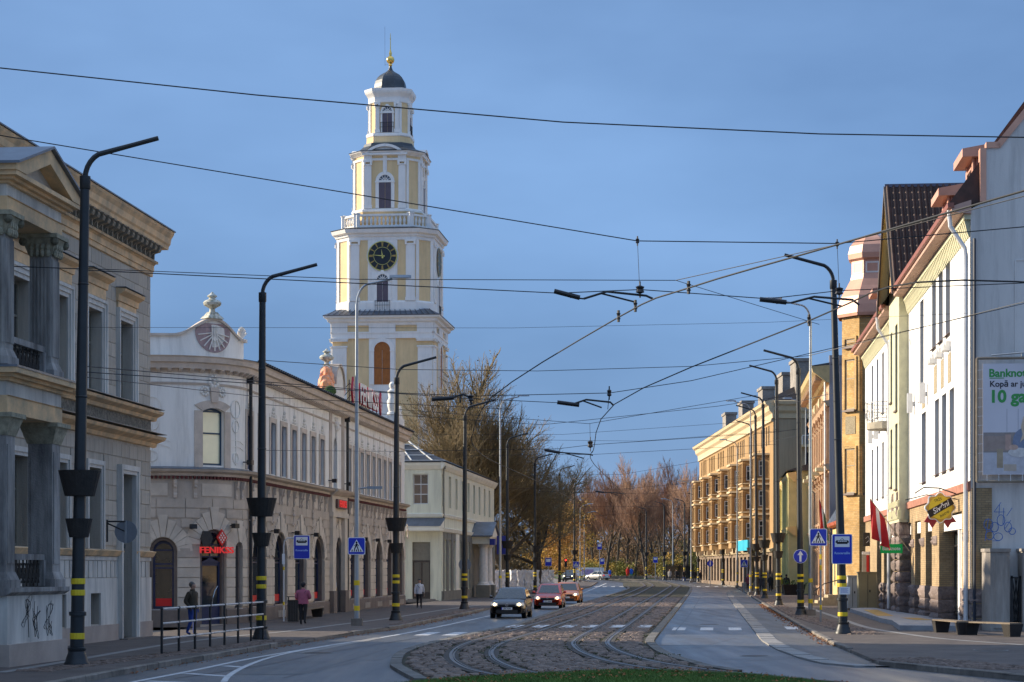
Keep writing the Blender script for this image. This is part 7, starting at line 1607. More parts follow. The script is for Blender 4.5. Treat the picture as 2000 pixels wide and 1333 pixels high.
def cabinet(px, py, w_, d_, h_, col, label):
    p = gp(px, py); t = thing('utility_cabinet', label, 'cabinet', p+V((0, 0, .1))); m_ = mat('cabinet_'+label[:5], col, .6, .12, 1.5); MB().box(-w_/2, w_/2, -d_/2, d_/2, .12, h_).build('body', m_, t); MB().box(-w_/2-.04, w_/2+.04, -d_/2-.04, d_/2+.04, h_, h_+.06).build('cap', m_, t); MB().box(-w_/2, w_/2, -d_/2+.03, d_/2, 0, .12).build('base', M_kerb, t); MB().box(-.012, .012, -d_/2-.006, -d_/2, .2, h_-.08).build('door_gap', M_black, t); MB().box(.08, .14, -d_/2-.03, -d_/2, h_*.5, h_*.5+.12).build('handle', M_black, t)
cabinet(1693, 1198, .95, .6, 2.05, (.26, .22, .12), 'olive-brown utility cabinet against the yellow brick turret'); cabinet(1664, 1196, .50, .4, 1.85, (.40, .42, .42), 'pale grey narrow utility cabinet behind the nearest right pole')
# steps and dark planter at the low yellow house
p = gp(1625, 1187); t = thing('stone_steps', 'short flight of stone steps with handrail at the low yellow house', 'steps', p+V((0, 0, .1)))
for k in range(4): MB().box(-1.2+.32*k, 1.4, 0, 1.6, .17*k, .17*(k+1)).build('step', mat('sandstone_step', (.42, .34, .22), .85, .25, 3), t)
MB().tube([(-1.1, .05, 0), (-1.1, .05, .9), (-.5, .05, 1.35), (.4, .05, 1.6)], .03, 6).tube([(.4, .05, .6), (.4, .05, 1.6)], .03, 6).build('handrail', M_black, t)
p = gp(1550, 1165); t = thing('planter_box', 'dark tapered planter box on the right footway', 'planter', p+V((0, 0, .1))); MB().frust((0, 0), 1.6, 1.0, 2.0, 1.3, 0, .95).build('box', M_bask, t); leafmass(crownspots(1.2, .5, .8, 3, 20), 300, .15, .06, 2).build('plants', mat('shrub_green', (.05, .10, .02), .9, .5, 9), t)
# --- pale concrete low platform in front of the brick shop
pts = [gp(*q) for q in ((1757, 1238), (1742, 1226), (1722, 1222), (1660, 1200), (1700, 1197), (1900, 1234), (1900, 1239))]; P = MB()
P.slab([(q.x, q.y) for q in pts][::-1], .1, .3); me = P.mesh('entrance_platform', mat('platform_concrete', (.30, .30, .31), .85, .2, 1.5, .2, 25)); fixn(me); tag(inst('entrance_platform', me), 'low pale platform with yellow tactile strips before the brick shopfront', None, None, 'structure')
for a, b in (((1700, 1203), (1730, 1217)), ((1775, 1221), (1805, 1226))):
    A_, B_ = gp(*a), gp(*b); line(MB(), [(A_.x, A_.y, 0), (B_.x, B_.y, 0)], .7, .306).build('tactile_strip', mat('tactile_yellow', (.45, .27, .07), .8, .2, 4), bpy.data.objects['entrance_platform'])
# --- gate pier and iron gate at the far right
p = gp(1946, 1238); t = thing('gate_pier', 'weathered concrete gate pier at the right edge', 'gate pier', p+V((0, 0, .1))); hh = zz(1072, p.y)-.1
M_con = mat('weathered_concrete', (.36, .32, .28), .9, .3, 1.2, .3, 20, streak=True, col2=(.20, .18, .16))
MB().slab([(-.44, .4), (-.44, -.2), (-.3, -.36), (.3, -.36), (.44, -.2), (.44, .4)], 0, hh-.12).slab([(-.2, -.36), (-.12, -.40), (.12, -.40), (.2, -.36)], .1, hh-.25).build('pier', M_con, t); MB().slab([(-.48, .44), (-.48, -.22), (-.32, -.40), (.32, -.40), (.48, -.22), (.48, .44)], hh-.12, hh).build('cap', M_con, t)
p2 = gp(2012, 1238); t = thing('gate_pier', 'second concrete gate pier cut by the right picture edge', 'gate pier', p2+V((0, 0, .1))); MB().box(-.35, .4, -.3, .4, 0, hh-.1).build('pier', M_con, t); MB().box(-.4, .45, -.35, .45, hh-.1, hh).build('cap', M_con, t)
t = thing('iron_gate', 'dark lattice iron gate between the two concrete piers', 'gate', p+V((.5, -.1, .1))); gx1 = p2.x-p.x-.85
MB().box(0, .07, -.03, .03, .05, 2.0).box(gx1-.07, gx1, -.03, .03, .05, 2.0).box(0, gx1, -.03, .03, .1, .16).box(0, gx1, -.03, .03, 1.9, 1.96).build('gate_frame', M_black, t)
for k in range(4):
    x0 = gx1*k/4; MB().tube([(x0, 0, .12), (min(gx1, x0+gx1*.6), 0, 1.93)], .02, 5).build('lattice_bar', M_black, t); MB().tube([(gx1-x0, 0, .12), (max(0, gx1-x0-gx1*.6), 0, 1.93)], .02, 5).build('lattice_bar', M_black, t)
t = thing('yard_wall', 'pale yard wall with dark scribbles behind the iron gate', 'wall', (p.x+.3, p.y+1.6, 0)); MB().box(0, 6, 0, .2, 0, 2.6).build('wall', mat('yard_render', (.5, .44, .34), .9, .2, 1), t)
gf = MB(); random.seed(9)
for k in range(14):
    x, z = random.uniform(.3, 2.0), random.uniform(1.2, 2.4); gf.tube([(x, -.006, z), (x+random.uniform(-.3, .3), -.006, z+random.uniform(-.3, .3)), (x+random.uniform(-.3, .3), -.006, z+random.uniform(-.3, .3))], .016, 4)
gf.build('dark_scribble', M_black, t)
# --- billboard on the gable, graffiti
def gable_pt(px, py, dd=74.65): return at(px, py, dd)
bA = gable_pt(1904, 712); bB = gable_pt(1904, 928); W_b = 3.6; Hb = bA.z-bB.z
t = thing('billboard', 'large white and green advertising banner laced into a frame on the grey gable', 'billboard', (bA.x+.25, 74.5, bB.z), math.atan2(.095, 1)*-1)
M_ban = mat('banner_white', (.66, .65, .70), .6, .05, .6); M_bgreen = mat('banner_green', (.05, .33, .08), .6, .05); M_bk = mat('banner_black', (.02, .02, .03), .6, .05)
MB().box(0, W_b, -.05, 0, 0, Hb).build('banner', M_ban, t)
fr = MB(); fr.tube([(-.2, -.02, -.25), (-.2, -.02, Hb+.2)], .05, 6).tube([(-.2, -.02, -.25), (W_b, -.02, -.25)], .05, 6).tube([(-.2, -.02, Hb+.2), (W_b, -.02, Hb+.2)], .05, 6); fr.build('frame', mat('rusty_frame', (.25, .21, .16), .8, .3), t)
for k in range(12): MB().tube([(-.2, -.05, .1+Hb*k/12), (0, -.05, .12+Hb*k/12)], .012, 4).build('lacing', M_signw, t)
for k in range(8): MB().tube([(.15+.42*k, -.05, -.25), (.15+.42*k, -.05, .02)], .012, 4).build('lacing', M_signw, t)
MB().tube([(.3, -.1, Hb+.3), (1.4, -.5, Hb+.35)], .03, 5).box(1.3, 1.75, -.65, -.4, Hb+.2, Hb+.3).build('flood_lamp', M_galv, t)
zb_ = lambda py: (928-py)/216*Hb
text('Banknote', .40, M_bgreen, t, (.21, -.056, zb_(731)), FR, .002, 'banner_lettering', .012, 1.0, 'LEFT'); MB().box(.24, .76, -.056, -.051, zb_(741), zb_(739.5)).build('green_rule', M_bgreen, t)
text('Kopā ar jums jau', .30, M_bk, t, (.24, -.056, zb_(752)), FR, .002, 'banner_lettering', .006, 1.0, 'LEFT'); text('10 gadus', .62, M_bgreen, t, (.22, -.056, zb_(777)), FR, .002, 'banner_lettering', .022, 1.0, 'LEFT')
pc = [((.02, zb_(926)), (W_b, zb_(846)), (.30, .26, .24)), ((.02, zb_(926)), (W_b, zb_(885)), (.52, .52, .56)), ((.02, zb_(882)), (.9, zb_(853)), (.36, .28, .24)), ((.5, zb_(915)), (.72, zb_(878)), (.40, .32, .22)), ((.8, zb_(880)), (1.0, zb_(850)), (.50, .34, .28)), ((.75, zb_(921)), (1.2, zb_(908)), (.50, .42, .34)), ((1.05, zb_(888)), (1.7, zb_(868)), (.10, .09, .09))]
for i, ((x0, z0), (x1, z1), c) in enumerate(pc): MB().box(x0, x1, -.0535-.0008*i, -.051, z0, z1).build('printed_shape', mat('print_%d' % i, c, .6, .15, 4), t)
for x in (.85, 1.25, 1.6): MB().box(x, x+.02, -.0545, -.051, zb_(845), zb_(800)).build('printed_shape', mat('print_line', (.42, .42, .47), .6, .05), t)
def blob(pts, c, nm, y): MB().plate(pts, y, -.051).build('printed_shape', mat(nm, c, .6, .2, 6), t)
blob([(1.15+.55*math.cos(a)*(.8 if math.cos(a) < 0 else 1)+.35, zb_(865)+.52*math.sin(a)) for a in [k*PI/8 for k in range(16)]], (.20, .24, .34), 'print_shirt', -.060)
blob([(1.6+.20*math.cos(a), zb_(829)+.28*math.sin(a)) for a in [k*PI/8 for k in range(16)]], (.62, .45, .36), 'print_face', -.0625)
blob([(1.42, zb_(850)), (1.36, zb_(835)), (1.45, zb_(815)), (1.62, zb_(808)), (1.8, zb_(812)), (1.66, zb_(816)), (1.53, zb_(830)), (1.5, zb_(856)), (1.32, zb_(866))], (.60, .48, .34), 'print_hair', -.064)
blob([(1.0+.4*math.cos(a)+.3, zb_(885)+.17*math.sin(a)) for a in [k*PI/8 for k in range(16)]], (.62, .60, .58), 'print_bundle', -.0655)
blob([(1.1+.16*math.cos(a), zb_(875)+.1*math.sin(a)) for a in [k*PI/8 for k in range(16)]], (.58, .40, .32), 'print_hand', -.067)
t = thing('wall_graffiti', 'blue looping spray graffiti on the grey gable under the banner', 'graffiti', gable_pt(1925, 1030, 74.55), -.095)
gr = MB(); sp = lambda x, z: (x, 0, z)
for (cx, cz, rx, rz_, a0, a1) in ((.1, .1, .16, .2, 0, 6.3), (.32, .0, .14, .18, 0, 6.3), (.15, -.3, .15, .16, 0, 6.3), (.45, -.35, .16, .14, 0, 6.3), (.55, .25, .14, .2, 0, 6.3), (.8, .0, .13, .18, 0, 6.3), (.95, -.15, .12, .12, 0, 6.3)):
    gr.tube([sp(cx+rx*math.cos(a0+(a1-a0)*k/12), cz+rz_*math.sin(a0+(a1-a0)*k/12)) for k in range(13)], .015, 4)
for (x0, z0, x1, z1) in ((.3, .55, .55, .9), (.5, .85, .48, .45), (.3, .55, .7, .55), (.65, .7, .62, .1), (.75, .4, .95, .7), (.25, -.5, .5, -.5), (.1, .3, -.02, -.5), (.7, -.05, .9, .25)): gr.tube([sp(x0, z0), sp(x1, z1)], .015, 4)
gr.build('spray_lines', mat('spray_blue', (.04, .14, .42), .7, .2), t)
# --- hanging pub sign, green shop sign, black sign, flags
d = 78.5; c = at(1836, 992, d); t = thing('pub_sign', 'round scalloped yellow and black hanging pub sign with red ribbon', 'sign', c)
out = [((.55+.05*math.cos(a*8))*math.cos(a), (.55+.05*math.cos(a*8))*math.sin(a)) for a in [k*PI/32 for k in range(64)]]
MB().plate(out, -.06, .06).build('sign_edge', M_signw, t); MB().plate([(x*.93, z*.93) for x, z in out], -.075, -.061).build('sign_rim', mat('gold_rim', (.55, .33, .05), .5, .1), t); MB().plate([(.44*math.cos(k*PI/14), .44*math.sin(k*PI/14)) for k in range(28)], -.085, -.076).build('yellow_disc', mat('pub_yellow', (.72, .55, .03), .5, .08), t)
MB().plate([(-.53, -.15), (-.39, -.38), (.53, .15), (.39, .38)], -.095, -.086).build('black_band', M_signk, t); text('Sivēni', .29, M_signw, t, (0, -.104, 0), (PI/2, -math.radians(31), 0), .002, 'sign_lettering', .004, 1.0, 'CENTER', .3); text('TRĪS', .15, M_signk, t, (-.1, -.09, .29), (PI/2, -math.radians(18), 0), .002, 'sign_lettering'); text('bistro', .17, M_signk, t, (.14, -.09, -.24), (PI/2, -math.radians(31), 0), .002, 'sign_lettering', 0, 1, 'CENTER', .3)
for s in (-1, 1): MB().plate([(s*.1, -.45), (s*.45, -.30), (s*.62, -.55), (s*.42, -.58), (s*.30, -.78), (s*.12, -.52)][::s], -.04, .04).build('ribbon_tail', mat('ribbon_red', (.30, .02, .03), .6, .1), t)
MB().tube([(-.95, .1, .55), (-.6, .1, .78), (0, .05, .75), (.9, .2, .45)], .025, 6).tube([(0, .05, .75), (0, .0, .55)], .02, 5).tube([(-1.3, .15, .3), (-.5, .1, .5), (.9, .2, .3)], .02, 5).build('bracket', M_black, t)
d = 97.3; c = at(1741, 1072, d); t = thing('green_shop_sign', 'green shop sign with white lettering by the flag', 'sign', c, -.2); MB().box(-.52, .52, -.05, .05, -.22, .22).build('sign_box', mat('bank_green', (.0, .30, .06), .5, .05, emit=.15), t); text('Banknote', .235, M_signw, t, (0, -.053, 0), FR, .002, 'sign_lettering', .005, .95)
d = 121; c = at(1697, 1054, d); t = thing('black_shop_sign', 'square black sign with white script on the brick turret', 'sign', c); MB().plate(plate(.66, .80, .02), -.03, .03).build('sign_plate', M_signk, t); MB().plate(plate(.56, .70, .02), -.034, -.031).build('inner_field', mat('charcoal_field', (.03, .03, .03), .6, .1), t)
MB().tube([(-.2, -.04, .05), (-.05, -.04, .2), (.02, -.04, 0), (.15, -.04, .15), (.2, -.04, .2)], .018, 4).tube([(-.15, -.04, -.2), (0, -.04, -.05), (.05, -.04, -.2), (.2, -.04, -.1)], .018, 4).build('script', M_signw, t)
c2 = at(1702, 1081, d); t = thing('shop_info_panel', 'pale shop panel with a red stripe below the black sign', 'sign', c2); MB().box(-.55, .55, -.03, .03, -.08, .1).build('header', M_signw, t); MB().box(-.55, .6, -.02, .02, -1.3, -.1).build('panel', mat('grey_panel', (.4, .38, .33), .7, .1), t); MB().box(-.3, -.12, -.035, -.021, -1.3, -.1).build('red_stripe', M_red, t)
def flag(px0, py0, px1, py1, d, L_, drop, cols, label):
    a, b = at(px0, py0, d-.4), at(px1, py1, d); t = thing('flag', label, 'flag', b); v = a-b; MB().tube([(0, 0, 0), tuple(v)], .022, 6).build('flagpole', mat('pole_wood', (.4, .33, .24), .6, .1), t)
    n, m_ = 14, 9
    for ci, (s0, s1, mt) in enumerate(cols):
        mb = MB(); g2 = []
        for i in range(n+1):
            r = []
            for j in range(m_+1):
                s = s0+(s1-s0)*j/m_; f = i/n; p = v*(1-s*L_)
                x = p.x+.10*math.sin(s*14+f*2)*f+.25*f*s; z = p.z-drop*f*(1-.12*s); y = p.y+.10*math.sin(s*17+f*3)*f; r.append((x, y, z))
            g2.append(r)
        mb.add([p for r in g2 for p in r], [(i*(m_+1)+j, i*(m_+1)+j+1, (i+1)*(m_+1)+j+1, (i+1)*(m_+1)+j) for i in range(n) for j in range(m_)]); mb.build('flag_stripe', mt, t, smooth=True)
M_fr = mat('flag_red', (.38, .012, .02), .8, .12, 3); M_fw = mat('flag_white', (.72, .70, .68), .8, .06)
flag(1699, 974, 1779, 1080, 97, .36, 1.75, ((0, .4, M_fr), (.4, .6, M_fw), (.6, 1, M_fr)), 'red flag with white stripe on a slanting pole beside the green sign')
flag(1600, 974, 1622, 1040, 150, .55, 2.2, ((0, .4, M_fr), (.4, .6, M_fw), (.6, 1, mat('flag_green', (.03, .10, .05), .8, .1))), 'smaller red and green flag behind the nearest right pole')
# --- wrapped construction fence
a, b = at(966, 1114, 183), at(1081, 1114, 226); t = thing('wrapped_fence', 'construction fence wrapped in crumpled white plastic sheeting', 'fence', (a.x, 183, .05), math.atan2(226-183, b.x-a.x)); l = math.hypot(226-183, b.x-a.x)
M_pl = mat('plastic_sheet', (.66, .66, .68), .35, .12, 2, .8, 6)
random.seed(15); n_p = 9
for k in range(n_p):
    u0, u1 = l*k/n_p, l*(k+1)/n_p-.06; n, m_ = 14, 8; mb = MB(); g2 = [[(u0+(u1-u0)*i/n, .12*math.sin(i*2.1+k+j*.4)+random.uniform(-.07, .07), .25+2.0*j/m_+(random.uniform(-.08, .08) if j in (0, m_) else 0)) for i in range(n+1)] for j in range(m_+1)]
    mb.add([p for r in g2 for p in r], [(j*(n+1)+i, j*(n+1)+i+1, (j+1)*(n+1)+i+1, (j+1)*(n+1)+i) for j in range(m_) for i in range(n)]); mb.build('plastic_sheet', M_pl, t); MB().tube([(u0, .15, 0), (u0, .15, 2.4)], .03, 5).build('fence_post', M_galv, t)
MB().box(0, l, -.2, .35, 0, .25).build('fence_foot', M_gbase, t)
d = 176; c = at(979, 1060, d); t = thing('red_banner', 'narrow dark red banner across the poles by the fence', 'banner', c); MB().box(-.8, .8, -.04, .04, -.17, .17).build('cloth', M_dred, t)
# low stone wall, bus shelter, poster stand far off
a, b = at(1160, 1114, 356), at(1252, 1114, 350); t = thing('low_stone_wall', 'low rough stone wall in front of the park', 'wall', (a.x, 353, zg(353))); random.seed(2)
for k in range(26): MB().box(k*.32, k*.32+.29, -.2+random.uniform(-.05, .05), .3, 0, .55+random.uniform(-.06, .06)).build('stone', mat('wall_stone', (.22, .18, .14), .9, .3, 2, rnd=.3), t)
d = 318; c = at(1335, 1114, d); t = thing('bus_shelter', 'glass bus shelter with dark roof at the park', 'bus shelter', (c.x-.6, d, zg(d)+.1)); MB().box(-2.2, 2.2, -.8, .8, 2.35, 2.5).build('roof', M_black, t); MB().box(-2.1, 2.1, .7, .75, .3, 2.3).build('glass_back', glassmat('shelter_glass', (.12, .13, .12), .1), t)
for x in (-2.1, 0, 2.1): MB().box(x-.04, x+.04, .66, .74, 0, 2.35).box(x-.04, x+.04, -.74, -.66, 0, 2.35).build('post', M_black, t)
c = at(1150, 1114, 350); t = thing('poster_stand', 'white poster stand behind the white hatchback', 'poster stand', (c.x, 350, zg(350))); MB().box(-2.6, 2.6, -.1, .1, .6, 2.0).box(-2.3, -2.1, -.05, .05, 0, .6).box(2.1, 2.3, -.05, .05, 0, .6).build('panel', M_signw, t); MB().box(-1.2, .8, -.12, -.101, .8, 1.7).build('print', mat('poster_mauve', (.4, .3, .5), .6, .4, 2), t)
# traffic light far left
c = at(1105, 1098, 246); t = thing('traffic_light', 'far traffic light showing red above the black car', 'traffic light', (c.x, 246, zg(246)+.1)); MB().tube([(0, 0, 0), (0, 0, 3.2)], .05, 6).build('post', M_pole, t); MB().box(-.16, .16, -.12, .12, 2.4, 3.4).build('housing', M_black, t); MB().lathe([(.1, 0), (.1, .02), (.001, .03)], 10).build('red_lens', mat('red_light', (1, .03, .02), .4, .02, emit=3), t, (0, -.13, 3.2), (PI/2, 0, 0))
# ------------------------------------------------------------------ overhead wires
M_wire = mat('wire', (.012, .013, .016), .6, .1)
def wire(pts, r, label, nm='span_wire', sag=0, grp=None):
    P = [at(*p) if not isinstance(p, V) else p for p in pts]; Q = []
    for a, b in zip(P, P[1:]):
        n = max(2, int((b-a).length/2)); Q += [a+(b-a)*i/n-V((0, 0, sag*4*(i/n)*(1-i/n))) for i in range(n)]
    Q.append(P[-1]); return tag(MB().tube([tuple(q) for q in Q], r, 5).build(nm, M_wire), label, 'wire', grp)
def hardware(px, py, d, w_, h_, label): c = at(px, py, d); o = thing('wire_fitting', label, 'wire fitting', c, 0, 'insulators and clamps on the wires'); MB().lathe([(.03, -h_/2), (w_, -h_/3), (w_*.7, 0), (w_, h_/3), (.03, h_/2)], 8).build('insulator', M_black, o); MB().tube([(0, 0, -h_), (0, 0, h_)], .02, 5).build('bolt', M_iron, o)
# contact wires above the two tracks
CW = 5.75
for k, T_ in enumerate(TRK):
    P = [V((p.x, p.y, CW+zg(p.y))) for p in T_ if p.y > 8]
    # gentle run to the near right, as seen over the street
    near = [at(2150, 330, 17.5), at(1640, 477, 21.8), at(1345, 563, 25.3), at(1205, 622, 28.3), at(960, 777, 41.5)] if k == 0 else [at(2150, 560, 25), at(1790, 552, 24.6+.4), at(1580, 627, 28.5), at(1200, 790, 43.5)]
    far_ = [p for p in P if p.y > (52 if k == 0 else 58)]
    Q = smooth(near+far_, 4); Q = [q for q in Q if q.y < 330]
    tag(MB().tube([tuple(q) for q in Q], .011, 5).build('contact_wire', M_wire), ['left', 'right'][k]+' tram contact wire sweeping over the street', 'wire', 'tram contact wires')
W = [([(-200, 112, 42), (500, 186, 42), (1100, 239, 42), (1600, 262, 42), (2250, 273, 42)], .016, 'topmost span wire crossing the whole sky'),
     ([(-150, 240, 52), (1245, 471, 52), (1635, 476, 52), (2150, 430, 52)], .016, 'second span wire sloping down from the upper left with two hangers'),
     ([(168, 528, 47), (1090, 573, 50), (1250, 566, 50), (1500, 584, 50), (1640, 568, 52), (2150, 547, 52)], .014, 'span wire from the nearest left pole through both arm fittings'),
     ([(-100, 516, 47), (168, 526, 47)], .014, 'wire stub from the left picture edge to the nearest pole'),
     ([(168, 525, 47), (700, 546, 45), (1320, 548, 44), (1635, 478, 40), (2150, 345, 34)], .010, 'thin wire from the nearest left pole rising to the upper right'),
     ([(1320, 548, 44), (1600, 634, 48)], .008, 'thin bridle wire slanting down from the wire knot'),
     ([(165, 640, 60), (1000, 641, 70), (1500, 630, 75), (1890, 612, 74)], .007, 'thin pale wire level with the tower base cornice'),
     ([(168, 716, 47), (505, 745, 60), (780, 768, 60), (925, 774, 60), (1190, 768, 60), (1350, 744, 60), (1627, 680, 63), (2100, 570, 63)], .013, 'span wire from the nearest left pole rising again to the right pole'),
     ([(168, 727, 47), (905, 778, 62), (1110, 788, 62)], .013, 'middle wire of the triple on the nearest left pole'),
     ([(168, 737, 47), (510, 776, 64), (1000, 800, 64)], .011, 'lowest wire of the triple on the nearest left pole'),
     ([(511, 704, 65), (780, 722, 70), (1050, 725, 70), (1350, 716, 70), (1580, 695, 70), (2100, 565, 60)], .013, 'span wire from the second left pole to the right house'),
     ([(511, 790, 65), (700, 806, 80), (1060, 830, 80), (1400, 794, 82), (1560, 770, 82)], .012, 'span wire from the second left pole at planter bracket height'),
     ([(511, 880, 65), (772, 882, 84), (905, 880, 110)], .010, 'low wire between the second and fourth left poles'),
     ([(773, 800, 84), (1150, 828, 84), (1480, 772, 84)], .012, 'span wire over the middle of the street with a drop hanger'),
     ([(773, 882, 84), (1090, 877, 84), (1156, 869, 84), (1500, 846, 84), (1562, 838, 84)], .012, 'span wire carrying the far registration arm'),
     ([(773, 850, 110), (1100, 849, 110), (1520, 820, 110)], .010, 'thin far span wire below the middle one'),
     ([(907, 858, 112), (1250, 862, 112), (1521, 842, 112)], .010, 'thin lower far span wire'),
     ([(907, 890, 112), (1160, 888, 112), (1521, 868, 112)], .012, 'far span wire between the fourth poles'),
     ([(991, 930, 150), (1215, 927, 150), (1495, 880, 150)], .012, 'far span wire over the bend, upper'),
     ([(991, 955, 150), (1215, 956, 150), (1495, 930, 150)], .012, 'far span wire over the bend, lower'),
     ([(1045, 960, 190), (1270, 965, 190), (1468, 940, 190)], .014, 'distant span wire before the park trees'),
     ([(1093, 990, 224), (1290, 990, 224), (1467, 968, 224)], .014, 'distant lower span wire before the park trees'),
     ([(1093, 1015, 262), (1412, 985, 262)], .016, 'most distant span wire in front of the park'),
     ([(1627, 768, 64), (1500, 800, 110)], .010, 'short wire from the nearest right pole to the farther poles'),
     ([(1564, 760, 98), (1420, 830, 150)], .009, 'short wire slanting from the second right pole'),
     ([(1564, 850, 98), (1470, 870, 160)], .009, 'lower short wire from the second right pole'),
     ([(1245, 471, 52), (1249, 560, 50.2)], .008, 'vertical drop hanger of the left arm'), ([(1635, 476, 52), (1639, 566, 52)], .008, 'vertical drop hanger beside the nearest right pole'),
     ([(1152, 828, 84), (1153, 866, 84)], .010, 'short drop hanger over the middle of the street'),
     ([(1190, 768, 60), (1187, 800, 60)], .012, 'short drop wire at the middle arm')]
for p, r, lb in W: wire(p, r*.85, lb)
for a in ((1245, 471, 52, .05, .12, 'clamp at the top of the left hanger'), (1250, 566, 50, .11, .2, 'ribbed insulator under the left hanger'), (1635, 477, 52, .05, .12, 'clamp at the top of the right hanger'), (1639, 569, 52, .11, .2, 'ribbed insulator under the right hanger'), (1345, 562, 25.3, .025, .08, 'small clamp on the left contact wire'), (1241, 598, 27.5, .025, .08, 'clamp where the left arm meets the contact wire'), (1208, 618, 28.2, .025, .08, 'lower clamp on the left contact wire'), (1153, 868, 84, .12, .3, 'insulator over the middle of the street'), (1190, 768, 60, .07, .2, 'dark clamp on the rising span wire'), (1580, 626, 28.5, .025, .08, 'clamp on the right contact wire'), (920, 778, 60, .08, .2, 'clamp above the fourth left pole')): hardware(*a)
def reg_arm(pts, d, label, r=.028):
    t = thing('registration_arm', label, 'wire arm', at(*pts[0], d), 0, 'registration arms of the overhead line'); o = at(*pts[0], d)
    P = [at(x, y, d)-o for x, y in pts]; MB().tube([tuple(p) for p in P[1:]], r, 6).build('arm_tube', M_pole, t, smooth=True); q = P[1]+(P[2]-P[1])*.75; MB().tube([tuple(q), tuple(P[-2]+V((-.25, 0, -.16)))], r*.8, 6).build('arm_strut', M_pole, t)
    v = (P[1]-P[0]).normalized(); MB().tube([tuple(P[0]-v*.1), tuple(P[0]+v*.55)], .06, 8).build('insulator', M_black, t); MB().tube([tuple(P[0]+v*.3+V((0, 0, -.05))), tuple(P[1])], .02, 5).build('link', M_iron, t)
reg_arm([(1090, 571), (1140, 584), (1185, 570), (1262, 578), (1275, 584)], 50, 'registration arm hanging over the middle of the sky'); reg_arm([(1492, 586), (1545, 592), (1590, 580), (1665, 586), (1678, 596)], 50, 'registration arm crossing the nearest right pole')
reg_arm([(1095, 787), (1118, 790), (1145, 781), (1192, 786), (1198, 792)], 60, 'registration arm right of the bare trees'); reg_arm([(850, 780), (880, 778), (905, 770), (915, 776), (922, 790)], 60, 'registration arm in front of the bare tree'); reg_arm([(1068, 880), (1090, 884), (1105, 885), (1152, 888), (1158, 890)], 84, 'far registration arm below the middle hanger'); reg_arm([(1165, 960), (1178, 962), (1190, 962), (1214, 964), (1217, 966)], 150, 'most distant registration arm before the park')
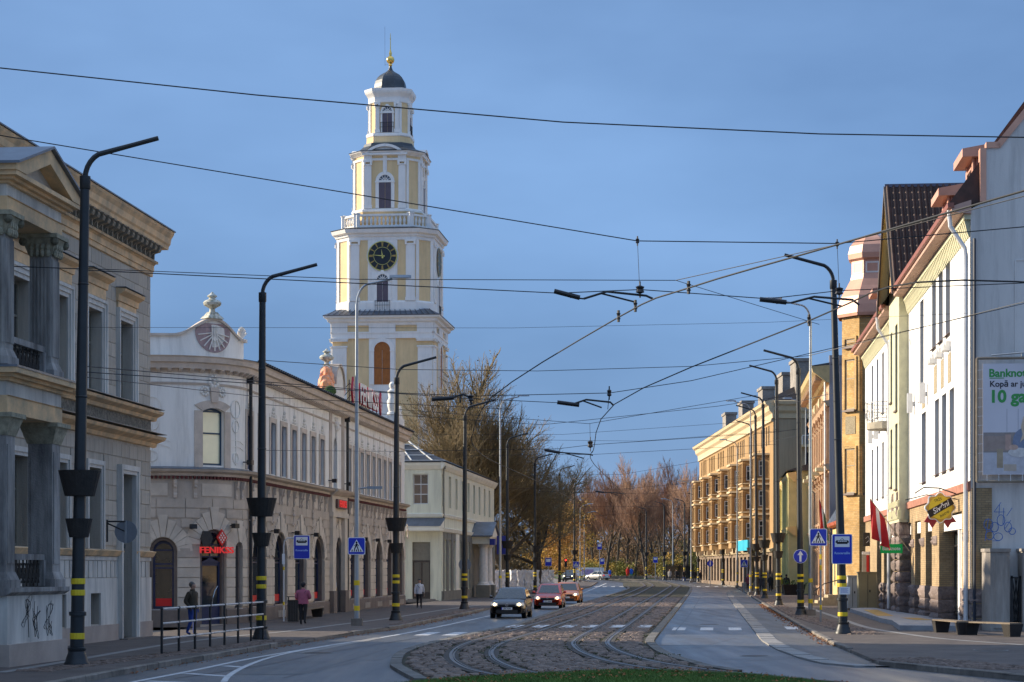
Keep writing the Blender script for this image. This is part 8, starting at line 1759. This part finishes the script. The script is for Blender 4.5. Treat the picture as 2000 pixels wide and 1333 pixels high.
# ------------------------------------------------------------------ cars
M_tyre = mat('tyre', (.012, .012, .013), .8, .2, 5); M_rim = mat('rim', (.42, .43, .45), .35, .15, 5, metal=.8); M_cgl = glassmat('car_glass', (.025, .032, .036), .03, .3)
M_head = mat('headlight_lit', (1.0, .78, .42), .3, .05, emit=5); M_headg = mat('headlight_glass', (.5, .5, .5), .15, .1); M_trimk = mat('black_trim', (.012, .012, .013), .5, .2); M_tail = mat('tail_light', (.5, .02, .02), .3, .1, emit=.4)
def paint(nm, c):
    m = mat(nm, c, .32, .06, 1.5, metal=.35, spec=.6); b = m.node_tree.nodes['Principled BSDF']; b.inputs['Coat Weight'].default_value = .7; b.inputs['Coat Roughness'].default_value = .06; return m
def car(nm, label, px, d, heading, L_, W_, Hc, pm, kind='hatch', plate_=None, lit=True, belt=.93):
    x = (px-1000)/F*d; t = thing(nm, label, 'car', (x, d, zg(d)+.004), heading); hl = L_/2; hw = W_/2
    suv = kind == 'suv'; zb = .30 if suv else .20; bl_ = belt+(.12 if suv else 0)
    nose = .62+(.16 if suv else 0)
    # lower body: rings along the length, front at -Y
    st_ = [(-hl, .80, nose-.12, .34), (-hl+.06, .90, nose, .26), (-hl+.22, .97, nose+.10, zb), (-hl+.55, 1.0, nose+.20, zb), (-hl+1.05, 1.0, bl_-.04, zb), (-hl+1.35, 1.0, bl_, zb), (0, 1.0, bl_+.02, zb), (hl-1.1, 1.0, bl_+.04, zb), (hl-.4, .99, bl_+.04 if kind != 'sedan' else bl_+.06, zb), (hl-.12, .95, bl_-.02, zb+.05), (hl, .86, bl_-.15, .36)]
    rings = []
    for y, wf, zt0, z0 in st_:
        w2 = hw*wf; half = [(w2*.80, z0), (w2*.96, z0+.06), (w2, z0+.22), (w2*1.0, zt0-.26), (w2*.97, zt0-.12), (w2*.88, zt0-.02), (w2*.5, zt0+.025)]
        rings.append([(-a, y, b) for a, b in half]+[(0, y, zt0+.035)]+[(a, y, b) for a, b in half[::-1]])
    mb = MB().loft(rings); me = mb.mesh('body', pm, True); fixn(me); inst('body', me, t)
    # cabin
    yf0, yf1 = -hl+1.12, -hl+1.95; yr1, yr0 = (hl-.55, hl-.12) if kind != 'sedan' else (hl-1.35, hl-.62)
    if suv: yr1, yr0 = hl-.35, hl-.1
    zr = Hc; wb, wt = hw*.93, hw*.72
    def ring(z, ya, yb, w2, r): return [(-w2+r, ya, z), (w2-r, ya, z), (w2, ya+r*1.6, z), (w2, yb-r*1.6, z), (w2-r, yb, z), (-w2+r, yb, z), (-w2, yb-r*1.6, z), (-w2, ya+r*1.6, z)]
    zb2 = bl_-.02; f = lambda s: (zb2+(zr-.06-zb2)*s, yf0+(yf1-yf0)*s, yr0+(yr1-yr0)*s, wb+(wt-wb)*s)
    rs = [ring(f(0)[0], f(0)[1], f(0)[2], f(0)[3], .10), ring(f(.5)[0], f(.5)[1], f(.5)[2], f(.5)[3]+.012, .10), ring(f(1)[0], f(1)[1], f(1)[2], f(1)[3], .10), ring(zr-.012, yf1+.16, yr1-.12, wt*.90, .12), ring(zr, yf1+.5, yr1-.4, wt*.6, .12)]
    me = MB().loft(rs).mesh('cabin', pm, True); fixn(me); inst('cabin', me, t)
    e = .008; s0, s1 = .07, .93
    def q(pts, nm_): MB().add(pts, [(0, 1, 2, 3)]).build(nm_, M_cgl, t)
    a, b = f(s0), f(s1); q([(-a[3]+.13, a[1]-e-.004, a[0]), (a[3]-.13, a[1]-e-.004, a[0]), (b[3]-.12, b[1]-e-.004, b[0]), (-b[3]+.12, b[1]-e-.004, b[0])], 'windscreen'); q([(a[3]-.13, a[2]+e, a[0]), (-a[3]+.13, a[2]+e, a[0]), (-b[3]+.12, b[2]+e, b[0]), (b[3]-.12, b[2]+e, b[0])], 'rear_window')
    for s in (-1, 1):
        ym = (a[1]+a[2])/2+.1
        for ya0, ya1, yb0, yb1 in ((a[1]+.28, ym-.04, b[1]+.16, ym-.04), (ym+.04, a[2]-.3, ym+.04, b[2]-.16)): 
            p = [(s*(a[3]+e+.012), ya0, a[0]), (s*(a[3]+e+.012), ya1, a[0]), (s*(b[3]+e+.014), yb1, b[0]), (s*(b[3]+e+.014), yb0, b[0])]; q(p if s > 0 else p[::-1], 'side_window')
        MB().ball((s*(hw+.10), yf0+.35, bl_+.08), .10, 10, 8, .75).tube([(s*(hw-.05), yf0+.38, bl_+.02), (s*(hw+.08), yf0+.36, bl_+.06)], .03, 5).build('mirror', pm, t, smooth=True)
        MB().box(min(s*hw*.985, s*(hw+.012)), max(s*hw*.985, s*(hw+.012)), -hl+1.3, hl-1.2, zb+.12, zb+.20).build('side_sill', M_trimk, t)
        # head and tail lights
        hx0, hx1 = hw*.52, hw*.93; zc = nose+.03; h = MB().loft([[(s*hx0, -hl+.05, zc-.05), (s*hx1, -hl+.20, zc-.04), (s*hx1, -hl+.26, zc+.10), (s*hx0, -hl+.12, zc+.07)], [(s*hx0, -hl-.005, zc-.05), (s*hx1, -hl+.12, zc-.04), (s*hx1, -hl+.22, zc+.10), (s*hx0, -hl+.07, zc+.07)]]); me = h.mesh('headlight', M_headg); fixn(me); o = inst('headlight', me, t)
        if lit: MB().ball((s*hw*.70, -hl+.03, zc+.015), .068, 10, 8).build('lamp', M_head, o)
        MB().box(min(s*hw*.62, s*hw*.95), max(s*hw*.62, s*hw*.95), hl-.10, hl+.015, bl_-.26, bl_-.06).build('tail_light', M_tail, t)
        for y in (-hl+.78, hl-.78):
            r = .315 if not suv else .36; tx_ = s*(hw-.10)
            wh = inst('wheel', MB().loft([[(xx, r0*math.cos(k*PI/10), r0*math.sin(k*PI/10)) for k in range(20)] for xx, r0 in ((-.11, r*.9), (-.09, r), (.09, r), (.11, r*.9))]).mesh('tyre', M_tyre, True), t, (tx_, y, r)); fixn(wh.data)
            MB().loft([[(s*xx, r0*math.cos(k*PI/10), r0*math.sin(k*PI/10)) for k in range(20)] for xx, r0 in ((.10, r*.66), (.118, r*.64), (.10, r*.5), (.095, .04))]).build('rim', M_rim, wh, smooth=True)
            ar = MB(); ar.loft([[(s*(hw*1.0-.02+dx_), y+(r+.06)*math.cos(k*PI/10), r+(r+.06)*math.sin(k*PI/10)) for k in range(20)] for dx_ in (-.02, .026)]); me = ar.mesh('wheel_arch', M_trimk); fixn(me); inst('wheel_arch', me, t)
    MB().box(-hw*.48, hw*.48, -hl-.012, -hl+.06, nose-.06, nose+.05).build('grille', M_trimk, t); MB().box(-hw*.62, hw*.62, -hl-.01, -hl+.08, .24 if not suv else .38, .40 if not suv else .52).build('lower_intake', M_trimk, t)
    MB().box(-hw*.5, hw*.5, -hl-.018, -hl, nose+.045, nose+.06).build('grille_trim', M_rim, t)
    pl = MB().box(-.26, .26, -hl-.03, -hl-.005, nose-.21, nose-.10).build('number_plate', M_signw, t)
    if plate_: MB().box(-.26, -.215, -hl-.032, -hl-.0305, nose-.21, nose-.10).build('plate_band', M_blue, pl); text(plate_, .105, M_signk, pl, (.02, -hl-.033, nose-.155), FR, .001, 'plate_number', .002)
    MB().box(-.26, .26, hl-.02, hl+.03, .5, .61).build('rear_plate', M_signw, t)
    return t
hd = math.atan2(-.112, 1)                              # cars drive along the lane, towards the camera
c1 = car('parked_car', 'dark grey small hatchback leading the oncoming cars', 999, 99.5, hd, 3.97, 1.70, 1.46, paint('paint_dark_grey', (.026, .022, .021)), 'hatch', 'JN-7636')
c1.name = 'hatchback_car'
c2 = car('hatchback_car', 'red hatchback following the dark grey one', 1074, 122, hd+.02, 3.99, 1.66, 1.50, paint('paint_red', (.55, .045, .018)), 'hatch', 'GZ-4446')
c3 = car('sedan_car', 'orange-bronze sedan behind the red hatchback', 1109, 140, hd+.02, 4.5, 1.86, 1.48, paint('paint_bronze', (.58, .17, .025)), 'sedan', 'HJ-5112')
c4 = car('suv_car', 'dark grey off-road car with headlights at the far bend', 1113, 318, hd-.05, 4.4, 1.8, 1.75, paint('paint_slate', (.05, .06, .075)), 'suv', None)
c5 = car('hatchback_car', 'white hatchback seen from behind at the far bend', 1167, 338, hd+PI+.9, 4.2, 1.76, 1.5, paint('paint_white', (.55, .54, .52)), 'hatch', None, False)
# badges
for c, L_, z in ((c1, 3.97, .64), (c2, 3.99, .69), (c3, 4.5, .62)):
    mb = MB(); mb.tube([(.062*math.cos(k*PI/8), -L_/2-.03, z+.062*math.sin(k*PI/8)) for k in range(17)], .009, 5)
    if c is c1: mb.tube([(-.035, -L_/2-.03, z+.045), (0, -L_/2-.03, z), (.035, -L_/2-.03, z+.045)], .007, 4).tube([(-.05, -L_/2-.03, z+.02), (-.025, -L_/2-.03, z-.05), (0, -L_/2-.03, z-.005), (.025, -L_/2-.03, z-.05), (.05, -L_/2-.03, z+.02)], .007, 4)
    mb.build('badge', M_rim, c)
# ------------------------------------------------------------------ people
M_skin = mat('skin', (.46, .27, .19), .6, .1, 6); M_shoe = mat('shoe', (.02, .018, .017), .6, .2)
def person(label, px, d, hgt, face, jac, leg, hairc, arms='down', stride=0.0, coat=False, bulk=1.0, hat=False, z=None, bag=None, group=None, fingers=True, longhair=False):
    t = thing('person', label, 'person', ((px-1000)/F*d, d, (zg(d)+.115) if z is None else z), face, group); s = hgt/1.75; vs = []; es = []; rad = []
    def vtx(x, y, z_, r, par=None, ry=None):
        vs.append((x*s, y*s, z_*s)); rad.append((r*s, (ry or r)*s))
        if par is not None: es.append((par, len(vs)-1))
        return len(vs)-1
    B_ = bulk
    pel = vtx(0, 0, .95, .155*B_, None, .115*B_); sp = vtx(0, 0, 1.12, .15*B_, pel, .115*B_); ch = vtx(0, .0, 1.33, .165*B_, sp, .12*B_); nk0 = vtx(0, .01, 1.46, .075, ch); nk = vtx(0, -.005, 1.53, .055, nk0); hd0 = vtx(0, -.02, 1.60, .085, nk, .10); hd1 = vtx(0, -.015, 1.67, .088, hd0, .10); vtx(0, -.005, 1.72, .06, hd1, .07); vtx(0, -.115, 1.625, .013, hd0)
    for sd in (-1, 1):
        fw = stride*sd; hip = vtx(sd*.09, 0, .86, .105*B_, pel); kn = vtx(sd*.10, -fw*.45-.01, .48, .068, hip); an = vtx(sd*.10, -fw*.75+.03+(.10 if fw < 0 else 0), .09+(.04 if fw < 0 else 0), .046, kn); vtx(sd*.115, -fw*.75-.13+(.10 if fw < 0 else 0), .035+(.03 if fw < 0 else 0), .042, an)
        sh = vtx(sd*.185*B_, .01, 1.39, .075*B_, ch)
        if arms == 'down': el = vtx(sd*.245*B_, .03+fw*.2, 1.12, .058*B_, sh); wr = vtx(sd*.25*B_, -.03+fw*.5, .88, .036, el); hdir = (0, -.02, -1)
        elif arms == 'pocket': el = vtx(sd*.265*B_, .10, 1.13, .062*B_, sh); wr = vtx(sd*.20*B_, -.06, .95, .042, el); hdir = (-sd*.3, -.3, -.8)
        else: el = vtx(sd*.255*B_, .02, 1.13, .062*B_, sh); wr = vtx(sd*.13, -.22, 1.10, .042, el); hdir = (-sd*.6, -.7, .0)
        w0 = V(vs[wr])/s; hv = V(hdir).normalized(); pm_ = w0+hv*.07; pa = vtx(*pm_, .034, wr, .022)
        if fingers:
            sv = hv.cross(V((0, 1, 0))).normalized() if abs(hv.y) < .9 else V((1, 0, 0)); cu = V((0, -1, 0)) if arms == 'down' else V((0, 0, -1))
            for k, ln in enumerate((.065, .078, .074, .055)):
                b0 = pm_+sv*(-.027+.018*k)+hv*.03; f1 = vtx(*b0, .010, pa); f2 = vtx(*(b0+hv*ln*.5+cu*.008), .0085, f1); vtx(*(b0+hv*ln+cu*.025), .007, f2)
            th = pm_-hv*.03+sv*(-.035)+cu*.02; f1 = vtx(*th, .011, pa); vtx(*(th+hv*.045-sv*.012+cu*.02), .009, f1)
    me = bpy.data.meshes.new('tmp'); me.from_pydata(vs, es, []); o = bpy.data.objects.new('tmp', me); COL.objects.link(o); m_ = o.modifiers.new('s', 'SKIN'); m_.use_smooth_shade = True; o.modifiers.new('u', 'SUBSURF').levels = 2
    for i, r in enumerate(rad): me.skin_vertices[0].data[i].radius = r
    me.skin_vertices[0].data[0].use_root = True
    dg = bpy.context.evaluated_depsgraph_get(); fm_ = bpy.data.meshes.new_from_object(o.evaluated_get(dg)); bpy.data.objects.remove(o); fm_.name = 'body'
    for m2 in (jac, leg, M_skin, hairc, M_shoe): fm_.materials.append(m2)
    hemz = (.70 if coat else .90)*s
    for p in fm_.polygons:
        c = p.center; zc = c.z/s; ax = abs(c.x)/s
        if zc > 1.53: p.material_index = 3 if (zc > 1.685 or (c.y/s > .0 and zc > (1.45 if longhair else 1.57))) else 2
        elif zc > 1.49: p.material_index = 2
        elif zc < .095: p.material_index = 4
        elif zc < hemz/s and ax < .21: p.material_index = 1
        elif arms == 'down' and ax > .2 and zc < .90: p.material_index = 2
        else: p.material_index = 0
        p.use_smooth = True
    inst('body', fm_, t)
    # jacket shell: hem, collar
    jk = MB(); n = 16; k = B_
    jk.loft([[(rx*s*math.cos(2*PI*i/n), ry*s*math.sin(2*PI*i/n), zz_*s) for i in range(n)] for zz_, rx, ry in ((.70 if coat else .88, .20*k, .155*k), (.95, .195*k, .15*k), (1.12, .18*k, .14*k), (1.3, .19*k, .142*k), (1.40, .17*k, .12*k), (1.47, .095, .09), (1.53, .075, .08))], False); jk.build('jacket', jac, t, smooth=True)
    if hat: MB().lathe([(.098, 0), (.108, .03), (.105, .09), (.07, .135), (.001, .15)], 14, (0, -.005, 1.645*s)).build('hat', hairc, t, smooth=True)
    else: MB().ball((0, .012*s, 1.672*s), .102*s, 12, 8, .95).build('hair', hairc, t, smooth=True).data.transform(Matrix.Translation((0, .012, .012)))
    if bag:
        MB().tube([(-.14*s, -.11*s, 1.42*s), (0, -.16*s*bag, 1.25*s), (.2*s, -.02, 1.0*s)], .012, 5).tube([(-.14*s, .12*s, 1.42*s), (0, .155*s, 1.25*s), (.2*s, .05, 1.0*s)], .012, 5).box(.17*s, .27*s, -.12, .12, .72*s, 1.0*s).build('shoulder_bag', M_shoe, t)
    return t
def cl(nm, c, var=.2): return mat('cloth_'+nm, c, .85, var, 5, .3, 60)
blk = cl('black', (.016, .016, .02)); dkh = mat('hair_dark', (.025, .018, .014), .7, .3, 20); grh = mat('hair_grey', (.09, .085, .08), .7, .3, 20); bln = mat('hair_blond', (.35, .22, .10), .7, .3, 20); jean = cl('jeans', (.018, .05, .24)); pink = cl('pink', (.33, .09, .15)); olive = cl('olive', (.045, .035, .022)); whitej = cl('pale_jacket', (.56, .57, .62))
pm_ = gp(375, 1250)
person('man in dark olive jacket and blue jeans standing by the railing', 376, gp(376, 1250).y, 1.78, 1.15, olive, jean, grh, 'pocket', 0.03, False, 1.12)
person('woman in pink quilted jacket and black trousers seen from behind', 592, gp(592, 1226).y, 1.66, PI-.1, pink, blk, blk, 'front', .05, False, 1.22, True, None, 1)
person('woman in pale grey jacket walking towards the camera past the doorway', 819, gp(819, 1193).y, 1.66, .1, whitej, blk, dkh, 'down', .28, False, 1.08, False, None, 1)
FP = [('man in black beside the third right pole, facing away', 1536, 183, 1.8, PI, blk, blk, dkh, 0), ('person in yellow-green jacket half hidden beside the man in black', 1526, 186, 1.7, PI, cl('lime', (.22, .24, .02)), blk, dkh, 1), ('blond woman in black coat between two right poles', 1505, 205, 1.7, .2, blk, blk, bln, 0), ('person in dark clothes behind the fourth right pole', 1487, 200, 1.7, PI, cl('charcoal', (.05, .04, .045)), blk, dkh, 1), ('person with red hat and plum coat near the far crossing sign', 1461, 215, 1.7, .3, cl('plum', (.12, .03, .07)), blk, cl('redhat', (.5, .02, .05)), 0), ('dark-clad walker at the corner of the tan block, the left one', 1357, 290, 1.78, PI, blk, blk, dkh, 1), ('walker in dark coat with pale bag at the corner of the tan block', 1368, 286, 1.72, .4, blk, cl('greytr', (.1, .1, .11)), dkh, 0), ('person in dark jacket and jeans waiting by the bus shelter', 1336, 303, 1.7, .5, blk, jean, dkh, 1), ('person in black standing left of the bus shelter', 1321, 308, 1.75, 0, blk, blk, dkh, 0), ('person in pale coat waiting at the bus stop', 1308, 312, 1.72, 0, cl('beige', (.45, .42, .38)), cl('greytr', (.1, .1, .11)), bln, 0), ('figure in a long bright red coat behind the low stone wall', 1226, 358, 1.95, 0, cl('bright_red', (.62, .02, .02)), cl('bright_red', (.62, .02, .02)), cl('bright_red', (.62, .02, .02)), 0), ('figure in a bright blue coat behind the low stone wall', 1233, 358, 1.9, 0, cl('bright_blue', (.02, .12, .6)), cl('teal', (.02, .3, .35)), dkh, 0), ('person in a blue coat right of the white hatchback', 1191, 352, 1.65, .4, cl('bright_blue', (.02, .12, .6)), blk, dkh, 1)]
for (lb, px, d, h_, fc, j, l_, hr, st__) in FP: person(lb, px, d, h_, fc, j, l_, hr, 'down', .2*st__, True, 1.1, False, None, None, None, False)

# small pieces too fine to pick apart one by one
for o in bpy.data.objects:
    if o.parent and o.name.split('.')[0] in ('dentil_strip', 'dentils', 'plaster_relief', 'roof_edge_tiles', 'plinth_vents', 'corbel_fringe', 'eave_brackets', 'roof_seams', 'iron_grille', 'shell_ribs', 'balcony_rail', 'balcony_railing', 'diamond_pattern', 'spray_lines', 'print_lines', 'dark_scribble', 'marker_scribble', 'crown', 'leaves', 'plants', 'snow_ladder', 'sign_frame', 'fanlight_bars', 'grille'):
        o['kind'] = 'stuff'
